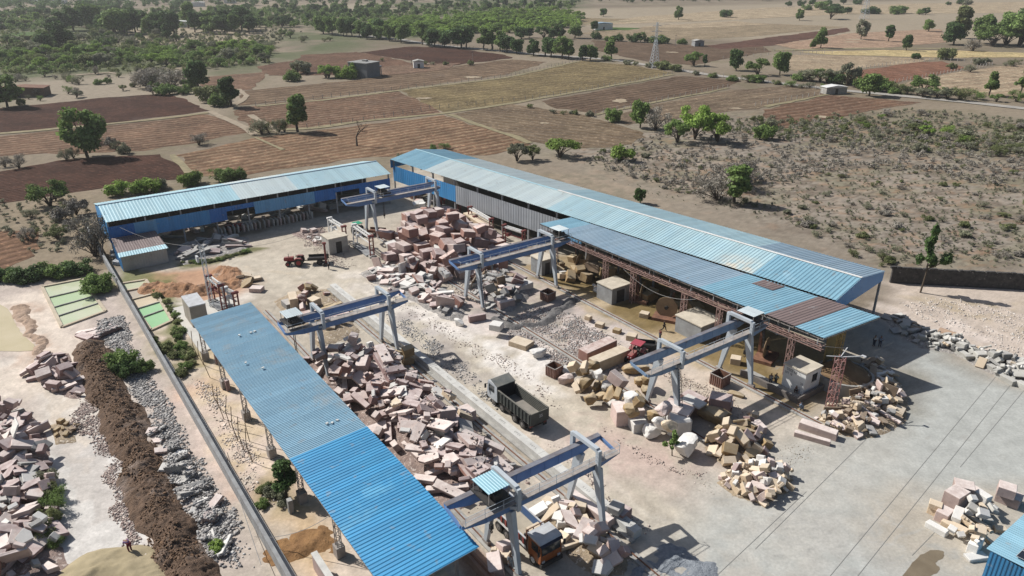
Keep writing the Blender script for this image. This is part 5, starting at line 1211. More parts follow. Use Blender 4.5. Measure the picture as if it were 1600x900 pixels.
def bed(P,Hh,dw,frac,m,name='rubble_bed',label='stony rubble below the heap',rough=.35,dig=0):
    a0=min(p[0] for p in P)-1;a1=max(p[0] for p in P)+1;b0=min(p[1] for p in P)-1;b1=max(p[1] for p in P)+1
    st=.35; na=int((a1-a0)/st)+2; nb=int((b1-b0)/st)+2
    A,B=np.meshgrid(a0+np.arange(na)*st,b0+np.arange(nb)*st,indexing='ij')
    d=-poly_sd(A+(fbm(A*.4,B*.4,3,41)-.5)*1.5,B+(fbm(A*.4,B*.4,3,42)-.5)*1.5,P)
    T=Hh*np.clip(d/dw,0,1)**.8*frac; Z=np.where(d>0,T+(fbm(A*.9,B*.9,4,43)-.4)*rough*np.clip(d/.8,0,1),-.15)
    ii=np.clip(((A-HA0)/HR).astype(int),0,HM.shape[0]-1); jj=np.clip(((B-HB0)/HR).astype(int),0,HM.shape[1]-1)
    from_a=np.arange(int((a0-HA0)/HR),min(int((a1-HA0)/HR),HM.shape[0])); from_b=np.arange(int((b0-HB0)/HR),min(int((b1-HB0)/HR),HM.shape[1]))
    AA,BB=np.meshgrid(HA0+from_a*HR,HB0+from_b*HR,indexing='ij')
    ia=np.clip(((AA-a0)/st).astype(int),0,na-1); ib=np.clip(((BB-b0)/st).astype(int),0,nb-1)
    sub=HM[from_a[0]:from_a[-1]+1,from_b[0]:from_b[-1]+1]; np.maximum(sub,np.maximum(Z[ia,ib],0),out=sub)
    V=np.stack([A.ravel(),B.ravel(),Z.ravel()],1)
    Wd=np.array([(O0.x,O0.y,0)])+V[:,:1]*np.array([[AX.x,AX.y,0]])+V[:,1:2]*np.array([[BX.x,BX.y,0]])+np.stack([0*V[:,2],0*V[:,2],V[:,2]],1)
    ix=np.arange(na*nb).reshape(na,nb); keep=(d>-.6); kq=(keep[:-1,:-1]&keep[1:,:-1]&keep[1:,1:]&keep[:-1,1:]).ravel()
    Q=np.stack([ix[:-1,:-1],ix[1:,:-1],ix[1:,1:],ix[:-1,1:]],-1).reshape(-1,4)[kq]
    return tag(np_mesh(name,Wd,Q,m,None),label,None,None,'stuff')
def chips(name,label,n,P,size,cols,flat=.6,yardpoly=True,zadd=0,use_hm=True,hmax=.45):
    """one mesh of many small broken stones, scattered in a polygon"""
    a0=min(p[0] for p in P);a1=max(p[0] for p in P);b0=min(p[1] for p in P);b1=max(p[1] for p in P)
    rs=np.random.RandomState(abs(hash((n,round(a0,2),round(b0,2))))%2**31)
    A=rs.uniform(a0,a1,n*3);B=rs.uniform(b0,b1,n*3); wp=(fbm(A*.35,B*.35,3,51)-.5)*2.5
    d=poly_sd(A+wp,B+wp,P); pr=np.clip(-d/1.2,0,1)*np.clip((fbm(A*.5,B*.5,3,52)-.25)*2.5,.1,1)
    k=rs.uniform(0,1,n*3)<pr; A=A[k][:n];B=B[k][:n]; N=len(A)
    if N==0: return
    s=size[0]+(size[1]-size[0])*rs.beta(1.2,4,N)
    base=np.array([(-1,-1,-1),(1,-1,-1),(1,1,-1),(-1,1,-1),(-1,-1,1),(1,-1,1),(1,1,1),(-1,1,1)],float)*.5
    V=base[None]*np.stack([s*rs.uniform(.8,1.9,N),s*rs.uniform(.6,1.2,N),s*rs.uniform(.4,.9,N)],1)[:,None,:]
    V=V*(1+rs.uniform(-.3,.3,V.shape))
    y=rs.uniform(0,6.283,N);t=rs.normal(0,.35,N);c,sn=np.cos(y),np.sin(y);ct,stt=np.cos(t),np.sin(t)
    x1=V[...,0]*ct[:,None]-V[...,2]*stt[:,None]; z1=V[...,0]*stt[:,None]+V[...,2]*ct[:,None]
    X=x1*c[:,None]-V[...,1]*sn[:,None]; Yv=x1*sn[:,None]+V[...,1]*c[:,None]
    zz=np.zeros(N)
    if use_hm:
        ii=np.clip(((A-HA0)/HR).astype(int),0,HM.shape[0]-1); jj=np.clip(((B-HB0)/HR).astype(int),0,HM.shape[1]-1); zz=HM[ii,jj]; kk_=zz<hmax; A,B,s,zz,X,Yv,z1=[q_[kk_] for q_ in(A,B,s,zz,X,Yv,z1)]; N=len(A)
    aa=A[:,None]+X; bb=B[:,None]+Yv; Z=z1+zz[:,None]+s[:,None]*.18+zadd
    Wd=np.stack([O0.x+aa*AX.x+bb*BX.x,O0.y+aa*AX.y+bb*BX.y,Z],-1).reshape(-1,3)
    F=np.array([(0,3,2,1),(4,5,6,7),(0,1,5,4),(1,2,6,5),(2,3,7,6),(3,0,4,7)])
    Q=(np.arange(N)[:,None,None]*8+F[None]).reshape(-1,4)
    cc=np.array(cols)[rs.randint(0,len(cols),N)]*rs.uniform(.75,1.2,(N,1)); C=np.repeat(cc,8,0)
    return tag(np_mesh(name,Wd,Q,mat('broken_stone',(1,1,1),.15,2.0,.3,.7,rough=.95,attr='Col',spec=.1),C),label,None,None,'stuff')
SZ=dict(slab=((1.3,3.0),(.7,1.4),(.2,.4)),long=((2.0,4.7),(.4,.8),(.28,.55)),block=((.9,1.8),(.7,1.3),(.55,1.1)),big=((1.6,2.7),(1.2,1.7),(1.0,1.5)),small=((.45,.9),(.3,.6),(.2,.42)),poly=((1.2,2.6),(.9,1.7),(.18,.4)),boulder=((1.0,2.2),(.9,1.7),(.8,1.3)),sb=((.65,1.25),(.5,.9),(.4,.8)),edge=((1.2,2.6),(.8,1.5),(.14,.3)),baluster=((.7,1.4),(.35,.6),(.3,.5)))
NF=.62;SF=1.16
def heap(pts,n,kinds,cols,H,dw,frac,place,group,key,tilt=.12,yaw=None,yj=1.6,bedm=None,follow=.8,scale=1.0,irr=.03,cand=5,yard=False):
    P=[tuple(p) if yard else Y(*p) for p in pts]
    if bedm: bed(P,H,dw,frac,bedm,label='broken stone under the heap '+place)
    a0=min(p[0] for p in P);a1=max(p[0] for p in P);b0=min(p[1] for p in P);b1=max(p[1] for p in P)
    out=[]; n=max(1,int(n*NF)); scale*=SF; kd=key(1,0)-key(0,0); end='the far end' if kd>0 else('the near end' if kd<0 else 'the left end')
    order=sorted([wsel(kinds) for _ in range(n)],key=lambda k:-SZ[k][0][1]*SZ[k][2][1] if k!='small' else 1)
    for k in order:
        best=None
        for _ in range(cand):
            for _t in range(40):
                a=rng.uniform(a0,a1);b=rng.uniform(b0,b1); d=-inpoly(P,a,b)
                if d>.15: break
            i=min(max(int((a-HA0)/HR),0),HM.shape[0]-1);j=min(max(int((b-HB0)/HR),0),HM.shape[1]-1)
            sc=H*min(1,d/dw)**.8-HM[i,j]+rng.uniform(0,.3)
            if best is None or sc>best[0]: best=(sc,a,b)
        _,a,b=best; L,Wd,Hh=SZ[k]; l=rng.uniform(*L)*scale;w=rng.uniform(*Wd)*scale;h=rng.uniform(*Hh)*scale
        yw=(yaw if yaw is not None else 0)+rng.gauss(0,yj)
        sh=k if k in('boulder','poly','baluster') else 'box'
        out.append(stone(sh,l,w,h,wsel(cols),a,b,yw,tilt,place=place,group=group,key=key(a,b),edge=(k=='edge'),follow=follow,irr=irr,end=end))
    return out
def hero(u1,v1,u2,v2,w,h,col,label,z=0.0,shape='box',tilt=0.0,group=None,irr=.015,ch=.04):
    p=Vector((*Y(u1,v1,z),0));q=Vector((*Y(u2,v2,z),0)); d=q-p; n=Vector((-d.y,d.x,0)).normalized()
    mid=(p+q)/2; wm=W(mid.x+n.x,mid.y+n.y); w0=W(mid.x,mid.y)
    if wm.length<w0.length: n=-n
    c=mid+n*(w/2)
    return stone(shape,d.length*(1.15 if shape=='boulder' else 1),w,h,col,c.x,c.y,math.atan2(d.y,d.x),tilt,z,label,group=group,irr=irr,ch=ch)
bedpink=mat('rubble_pinkish',(.36,.27,.23),(.24,.18,.16),1.4,rough=.95,bump=.9,bscale=3,bdist=.25,speck=(2.6,(.56,.48,.43),.58))
bedgrey=mat('rubble_grey',(.38,.35,.32),(.25,.235,.22),1.5,rough=.95,bump=.9,bscale=3,bdist=.25,speck=(2.6,(.5,.48,.45),.58))
bedtan=mat('rubble_tan',(.40,.32,.22),(.27,.21,.15),1.3,rough=.95,bump=.9,bscale=3,bdist=.25,speck=(2.6,(.58,.50,.4),.58))
PKC=[(.40,.32,.28),(.34,.26,.23),(.50,.44,.39),(.29,.24,.22)]; GYC=[(.33,.32,.31),(.25,.24,.235),(.44,.43,.41),(.36,.34,.32)]; TNC=[(.43,.37,.29),(.35,.28,.2),(.50,.45,.38),(.32,.28,.24)]; BNC=[(.15,.095,.06),(.10,.065,.045),(.19,.13,.09)]
# ---- H1 slab heap between the left rails ------------------------------------------------
P1=[(20,-13.2),(23,-3.4),(34,-3.2),(48,-3.2),(55,-3.4),(56.5,-6.5),(56,-13.2),(40,-13.6)]
pl1='in the slab heap'; g1_='stones of the slab heap beside the left roof'
# heroes first
hero(723,667,745,658,1.9,1.5,'pale','large square pale pink block beside the crane rail, opposite the grey tipper lorry',z=0)
heap(P1,340,dict(slab=30,long=62,block=10,small=24,poly=12,edge=0,sb=20),dict(pale=50,mauve=34,white=8,pink=12,grey=4,cream=2),2.4,4.0,.35,pl1,g1_,lambda a,b:-a,tilt=.085,bedm=bedpink,yard=True,yaw=.3,yj=.62,follow=.5,cand=12,scale=1.05)
hero(632,706,698,712,1.1,.3,'pale','long pale slab lying across the top of the slab heap',z=2.3,tilt=.05)
hero(668,690,705,735,1.2,.3,'pale','long pale slab pointing to the lorry, high on the slab heap',z=2.2,tilt=.06)
hero(615,648,636,655,1.3,1.0,'pink','pink cube block perched high in the middle of slab heap',z=2.2)
hero(617,602,655,625,1.9,.28,'white','broad white slab tilted near the crane at slab heap',z=2.0,tilt=.1)
hero(727,738,745,752,1.9,.9,'pink','terracotta stacked block at the kerb side of slab heap lower end',z=1.2)
hero(727,738,745,752,1.7,.7,'mauve','dusky mauve block on top of terracotta block at slab heap lower end',z=2.1)
# ---- H2 ochre/pink blocks at the head of the slab row
hero(510,500,520,506,1.1,1.25,'pink','long reddish block standing highest behind the left far crane',z=0)
hero(487,498,521,512,1.4,1.2,'pink','long pink beam lying beside two pink cubes behind left far crane',z=0)
hero(519,495,540,497,1.7,1.3,'pink','square pink cube right of the long pink beam',z=0)
hero(524,505,548,500,1.5,1.2,'pink','square terracotta cube next to kerb wall end behind crane',z=0)
hero(455,487,468,485,3.0,2.0,'cream','tall cream block leaning at the far end of left row',z=0)
hero(440,478,449,486,2.6,1.0,'grey','long grey slab block at the far corner of left row',z=0)
hero(456,503,488,495,1.0,.8,'pink','pair of low pink blocks nearest the roof end behind the crane',z=0)
heap([(428,470),(470,452),(520,455),(545,480),(565,520),(500,545),(470,515)],34,dict(block=20,sb=30,small=30,boulder=14,long=10),dict(ochre=46,cream=22,pink=20,pale=12),1.3,2.5,.3,'behind the left crane','ochre and pink stones at the head of the left row',lambda a,b:a,bedm=bedtan)
heap([(596,548),(618,545),(665,580),(655,592),(615,570)],6,dict(block=2,boulder=3),dict(ochre=6,cream=2),.9,1.5,.2,'under the left crane','ochre stones in the rail channel',lambda a,b:a)
# ---- H3 stones at the lower end around the lorry
heap([(832,800),(872,782),(905,800),(990,868),(975,900),(930,900),(880,862)],58,dict(block=26,sb=26,long=16,slab=16,small=16,poly=8),dict(cream=36,white=22,pale=30,mauve=8),1.3,2.0,.3,'beside the orange lorry','stones beside the orange lorry',lambda a,b:a,bedm=bedtan,scale=.9)
heap([(760,865),(790,850),(800,895),(770,910)],8,dict(block=3,slab=2,small=3),dict(white=4,cream=3,pale=2),1.0,1.5,.3,'between lorry and roof','stones left of the orange lorry',lambda a,b:a)
hero(885,780,950,828,.95,.9,'pale','long pale slab box lying inside the crane rail beside the kerb wall')
hero(952,810,972,822,1.5,1.2,'mauve','dark mauve cube beside the near crane leg and kerb wall')
hero(948,800,966,808,1.3,.7,'grey','grey block behind the near crane leg',z=1.2)
# lorry load
ab=(65.2,-8.6)
stone('box',1.5,1.0,.75,'cream',64.0,-8.55,R(90),0,1.2,'cream block behind the cab on the orange lorry bed, farther one')
stone('box',1.5,.95,.7,'cream',65.1+.0,-8.6,R(90),0,1.2,'cream block right behind the orange lorry cab')
# ---- H4 pink block heap
P4=[Y(600,402),Y(628,352),Y(700,338),Y(762,368),Y(798,402),Y(770,436),Y(692,440),Y(640,428)]
pl4='in the pink heap'; g4='quarried blocks of the pink heap'
# aligned quarry stacks: columns of big blocks, taller in the middle
r4=random.Random(4)
bed(P4,1.2,4,.3,bedpink,label='pink chips and earth under the block heap')
ca=sum(p[0] for p in P4)/len(P4); cb=sum(p[1] for p in P4)/len(P4)
a0=min(p[0] for p in P4);a1=max(p[0] for p in P4);b0=min(p[1] for p in P4);b1=max(p[1] for p in P4)
for layer in range(3):
    a=a0
    while a<a1:
        b=b0+r4.uniform(0,.8)
        stp=r4.uniform(2.4,3.0)
        while b<b1:
            l=r4.uniform(1.9,2.8);w=r4.uniform(1.6,2.2);h=r4.uniform(1.1,1.5)
            d=-inpoly(P4,a,b)
            if d>(.2,2.2,4.0)[layer] and r4.random()<(.95,.8,.5)[layer]:
                stone('box',l,w,h,r4.choices(['pink','mauve','pale','white','grey'],[48,28,20,3,3])[0],a+r4.uniform(-.35,.35),b+r4.uniform(-.3,.3),r4.gauss(0,.22)+(math.pi/2 if r4.random()<.3 else 0),.07,place=('at pink heap foot','midway up pink heap','atop pink heap')[layer],group=g4,key=b,follow=.35,irr=.06,ch=.06)
            b+=w+r4.uniform(.05,.5)
        a+=stp
heap([(596,402),(640,430),(690,444),(770,440),(800,405),(775,395),(690,425),(615,398)],22,dict(big=10,block=20,sb=6),dict(pink=50,mauve=26,pale=20,white=5),1.6,1.5,0,pl4,g4,lambda a,b:b,tilt=.18,irr=.07,follow=.6)
hero(585+3,372,612,376,1.5,1.5,'pink','orange pink cut cube at the left edge of pink heap by far crane leg')
hero(724,350,756,372,2.2,2.4,'cream','big tan cut block sliced in three under the red frame saw')
hero(797,398,815,399,2.0,1.6,'pink','banded red and white cut block under the red frame saw near crane')
hero(628,352,648,364,2.4,2.6,'pink','tall pink block stack top behind the heap under far crane')
hero(655,442,672,446,1.0,1.6,'white','white upright block at front of pink heap below crane end')
# ---- H5 pale slabs in front of the heap
heap([(563,428),(600,408),(650,432),(700,452),(735,478),(722,505),(690,498),(640,468),(590,446)],96,dict(slab=22,long=20,block=14,poly=18,small=24,edge=8),dict(pale=34,white=28,grey=22,pink=10,mauve=8),1.1,2.2,.3,'in the pale slab row','pale slabs between pink heap and haul road',lambda a,b:a,bedm=bedgrey)
hero(707,508,722,512,1.0,1.0,'white','white faceted boulder at the haul road edge below the slab row',shape='boulder')
hero(734,505,760,500,.6,1.0,'mauve','dark slab standing upright beside the white stacked cube')
hero(765,516,781,519,1.5,.95,'white','lower white cube of the stack at the haul road edge',z=0)
hero(764,516,781,519,1.4,.9,'white','upper white cube of the stack at the haul road edge',z=.97)
# ---- H6 grey heap under the middle crane
heap([(722,452),(760,428),(815,428),(838,452),(818,474),(800,488),(760,486)],88,dict(slab=18,block=24,poly=16,small=24,sb=20,edge=8,long=8),dict(grey=40,brown=22,mauve=22,pale=10,cream=6),2.0,3.0,.5,'in the grey heap','grey stones under the middle crane',lambda a,b:a,tilt=.22,bedm=bedgrey)
hero(800,466,834,452,2.2,1.3,'white','large white block with dusty top beside grey heap')
hero(782,486,805,480,2.0,1.3,'pale','big pinkish split block at front of the grey heap')
hero(794,540,822,549,2.0,.75,'cream','long buff rough slab along the ochre crane rail head')
hero(833,563,858,558,1.6,1.1,'white','large white rough boulder by the haul road next to rusty bin',shape='boulder')
for i,(u,v,s,c,lb) in enumerate([(917,500,.9,'cream','cream block under a smaller one beside the saw floor rail'),(935,512,1.2,'cream','low cream block lying alone on pink gravel'),(962,521,1.1,'ochre','small ochre rough block beside the crane rail'),(985,533,1.5,'cream','flat cream slab by the black trolley'),(926,535,.5,'white','tiny white offcut alone on the gravel'),(1005,497,1.4,'cream','pale ochre slab lying on the wet saw floor'),(1178,653,1.0,'cream','cream cube alone by the saw floor rail'),(1148,570,1.6,'cream','cream slab on the ochre floor behind crane leg')]):
    hero(u-s*5,v-1,u+s*5,v+2,s*.8,s*.55,c,lb)
hero(913,497,921,500,.7,.45,'cream','smaller cream block on top of another beside saw floor rail',z=.52)
heap([(930,448),(945,452),(950,470),(932,464)],7,dict(long=5,slab=3),dict(white=5,cream=3),.9,1,.0,'by the open hut','stacked slabs by the hut',lambda a,b:a,tilt=.05,yj=.15,scale=.7)
# ---- pink beams by the canopied tractor
hero(917,569,964,548,1.7,1.6,'pink','farther long pink beam lying left of the pink canopied tractor')
hero(933,584,983,563,1.7,1.6,'cream','nearer long buff beam lying left of the pink canopied tractor')
# ---- H7 ochre boulders along the road
pl7='in the boulder row'; g7='ochre boulders along the haul road'
hero(872,603,896,605,1.6,1.5,'pale','rounded pale boulder at the top end of boulder row by bin',shape='boulder')
hero(880,590,898,588,1.5,1.0,'white','white dusty block behind the rounded pale boulder',shape='boulder')
hero(963,668,1006,664,2.4,2.0,'pale','huge pale pinkish block carrying an ochre boulder')
hero(975,655,1000,655,1.9,1.2,'ochre','ochre boulder sitting on the huge pale pinkish block',z=2.0,shape='boulder')
hero(990,678,1012,674,1.6,1.2,'white','white wedge block between ochre boulders and crane leg')
hero(1010,690,1034,686,1.6,1.5,'white','rough white cube left of the small palm',shape='boulder')
hero(1013,662,1036,662,1.5,1.3,'ochre','ochre boulder perched between white blocks near crane leg',z=.9,shape='boulder')
hero(1045,684,1080,682,2.3,2.2,'white','bluish white cut boulder right at the crane leg foot',irr=.05,ch=.25)
hero(1058,722,1092,720,2.3,2.3,'white','big white faceted boulder beside the small palm',shape='boulder')
heap([(885,610),(912,588),(950,605),(985,640),(1040,672),(1062,705),(1040,700),(985,670),(930,640)],40,dict(boulder=46,block=5,sb=10),dict(ochre=62,white=16,cream=14,pale=8),1.7,1.6,.2,pl7,g7,lambda a,b:a,tilt=.2,irr=.08,follow=.6)
heap([(985,598),(1015,590),(1020,625),(1000,640),(985,620)],8,dict(boulder=5),dict(ochre=8),1.8,2,.2,'under the faded crane','ochre boulders under the faded crane',lambda a,b:a)
hero(978,590,1014,587,2.3,1.2,'ochre','broad flat ochre boulder under the faded crane beam end',shape='boulder')
# stacked slabs under the right crane
for k,(z,col,lb) in enumerate([(0,'pink','bottom dark pink block of the stack behind crane ladder leg'),(1.0,'pink','middle pink block of the stack behind crane ladder leg'),(1.9,'pale','top pale slab of the stack behind crane ladder leg')]):
    hero(1036,643,1075,655,2.3,.95 if k<2 else .35,col,lb,z=z,group=None)
for k,(z,lb) in enumerate([(0,'lower mauve block behind the pale slab stack under crane'),(1.0,'upper mauve block behind the pale slab stack under crane'),(1.9,'long white slab on top behind the stack under crane')]):
    hero(1062,625,1092,640,1.6,.9 if k<2 else .25,('mauve','mauve','white')[k],lb,z=z)
hero(1104,640,1142,648,1.9,1.0,'pink','low pink block carrying a split mauve block right of crane')
hero(1106,639,1140,646,1.8,1.5,'mauve','split mauve block on top of a low pink block',z=1.0)
hero(1086,655,1125,672,3.2,1.8,'ochre','very large brown ochre boulder in front of mauve block',shape='boulder')
hero(1136,616,1160,624,.7,.5,'ochre','rough ochre log stone beside ribbed bin',shape='boulder')
# ---- H8 mixed stones at the end of the runway
pl8='in the mixed apron heap'; g8='mixed stones at the apron edge'
hero(1172,682,1198,678,1.7,.9,'pale','pink and white block at the far corner of mixed heap')
heap([(1098,700),(1120,668),(1175,665),(1200,700),(1190,722),(1130,730)],56,dict(boulder=16,block=16,slab=14,long=10,sb=14,poly=8),dict(ochre=34,cream=26,mauve=22,pale=10,grey=8),1.6,2.5,.35,pl8,g8,lambda a,b:b,tilt=.18,bedm=bedtan,scale=.82)
pl9='in the cream apron heap'; g9='cream blocks at the apron edge'
hero(1170,770,1208,780,1.0,.9,'pale','long pale pinkish beam across front of cream heap')
hero(1190,728,1212,742,1.3,.8,'ochre','yellow rough flat boulder at far side of cream heap',shape='boulder')
heap([(1150,722),(1195,722),(1240,745),(1232,770),(1195,792),(1150,775),(1118,752),(1130,740)],100,dict(block=22,sb=28,long=16,slab=16,small=18,edge=4),dict(cream=44,white=26,pale=20,mauve=4),.8,2.0,.25,pl9,g9,lambda a,b:b,tilt=.13,scale=.68,bedm=bedtan)
# ---- H9 rubble below the red tower
pl10='below the red tower'; g10='building stones below the red tower'
hero(1240,682,1296,698,.6,.6,'pale','nearer of two long pale beams beside the rubble')
hero(1247,670,1305,690,1.1,.9,'pale','farther, thicker of two long pale beams beside the rubble')
heap([(1268,655),(1318,625),(1340,575),(1372,560),(1412,600),(1424,640),(1402,672),(1345,688),(1300,680)],230,dict(block=12,sb=26,long=32,slab=24,small=30,poly=10,edge=4,baluster=8),dict(cream=40,brown=20,pale=18,grey=14,white=8),1.5,3.5,.45,pl10,g10,lambda a,b:b,tilt=.15,bedm=bedtan,scale=.68,follow=.6)
heap([(1318,640),(1335,585),(1350,560),(1385,575),(1380,610),(1340,640)],24,dict(block=10,sb=18,slab=12,small=12),dict(brown=36,cream=26,grey=10),1.8,2.5,.0,pl10,g10,lambda a,b:b,tilt=.2,scale=.85)
# ---- H10 carved stones along the apron
pl11='in the carved row'; g11='carved stones along the apron'
for i,(u,v) in enumerate([(1484,548),(1522,566),(1553,588),(1585,602)]):
    hero(u,v,u+28,v+16,.8,.7,'carved',['first','second','third','fourth'][i]+' long grooved beam along the apron edge, counted from the shed' )
heap([(1440,520),(1470,520),(1530,545),(1620,575),(1640,610),(1560,590),(1490,555),(1450,545)],128,dict(baluster=40,sb=34,block=12,long=14,small=24,slab=8),dict(carved=70,cream=12,grey=14,white=6),1.0,1.6,.25,pl11,g11,lambda a,b:a,tilt=.2,scale=.85,bedm=bedgrey)
heap([(1376,495),(1400,490),(1450,515),(1462,540),(1440,545),(1400,520)],56,dict(sb=24,slab=24,small=24,long=14),dict(grey=50,carved=30,brown=10),1.0,1.6,.3,'by the long shed end','grey stones by the shed end',lambda a,b:a,tilt=.2,scale=.8,bedm=bedgrey)
pp=thing('concrete_pipe','tan concrete pipe lying behind the carved stone row','pipe',G(1480,528),0); mb=MB()
p0=G(1466,524)-G(1480,528);p1=G(1494,534)-G(1480,528)
N=20; d=(p1-p0).normalized(); n=Vector((-d.y,d.x,0)); vs=[]
for r_,e in((.62,p0),(.62,p1),(.5,p1),(.5,p0)): vs+=[e+n*(r_*math.cos(2*math.pi*k/N))+Vector((0,0,.62+r_*math.sin(2*math.pi*k/N))) for k in range(N)]
mb.add(vs,[(j*N+k,j*N+(k+1)%N,((j+1)%4)*N+(k+1)%N,((j+1)%4)*N+k) for j in range(4) for k in range(N)]); mb.build('pipe_shell',mat('pipe_tan',(.42,.30,.21),(.36,.25,.18),1),pp)
# ---- H11 stones near the bottom right
pl12='by the solar shed'; g12='cream stones by the solar shed'
for args in [(1458,812,1478,822,1.5,1.1,'pale','lower left pale pink cube of the apron corner group'),(1468,792,1492,806,1.9,2.0,'pale','tall pale pink cube pair behind, at the apron corner group'),(1494,785,1512,795,2.6,1.1,'pale','broad pale pink block supporting another in the apron corner group'),(1536,800,1545,796,1.3,1.6,'white','white tall block between pale pink cubes'),(1552,782,1590,798,1.5,1.1,'pale','long pale pink block under a cube near solar shed'),(1444,823,1476,841,.7,.6,'white','white hexagonal column lying at the edge of apron stones'),(1482,822,1497,828,2.0,1.2,'white','bright white cube among cream blocks'),(1508,862,1524,870,1.7,1.1,'white','bright white cube nearest the solar shed wall'),(1468,822,1505,842,.9,.7,'cream','long cream ribbed beam beside white column'),(1447,801,1465,810,1.2,.7,'cream','cream block stack lower one at left end of apron stones'),(1515,880,1545,876,.9,.35,'white','white carved frame slab beside blue shed wall')]:
    hero(*args)
stone('box',1.7,1.4,.95,'pale',*Y(1500,782),R(30),0.03,1.1,'pale pink block stacked slanting on the broad one at apron corner')
stone('box',1.5,1.4,1.0,'pale',*Y(1566,786),R(20),0.02,1.1,'pale pink cube on top of the long block near solar shed')
stone('box',1.1,1.0,.55,'cream',*Y(1458,802),R(20),0.02,.7,'small cream block on top of cream stack at left end of apron stones')
heap([(1470,800),(1530,800),(1580,808),(1560,840),(1530,872),(1500,858),(1475,830)],34,dict(sb=30,block=10,long=12,small=20,baluster=6),dict(cream=70,white=20,carved=6),.6,3,.0,pl12,g12,lambda a,b:a,tilt=.06,scale=.72,follow=.5)
# ---- H12 left edge heap and small heap
pl13='in the left edge heap'; g13='slabs of the left edge heap'
heap([(-30,640),(10,632),(55,655),(78,700),(85,760),(98,830),(105,905),(-50,930)],250,dict(slab=34,block=14,poly=26,long=24,small=26,edge=8,sb=22),dict(mauve=44,pale=32,grey=16,white=10,pink=4),1.7,4,.4,pl13,g13,lambda a,b:a,tilt=.16,bedm=bedpink,scale=.92,follow=.6,cand=8)
pl14='in the heap by the berm'; g14='slabs of the small heap by the berm'
heap([(42,580),(70,556),(100,552),(128,590),(130,622),(98,622),(60,600)],50,dict(slab=30,long=18,block=14,poly=18,small=20,edge=6),dict(mauve=50,pale=28,grey=14,white=8),1.3,2.5,.4,pl14,g14,lambda a,b:a,tilt=.2,bedm=bedpink,scale=.9)
heap([(75,668),(110,655),(135,668),(120,690),(85,695)],16,dict(small=20,sb=4),dict(ochre=70,brown=20),.6,1.5,.4,'beside the left track','ochre rubble by the track',lambda a,b:a,bedm=bedtan,scale=.8)
heap([(120,520),(170,500),(195,512),(180,535),(140,540)],12,dict(slab=6,long=8),dict(pale=6,mauve=6),.7,1.5,.2,'atop the grey gravel','slabs at the top of the gravel',lambda a,b:a)
heap([(228,668),(250,672),(340,800),(370,870),(350,885),(300,800)],34,dict(slab=24,poly=20,sb=8,edge=10),dict(white=50,pale=24,grey=20),.5,1.2,.0,'on the gravel by the berm','slabs on the gravel by the berm',lambda a,b:a,tilt=.25,follow=.7)
# ---- H13 slabs by the back-left shed
heap([(262,398),(300,378),(360,366),(388,372),(392,390),(340,400),(290,414)],54,dict(long=34,slab=26,block=8,poly=10,small=18),dict(grey=44,pale=26,carved=18,mauve=10),.9,2.2,.3,'before the shaded bays','grey slabs before the blue cladding',lambda a,b:b,tilt=.12,yaw=1.2,yj=.6,bedm=bedgrey)
for i in range(24):
    b=-8.5+i*.82+rng.uniform(-.12,.12); stone('box',1.5+rng.random()*.4,1.4,.3,'carved' if i%3 else 'pale',-36.4+rng.uniform(-.2,.2),b,R(rng.uniform(-6,6)),.04,0,None,place='under the blue cladding',group='upright slabs under the blue cladding',key=b,edge=True)
heap([W_ for W_ in [(-47,-20),(-38,-20),(-38,24),(-47,24)]],70,dict(slab=24,long=20,block=20,small=10),dict(grey=50,white=20,pale=20),.6,3,.0,'inside the blue clad shed','slabs stored inside the blue clad shed',lambda a,b:b,tilt=.08,yard=True)
heap([(205,400),(180,385),(165,400),(182,425)],14,dict(sb=8,small=6),dict(carved=10,white=4),.6,1,.1,'at the corner of the lean-to','stones at the lean-to corner',lambda a,b:a)
# ---- H14 by the pit and mast
heap([(352,445),(372,432),(408,432),(412,445),(385,452)],12,dict(poly=9,slab=4),dict(cream=12,ochre=3),.8,1.5,.1,'beside the reddish pit','buff stones beside the pit',lambda a,b:b,tilt=.2,scale=1.15)
hero(389,457,408,458,1.4,.7,'pale','pale pinkish split block between the pit and pale roof end')
heap([(455,365),(500,352),(520,372),(495,385)],14,dict(small=10,sb=4,slab=2),dict(pale=8,white=5),.6,2,.2,'behind the red tractor','stones in the gravel behind the tractor',lambda a,b:b,bedm=bedpink)
heap([(620,300),(690,292),(690,325),(640,325)],34,dict(slab=12,block=12,sb=12,long=8),dict(pale=14,white=10,grey=10,pink=8),1.2,2.5,.2,'behind the farthest crane','stones behind the farthest crane',lambda a,b:a)
heap([(820,380),(850,392),(905,438),(880,445),(840,415)],22,dict(block=10,sb=12,slab=6),dict(cream=14,white=6,ochre=10),.7,1.5,.1,'behind the middle crane','stones on the saw floor',lambda a,b:a)
heap([(890,425),(910,420),(930,440),(905,448)],8,dict(block=6,big=2),dict(ochre=8),.9,2,.1,'below the ochre disc cutter','ochre blocks below the disc cutter',lambda a,b:a)
heap([(14,33),(46,35),(46,42),(16,40)],24,dict(big=10,block=10,slab=4),dict(ochre=20,brown=4),.8,3,0,'deep under the annex','ochre blocks in the annex shade',lambda a,b:a,yard=True,follow=.3)
# labels of the heap stones
byg={}
for o,d,p,k,g,e,k2 in LABS: byg.setdefault((p,e),[]).append((o,d,p,k,k2))
for (p,e),L in byg.items(): label_all(L,e,20)
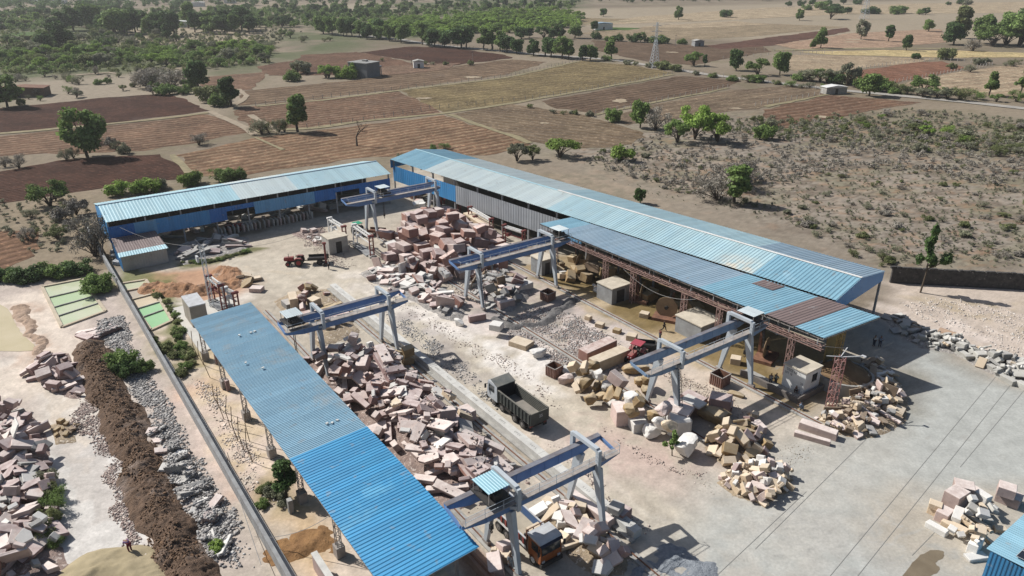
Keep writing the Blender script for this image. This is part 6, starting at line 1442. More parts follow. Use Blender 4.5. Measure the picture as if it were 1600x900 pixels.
# ------------------------------------------------------------------ loose rubble and soil
def yp(*pts): return [Y(*p) for p in pts]
chips('gravel','pinkish chips along the haul road edge',1287,yp((575,440),(640,470),(720,520),(800,560),(870,610),(900,650),(860,640),(780,580),(690,530),(600,470)),(0.048,0.204),PKC)
chips('gravel','broken grey and pink stone between the crane rails',10500,yp((770,500),(830,475),(900,490),(990,545),(1000,590),(920,590),(870,570),(800,540)),(0.048,0.258),PKC+GYC)
chips('gravel','grey chippings along the kerb wall',2340,yp((585,470),(640,500),(700,545),(760,600),(800,640),(770,640),(700,580),(620,520)),(0.048,0.238),GYC)
chips('gravel','pink chips along the lower kerb wall',1188,yp((850,690),(900,710),(960,770),(1010,830),(1000,840),(930,780)),(0.042,0.190),PKC)
chips('gravel','pinkish chips in front of the boulder row',1188,yp((920,640),(990,690),(1060,730),(1120,740),(1090,760),(1000,720)),(0.042,0.204),PKC)
chips('gravel','stone chips between crane and saw floor',1584,yp((1040,570),(1110,600),(1190,650),(1160,670),(1100,640),(1050,610)),(0.042,0.204),TNC+PKC)
chips('gravel','chips scattered among the stones of the pink heap',2250,yp((590,420),(640,440),(760,480),(800,430),(720,430)),(0.060,0.272),PKC,hmax=9)
chips('gravel','chips in the slab heap',700,[(18,-13),(18,-2.6),(58,-2.6),(58,-13)],(0.060,0.306),PKC,hmax=9)
chips('gravel','grey crushed stone between soil berm and boundary wall',14250,yp((150,500),(195,490),(215,540),(300,700),(370,800),(410,890),(330,900),(260,760),(225,640),(165,560)),(0.060,0.340),GYC,hmax=9)
chips('gravel','pinkish crushed stone strip beside the white track',11700,yp((140,610),(165,640),(175,700),(200,760),(220,830),(250,900),(205,900),(175,800),(145,700),(95,660)),(0.048,0.258),PKC,hmax=9)
chips('gravel','pinkish gravel behind the tractor',2400,yp((455,370),(500,352),(515,372),(560,415),(545,425),(500,400)),(0.048,0.238),PKC)
chips('gravel','brown chips in the rail channel',2250,[(2,-2.1),(70,-2.1),(70,-1.5),(2,-1.5)],(0.036,0.170),TNC)
chips('gravel','stone litter beside the left shed',2600,yp((300,590),(340,600),(420,740),(440,800),(400,780),(330,680)),(0.042,0.238),[(.56,.49,.43),(.48,.40,.35),(.62,.56,.5)])
chips('gravel','pale chips on the wasteland beyond the carved stones',1800,yp((1400,470),(1480,460),(1640,500),(1640,580),(1520,530),(1440,500)),(0.036,0.238),[(.58,.53,.48),(.5,.44,.4),(.64,.6,.55)])
chips('gravel','loose chips at the edge of the concrete apron',445,yp((1060,760),(1150,790),(1250,740),(1300,700),(1240,690),(1130,740)),(0.030,0.136),TNC)
# soil berm outside the boundary wall
soil=mat('dark_loam',(.19,.125,.085),(.115,.078,.056),1.2,rough=1,bump=1.0,bscale=4,bdist=.3,stain=(.16,(.27,.215,.18),.54))
CB=[Y(138,545),Y(160,590),Y(190,650),Y(215,720),Y(240,780),Y(268,840),Y(300,930)]
def berm(name,label,line,wid,hgt,m,rough=.8,seed=0,st=.22):
    a0=min(p[0] for p in line)-wid-1;a1=max(p[0] for p in line)+wid+1;b0=min(p[1] for p in line)-wid-1;b1=max(p[1] for p in line)+wid+1
    A,B=np.meshgrid(np.arange(a0,a1,st),np.arange(b0,b1,st),indexing='ij'); d=line_d(A+(fbm(A*.3,B*.3,3,60+seed)-.5)*2,B+(fbm(A*.3,B*.3,3,61+seed)-.5)*2,line)
    t=np.clip(1-d/wid,0,1); lump=fbm(A*.8,B*.8,5,62+seed); Z=hgt*(t**.8)*(.65+.7*fbm(A*.2,B*.2,2,63+seed))+(lump-.5)*rough*np.clip(t*3,0,1)-.12
    ang=np.arctan2(1,1); Z+=np.clip(t*2.5,0,1)*(rough*.16*np.abs(np.sin((A*.9+B*.5)*3.6+7*fbm(A*.7,B*.7,3,64)))+rough*.35*(fbm(A*2.6,B*2.6,4,66+seed)-.5))
    V=np.stack([O0.x+A*AX.x+B*BX.x,O0.y+A*AX.y+B*BX.y,Z],-1).reshape(-1,3)
    ii=np.clip(((A-HA0)/HR).astype(int),0,HM.shape[0]-1); jj=np.clip(((B-HB0)/HR).astype(int),0,HM.shape[1]-1); HM[ii,jj]=np.maximum(HM[ii,jj],Z)
    na,nb=A.shape; ix=np.arange(na*nb).reshape(na,nb); k=(t>-.01)&(d<wid+.4); kq=(k[:-1,:-1]&k[1:,:-1]&k[1:,1:]&k[:-1,1:]).ravel()
    Q=np.stack([ix[:-1,:-1],ix[1:,:-1],ix[1:,1:],ix[:-1,1:]],-1).reshape(-1,4)[kq]
    return tag(np_mesh(name,V,Q,m),label,None,None,'stuff')
berm('soil','long ridge of dark brown tipped soil between white track and gravel',CB,2.3,1.15,soil,.85,st=.13)
chips('clods','brown clods on the tipped soil ridge',4200,[(p[0],p[1]-2.0) for p in CB]+[(p[0],p[1]+2.0) for p in CB[::-1]],(.05,.24),BNC,hmax=9)
sandm=mat('khaki_sand',(.37,.31,.20),(.30,.25,.155),.5,rough=1,bump=.4,bscale=2)
berm('sand','khaki sand heap by the bending person',[Y(115,925),Y(150,893),Y(195,888),Y(225,925)],3.1,.95,sandm,.4,5)
redm=mat('red_earth',(.40,.22,.12),(.31,.18,.11),.5,rough=1,bump=.9,bscale=2,bdist=.3,stain=(.4,(.48,.38,.3),.56))
berm('soil','reddish earth banks around the pit',[Y(240,452),Y(300,456),Y(345,450),Y(372,440),Y(350,424)],2.2,1.1,redm,1.2,9)
berm('soil','dark grey drag ridge across the pink gravel',[Y(775,500),Y(800,512),Y(840,508),Y(870,490),Y(890,470)],1.0,.55,mat('grey_silt',(.20,.19,.185),(.13,.125,.12),.8,rough=1,bump=.9,bscale=3,bdist=.2),.5,12)
berm('soil','rusty mud bank beside the wash channel',[Y(440,862),Y(480,850),Y(510,842)],1.9,.35,mat('rusty_mud',(.30,.17,.075),(.20,.11,.05),.8,rough=1,bump=.8,bscale=3,bdist=.2),.45,14)
berm('soil','dark gravel heap in the crane shadow near the lower end',[Y(1010,890),Y(1050,868),Y(1085,890)],2.4,.16,mat('dark_gravel',(.30,.325,.35),(.20,.22,.245),2.2,rough=1,bump=.9,bscale=5,bdist=.2),.5,15)
berm('soil','dusty bank along pond',[Y(32,480),Y(46,512),Y(66,536),Y(62,552)],.9,.35,mat('pond_bank',(.45,.33,.25),(.36,.26,.19),.6,rough=1,bump=.9,bscale=2,bdist=.25),.7,16)
# ------------------------------------------------------------------ vegetation
def leafm(n,c1,c2,isl=.4,trans=.32,rnd=.22): return mat(n,c1,c2,.5,rough=.75,island=isl,rnd=rnd,coords='pos',trans=trans,spec=.2)
LF=dict(dark=leafm('leaf_dark',(.075,.13,.045),(.11,.175,.06)),mid=leafm('leaf_mid',(.15,.225,.066),(.20,.28,.09)),bright=leafm('leaf_bright',(.21,.32,.065),(.27,.37,.095)),olive=leafm('leaf_olive',(.17,.20,.08),(.22,.24,.11)),
  grey=leafm('twig_grey',(.27,.25,.21),(.34,.31,.265),.3,.15),sage=leafm('leaf_sage',(.225,.235,.15),(.285,.285,.195),.3,.2))
bark=mat('bark',(.11,.085,.062),(.07,.055,.042),3,rough=.95,coords='obj',bump=.3); deadm=mat('dead_wood',(.075,.062,.052),(.11,.09,.075),4,rough=.95)
def leaves(centers,n,size,rs,thin=1.0,shell=.55,hang=0.0):
    """many small leaf clumps through the volume of a set of ellipsoids (c, radii)"""
    vol=np.array([r[0]*r[1]*r[2] for c,r in centers])**.67; pick=rs.choice(len(centers),n,p=vol/vol.sum())
    C=np.array([c for c,r in centers])[pick]; Rr=np.array([r for c,r in centers])[pick]
    d=rs.normal(0,1,(n,3)); d/=np.linalg.norm(d,axis=1)[:,None]+1e-9
    rad=shell+(1-shell)*rs.uniform(0,1,n)**.6; rad*=1+rs.normal(0,.09,n)
    P=C+d*rad[:,None]*Rr
    s=size*rs.uniform(.55,1.35,n); nv=d*.9+rs.normal(0,.65,(n,3))+np.array([0,0,.35]); nv/=np.linalg.norm(nv,axis=1)[:,None]
    t=np.cross(nv,rs.normal(0,1,(n,3))); t/=np.linalg.norm(t,axis=1)[:,None]+1e-9; b=np.cross(nv,t)
    t=t*s[:,None]; b=b*(s*thin)[:,None]
    bend=nv*(s*.25)[:,None]
    V=np.stack([P-t-b*.6-bend,P+t*.9-b-bend*.3,P+t+b*.7-bend,P-t*.8+b+bend*.4],1).reshape(-1,3)
    return V,np.arange(n*4).reshape(n,4)
def limb(mb,pts,r0,r1,n=6):
    k=len(pts)-1
    for i in range(k): mb.tube(pts[i],pts[i+1],r0+(r1-r0)*i/k,r0+(r1-r0)*(i+1)/k,n=n,cap=False)
def proto(kind,seed):
    rs=np.random.RandomState(seed*13+5); rr=random.Random(seed*7+1); cs=[]; mb=MB()
    if kind in('round','tall'):
        H0=.22 if kind=='round' else .25
        limb(mb,[(0,0,0),(.01,.01,H0*.6),(rr.uniform(-.03,.03),0,H0)],.035,.028)
        n=19 if kind=='round' else 14
        for i in range(n):
            a=rr.uniform(0,6.28); h=rr.uniform(.26,.86) if kind=='round' else rr.uniform(.32,.92); m=(1-((h-.55)/.48)**2)
            ro=(.30 if kind=='round' else .17)*math.sqrt(max(m,.05))*rr.uniform(.55,1.05); c=(ro*math.cos(a),ro*math.sin(a),h); q=rr.uniform(.14,.23)*(1 if kind=='round' else .75); cs.append((c,(q,q,q*.8)))
            limb(mb,[(0,0,H0),(c[0]*.5,c[1]*.5,H0+(h-H0)*.6),c],.018,.005,4)
        V,Q=leaves(cs,3600,.029,rs,1.0,.35)
    elif kind=='acacia':
        st=[(0,0)]+[(rr.uniform(-.05,.05),rr.uniform(-.05,.05)) for _ in range(2)]
        for i in range(17):
            a=rr.uniform(0,6.28); ro=.62*math.sqrt(rr.random()); h=rr.uniform(.52,.92)-.22*ro; c=(ro*math.cos(a),ro*math.sin(a),h); q=rr.uniform(.17,.28); cs.append((c,(q,q,q*.5)))
            s=st[i%3]; limb(mb,[(s[0],s[1],0),(s[0]+c[0]*.25,s[1]+c[1]*.25,h*.45),c],.022,.005,5)
        V,Q=leaves(cs,3000,.031,rs,.7,.3)
    elif kind=='scrub':
        for i in range(20):
            a=rr.uniform(0,6.28); ro=.55*math.sqrt(rr.random()); h=rr.uniform(.3,.8)-.15*ro; c=(ro*math.cos(a),ro*math.sin(a),h); q=rr.uniform(.15,.25); cs.append((c,(q,q,q*.8)))
            limb(mb,[(rr.uniform(-.06,.06),rr.uniform(-.06,.06),0),(c[0]*.4,c[1]*.4,h*.5),c,(c[0]*1.25,c[1]*1.25,min(1,h*1.2))],.014,.004,4)
        V,Q=leaves(cs,1700,.034,rs,.28,.15)
    elif kind=='bush':
        for i in range(13):
            a=rr.uniform(0,6.28); ro=.5*math.sqrt(rr.random()); h=rr.uniform(.25,.72)-.2*ro; c=(ro*math.cos(a),ro*math.sin(a),h); q=rr.uniform(.2,.3); cs.append((c,(q,q,q*.85)))
            limb(mb,[(0,0,0),(c[0]*.5,c[1]*.5,h*.5),c],.016,.006,4)
        V,Q=leaves(cs,1900,.040,rs,.8,.4)
    elif kind=='slender':
        top=(rr.uniform(-.05,.05),rr.uniform(-.05,.05),.95); limb(mb,[(0,0,0),(.02,-.01,.3),(.0,.02,.6),top],.022,.008)
        for i in range(12):
            a=rr.uniform(0,6.28); h=rr.uniform(.4,.97); ro=rr.uniform(.02,.24)*(1.15-h); c=(ro*math.cos(a),ro*math.sin(a),h); q=rr.uniform(.045,.085); cs.append((c,(q,q,q)))
            limb(mb,[(0,0,h*.75),c],.009,.004,4)
        c=(.34,.05,.55); cs+=[((.34,.05,.56),(.09,.09,.08)),((.27,.02,.52),(.06,.06,.05)),((-.16,0,.5),(.08,.08,.07))]; limb(mb,[(0,0,.36),(.2,.03,.46),c],.012,.006,5)
        V,Q=leaves(cs,1400,.026,rs,.8,.3)
    else:
        mb2=mb
        def br(p,d,l,r,dep):
            q=Vector(p)+Vector(d)*l; mb2.tube(p,q,r,r*.6,n=5,cap=False)
            if dep>0:
                for _ in range(rr.choice([2,3])):
                    e=(Vector(d)+Vector((rr.gauss(0,.5),rr.gauss(0,.5),rr.gauss(.1,.3)))).normalized(); br(q,e,l*rr.uniform(.6,.8),r*.6,dep-1)
        br((0,0,0),(0,0,1),.3,.035,5); V=None
    return mb,V,(Q if V is not None else None)
PROTO={}
LEAFN=dict(round='dark',tall='dark')
def get(kind,seed,leaf):
    k=(kind,seed,leaf)
    if k in PROTO: return PROTO[k]
    kk=(kind,seed)
    if kk not in PROTO:
        mb,V,Q=proto(kind,seed)
        me=bpy.data.meshes.new('trunk'); me.from_pydata(mb.v,[],mb.f); me.materials.append(bark if kind!='bare' else deadm); me.update(); PROTO[kk]=(me,V,Q)
    me,V,Q=PROTO[kk]; cm=None
    if V is not None:
        t=np_mesh('crown_tmp',V,Q,LF[leaf]); cm=t.data; cm.name='crown'; bpy.data.objects.remove(t)
    PROTO[k]=(me,cm); return PROTO[k]
TL=[]
TN=dict(round=('tree','round tree'),tall=('tree','upright tree'),acacia=('acacia_tree','thorn tree'),scrub=('thorn_bush','twiggy bush'),bush=('bush','leafy bush'),slender=('tree','slender tree'),bare=('dead_tree','leafless tree'))
LW=dict(dark='dark',mid='green',bright='bright',olive='olive',grey='grey',sage='sage')
def plant(kind,u,v,hpx,leaf,place,group,label=None,wx=1.0,seed=None,hm=None,nm=None,xy=None):
    g=G(u,v) if xy is None else Vector(xy); h=hm or hpx/pxm(v); seed=rng.randint(0,2) if seed is None else seed
    tm,cm=get(kind,seed,leaf)
    nm=nm or TN[kind][0]; t=thing(nm,label,'bush' if nm in('bush','thorn_bush') else 'tree',(g.x,g.y,g.z-.02),rng.uniform(0,6.28),group)
    s=h*rng.uniform(.97,1.03); t.scale=(s*wx*rng.uniform(.92,1.08),s*wx*rng.uniform(.92,1.08),s)
    a=bpy.data.objects.new('trunk' if nm not in('bush','thorn_bush') else 'stems',tm); COL.objects.link(a); a.parent=t
    if cm:
        c=bpy.data.objects.new('crown' if nm not in('bush','thorn_bush') else 'foliage',cm); COL.objects.link(c); c.parent=t
    if label is None:
        sz='tall ' if h>7.5 else('low ' if h<2.2 else ''); TL.append((t,f'{sz}{LW[leaf]} {TN[kind][1]}',place,u,v))
    return t
# ---- single trees one can point to: u, v(base), height px, kind, leaf, label, width
ONE=[(137,246,74,'round','mid','big bushy green tree between the two dark ploughed plots on the left',.95),(80,322,40,'acacia','mid','spreading green tree on the grass bank left of the blue shed',1.0),(12,168,48,'round','mid','large rounded tree cut by the left photo edge',1.1),
(465,206,54,'tall','mid','olive green tree with leaning shadow beside the furrowed field',1.2),(558,228,46,'bare','grey','black leafless tree on furrows behind the blue clad shed',1),(311,140,44,'round','dark','very dark round tree by the ploughed plot corner',1.0),(362,167,46,'tall','dark','dark ragged tree next to the very dark round one',1.25),(343,165,24,'bush','mid','leafy bush at foot of the dark ragged tree',1.1),
(325,158,28,'bush','olive','olive bush between two dark trees at the plot corner',1.3),(1438,457,98,'slender','dark','tall slender tree standing before the dark stone wall',.72),(1147,318,56,'tall','mid','bright leaved dense tree among grey thorn right of the long roof',1.3),(1120,312,48,'scrub','grey','grey thorn tree left of dense green tree beyond the long roof',1.1),
(1150,290,44,'scrub','grey','grey thorn tree behind the dense green tree beyond long roof',1.5),(1000,318,24,'round','dark','small dark tree close behind the long roof ridge',1.0),(876,246,30,'acacia','bright','pale green spreading tree behind the far end of long roof',1.3),(808,252,28,'acacia','sage','grey small tree left of the pale spreading tree',.9),(832,250,24,'acacia','olive','small olive tree touching the pale spreading tree',.8),
(970,252,30,'bush','bright','light green bush over grey thorn beyond the roof',1.0),(1000,200,42,'round','mid','green tree left of grey thorn cluster below the bare spots',.85),(1024,203,38,'scrub','grey','grey thorn bush right of the green tree by fence line',1.0),(1085,218,56,'acacia','bright','big light green tree of the clump below the fenced field',.75),(1120,222,44,'acacia','bright','light green low tree at right of the clump below fenced field',.9),(1058,222,36,'acacia','mid','small green tree at left of clump below fenced field',.8),
(1195,218,26,'bush','mid','round green bush alone right of the clump',1.1),(958,190,24,'bush','mid','green bush by the fence posts left of the fenced brown plot',.9),(1345,62,28,'round','sage','round topped tree alone on the pale stubble',.75),(1282,75,30,'round','mid','green tree with smaller one beside it on the stubble',.8),(1270,76,14,'round','mid','smaller tree beside the green one on the stubble',.8),(1388,65,23,'tall','dark','narrow dark tree left of the big grove',1.1),(1416,79,23,'round','dark','dark leaning tree below the narrow one',.8),
(1451,49,18,'round','mid','rounded shrub tree on the dark field right top',1.1),(1297,30,20,'acacia','dark','wide dark tree below the far pylon',1.2),(1249,32,16,'round','mid','small round tree left of the wide dark tree',.9),(1060,31,19,'round','mid','lone tree on pale strip at top centre right',.9),(928,48,14,'round','dark','dark tree in front of tiny white farmhouse',1.1),(943,26,12,'round','dark','dark tree behind the tiny farmhouse on the pale strip',1.0),(1135,27,13,'bush','dark','dark tree clump on pale strip right of the lone tree',1.3),
(1218,117,36,'round','mid','large green tree beside the road right of the near pylon',.85),(1150,110,32,'round','dark','dark tree standing on the road bank',.8),(1185,118,26,'acacia','mid','wide green tree left of the large one on the road bank',1.0),(1085,103,22,'acacia','mid','green thorn tree above the road by the brown field',1.0),(1101,104,18,'tall','dark','narrow dark tree by the road beside green thorn',.9),(1322,134,34,'acacia','sage','dark twiggy tree beside the road culvert',.7),(1358,150,34,'round','mid','broad dark green tree overhanging the road',1.15),(1443,146,30,'acacia','mid','green tree on the road verge left of the leaning one',1.0),(1545,150,34,'tall','mid','leaning leafy tree on verge near right edge',1.0),(1592,152,40,'slender','mid','thin leaning tree with bright crown at the right edge',1.2),(1479,93,20,'bush','olive','olive bush on the golden strip',1.2),(1430,92,10,'bush','dark','small dark bush on the golden strip',1.2),(1516,113,14,'scrub','sage','dry bush at the corner of the red fenced plot',1.2),
(1520,80,22,'scrub','grey','grey bare tree in front of the big grove',1.0),(1050,712,36,'slender','mid','small palm like sapling in front of the white faceted boulder',1.0)]
for u,v,h,k,l,lb,wx in ONE: plant(k,u,v,h,l,None,None,lb,wx)
# grove at right top, parasol crowned
for i,(u,v,h,k,l,wx) in enumerate([(1490,70,34,'round','dark',1.2),(1502,60,46,'tall','olive',1.2),(1530,68,38,'round','mid',1.0),(1552,72,36,'acacia','mid',1.1),(1590,72,48,'acacia','mid',1.0),(1570,70,38,'acacia','mid',1.1),(1605,60,46,'round','dark',1.0),(1540,50,26,'round','mid',1.2),(1575,52,30,'round','mid',1.1)]):
    plant(k,u,v,h,l,'in the dense grove at the top right','grove at the top right',None,wx)
# clumps and rows
def row(pts,n,h,kinds,leafs,place,group,jv=3,wx=1.1):
    for i in range(n):
        t=(i+rng.uniform(.1,.9))/n*(len(pts)-1); k=min(int(t),len(pts)-2); f=t-k
        u=pts[k][0]*(1-f)+pts[k+1][0]*f+rng.uniform(-3,3); v=pts[k][1]*(1-f)+pts[k+1][1]*f+rng.uniform(-jv,jv)*.5
        plant(wsel(kinds),u,v,rng.uniform(*h),wsel(leafs),place,group,None,wx*rng.uniform(.85,1.2))
def area(poly,n,hm,kinds,leafs,place,group,wx=1.1,near=False):
    us=[p[0] for p in poly];vs=[p[1] for p in poly]; P=[(p[0],p[1]) for p in poly]; k=0;tries=0; done=[]
    WP=[px2(p) for p in poly]; x0=min(p[0] for p in WP);x1=max(p[0] for p in WP)
    while k<n and tries<n*60:
        tries+=1; u=rng.uniform(min(us),max(us)); v=min(vs)+(max(vs)-min(vs))*rng.random()
        if inpoly(P,u,v)>0: continue
        if any(abs(u-a)<c and abs(v-b)<c*.35 for a,b,c in done): continue
        h=rng.uniform(*hm); done.append((u,v,h*pxm(v)*.36)); k+=1
        plant(wsel(kinds),u,v,0,wsel(leafs),place,group,None,wx*rng.uniform(.85,1.2),hm=h)
row([(130,215),(165,228),(205,243)],6,(18,24),dict(scrub=8,bush=2),dict(grey=4,sage=3),'beside the big bushy tree','scrub between the ploughed plots',2,.8)
row([(0,262),(35,262)],2,(18,24),dict(scrub=1),dict(grey=1),'at the left edge above the dark plot','scrub at the left edge',2,.9)
row([(100,250),(120,246)],2,(16,22),dict(scrub=1),dict(sage=1),'left of the big bushy tree','scrub left of the big tree',2,.9)
row([(310,228),(318,226)],1,(20,22),dict(scrub=1),dict(grey=1),'on the furrowed plot','scrub on the plot')
row([(405,210),(432,208),(448,207)],4,(22,30),dict(scrub=6,acacia=3),dict(sage=3,olive=2),'beside the olive green tree','scrub beside the olive tree',2,.9)
row([(185,305),(230,300),(290,290),(350,283),(375,280)],9,(18,26),dict(bush=8,scrub=4),dict(mid=4,bright=3,sage=4),'behind the blue clad shed','bushes behind the blue clad shed',3,1.1)
row([(620,255),(660,238),(700,232)],4,(10,16),dict(bush=2,scrub=4),dict(mid=1,sage=3),'behind the gap between the two sheds','scrub behind the sheds')
area([(20,310),(130,315),(145,390),(60,400),(10,340)],11,(1.8,3.6),dict(scrub=8,bush=4,acacia=2),dict(sage=7,grey=4,olive=4),'left of the blue shed','scrub left of the blue shed',1.0)
row([(0,440),(40,436),(85,430),(130,425)],9,(18,26),dict(bush=1),dict(dark=3,mid=2),'in the dark hedge above the pond','hedge above the pond',3,1.2)
row([(140,460),(165,452)],3,(26,34),dict(bush=1),dict(mid=3,dark=1),'at the corner of the green tank','bushes at the tank corner',4,1.0)
plant('bush',193,576,34,'mid',None,None,'bright green bush on the grey gravel inside the berm',1.0); plant('bush',222,580,22,'mid',None,None,'smaller bush between gravel bush and boundary wall',1.0); plant('bush',200,588,26,'dark',None,None,'dark bush behind berm at the gravel',1.0)
plant('tall',448,778,52,'dark',None,None,'dark bush tree under the edge of the pale and vivid roofs',1.0); plant('scrub',150,400,70,'grey',None,None,'bare thorny tree beside the gable of blue clad shed',.7); plant('bare',163,410,60,'grey',None,None,'dead tree trunk by the lean-to corner',.8)
row([(82,770),(90,800),(70,840),(85,870),(60,690)],6,(14,30),dict(bush=4,scrub=3),dict(olive=3,mid=3,sage=2),'among the slabs at left photo edge','weeds among the left slabs',6,.9)
row([(340,855),(345,862)],1,(12,14),dict(bush=1),dict(bright=1),'on the gravel at lower end of berm','weeds by the berm')
area([(395,745),(440,745),(450,795),(405,800)],9,(.6,1.3),dict(bush=1),dict(olive=3,mid=1,sage=2),'in the weedy strip left of roof joint','weeds left of the roof joint',1.3)
area([(235,525),(285,515),(310,555),(285,595),(255,565)],22,(.5,1.2),dict(bush=1),dict(olive=4,mid=2),'in the weeds below the bright green tank','weeds below the green tank',1.4)
row([(240,455),(262,478),(282,508)],9,(5,9),dict(bush=1),dict(olive=2,mid=1),'beside the green tank','weeds by the green tank',2,1.3)
row([(285,412),(340,408),(388,393)],16,(4,7),dict(bush=1),dict(olive=3,mid=1),'before the shaded slabs','weeds before the shaded slabs',2,1.5)
# wasteland right
plw='beyond the long roof'
area([(900,240),(1080,225),(1200,240),(1180,330),(1050,300),(950,270)],34,(.6,1.7),dict(scrub=8,bush=3),dict(grey=4,sage=5,olive=3),plw,'scrub on the wasteland beyond the roof',1.3)
area([(1180,260),(1400,240),(1620,270),(1620,410),(1430,400),(1230,340)],70,(.5,1.5),dict(scrub=8,bush=4),dict(grey=4,sage=5,olive=4),'on the open wasteland','scrub on the open wasteland',1.4)
area([(1060,190),(1300,182),(1440,175),(1620,195),(1620,250),(1400,235),(1200,215)],75,(1.2,3.0),dict(scrub=10,bush=3,acacia=5),dict(grey=6,sage=6,olive=4,bright=3),'in the thorn belt below the road','thorn belt below the road',1.25)
area([(1190,300),(1260,310),(1330,370),(1420,410),(1380,420),(1260,370)],16,(.8,2.0),dict(scrub=8,bush=3),dict(sage=4,olive=3,grey=3),'behind the right roof end','scrub behind the right roof end',1.3)
row([(1035,98),(1040,110)],2,(8,10),dict(bush=1),dict(olive=1),'at the foot of the near pylon','bushes at the pylon foot')
row([(930,93),(1000,103),(1080,116),(1150,126),(1230,134),(1300,143)],18,(6,14),dict(bush=5,scrub=5),dict(mid=2,olive=4,sage=4),'on the road verge','verge bushes',3,1.4)
row([(1240,124),(1280,128),(1320,132),(1400,146),(1440,152),(1500,156),(1600,160)],20,(12,24),dict(bush=5,scrub=4,acacia=4),dict(mid=3,olive=4,sage=4,dark=1),'in the hedge along the road at right','hedge along the road',3,1.2)
row([(850,175),(870,178),(890,178),(905,180),(925,183)],6,(5,11),dict(bush=4,scrub=3),dict(olive=2,sage=3),'at the fence corner by the dark field','bushes at the fence corner')
row([(820,168),(840,168)],2,(5,8),dict(scrub=1),dict(olive=1),'by the dark fenced field','bushes left of the dark field')
row([(920,60),(960,64),(1000,66),(1030,68),(1075,70)],9,(8,16),dict(round=2,bush=5),dict(dark=3,mid=4),'beyond the road in a hedge','hedge of the brown field',2,1.2)
row([(1245,16),(1290,16),(1330,22),(1370,22),(1420,22),(1460,22)],11,(8,14),dict(round=3,bush=4),dict(dark=4,mid=3),'in the far hedge around the far pylon','far hedge by the pylon',2,1.3)
row([(1220,10),(1280,8),(1340,6)],6,(8,13),dict(round=3,bush=2),dict(dark=4,mid=1),'beyond the far hedge at the top','far trees at the top right',2,1.2)
row([(1470,8),(1500,7),(1520,8)],4,(6,10),dict(bush=1),dict(dark=1,sage=1),'on the far stubble at top right edge','far bushes at the right edge',2,1.3)
row([(1480,110),(1530,100),(1560,104),(1590,104)],5,(8,14),dict(bush=3,scrub=2),dict(olive=2,sage=2),'beside the straw field fence','bushes by the straw field')
# trees by the grey block house and road
row([(500,122),(520,122),(545,122),(556,120)],5,(18,26),dict(acacia=4,bush=2),dict(bright=3,mid=2),'left of the grey block house','trees by the block house',2,.9)
row([(455,130),(462,115),(478,114),(440,105)],4,(14,22),dict(acacia=2,bush=2),dict(mid=2,sage=2),'on the red plots left of block house','bushes on the red plots',2,.9)
row([(570,96),(660,100),(690,104),(760,98)],6,(5,9),dict(bush=2,scrub=3),dict(olive=2,sage=2),'around the small farm shed','bushes by the small farm shed')
row([(655,68),(675,72),(700,74)],4,(24,34),dict(round=3,tall=2),dict(dark=3,mid=2),'on the road bend above the dark field','trees on the road bend',2,1.1)
row([(712,74),(740,76),(770,79),(800,82),(835,86),(860,88),(885,92),(912,95),(958,93)],15,(22,32),dict(round=4,tall=3),dict(dark=4,mid=4),'in the tree row along the road','tree row along the road',2,1.1)
row([(812,60),(840,58),(870,62),(900,60)],6,(14,24),dict(round=3,acacia=2),dict(dark=2,mid=3),'beyond the road tree row','trees beyond the road row',2,1.2)
row([(500,52),(540,56),(570,60),(600,62),(640,66)],12,(20,30),dict(round=5,tall=3),dict(dark=5,mid=4),'in the wood edge above the road','dark wood edge above the road',3,1.0)
area([(420,55),(520,45),(520,70),(430,75)],9,(2.5,5),dict(scrub=3,acacia=3,bush=2),dict(sage=4,olive=3,mid=2),'on the grey clearing left of the wood edge','bushes on the grey clearing',1.1)
# bright thorn wood in the middle distance
area([(560,45),(640,32),(720,24),(830,18),(905,24),(905,40),(830,50),(790,52),(700,52),(640,56)],160,(5.0,7.5),dict(acacia=8,round=1),dict(bright=8,mid=2),'in the bright green thorn wood','bright green thorn wood',1.25)
# acacia belts upper left
area([(0,88),(120,85),(200,82),(300,78),(425,72),(425,98),(340,108),(200,100),(100,112),(0,112)],95,(4.2,7),dict(acacia=8,scrub=3,round=2),dict(bright=6,mid=5,sage=3,olive=3),'in the upper thorn belt','thorn belt above the dark plot',1.05)
area([(0,112),(120,112),(300,112),(330,150),(250,148),(100,160),(0,172)],38,(2,4.5),dict(scrub=6,acacia=3,bush=3),dict(sage=4,grey=4,mid=3,olive=2),'on the dry clearing','scrub above the dark plot',1.0)
row([(225,140),(240,135),(262,134),(275,142)],5,(24,34),dict(scrub=5),dict(grey=4,sage=1),'in the grey thicket','grey thicket by the dark tree',3,1.1)
row([(250,148),(265,148),(300,146)],3,(14,20),dict(bush=1),dict(mid=2,olive=1),'below the grey thicket','bushes below the grey thicket',2,1.1)
area([(0,60),(80,62),(180,55),(300,62),(200,80),(0,86)],60,(3.5,7),dict(acacia=5,scrub=3,round=3),dict(mid=4,sage=4,olive=3,dark=2),'in the mixed scrub at upper left','mixed scrub upper left',1.1)
row([(60,82),(95,78),(85,52),(130,50),(145,42),(172,54),(195,50),(225,48),(245,58),(262,60),(300,46),(320,48),(350,50),(372,52),(395,50)],32,(24,38),dict(round=6,tall=2),dict(dark=6,mid=4),'among the big dark trees at upper left','big dark trees upper left',8,1.15)
area([(0,22),(140,20),(300,14),(480,14),(480,44),(380,46),(250,44),(120,42),(0,50)],125,(5,9),dict(round=6,tall=2,acacia=4),dict(dark=5,mid=5,olive=2,bright=1),'in the hazy wood at top left','hazy wood at the top left',1.15)
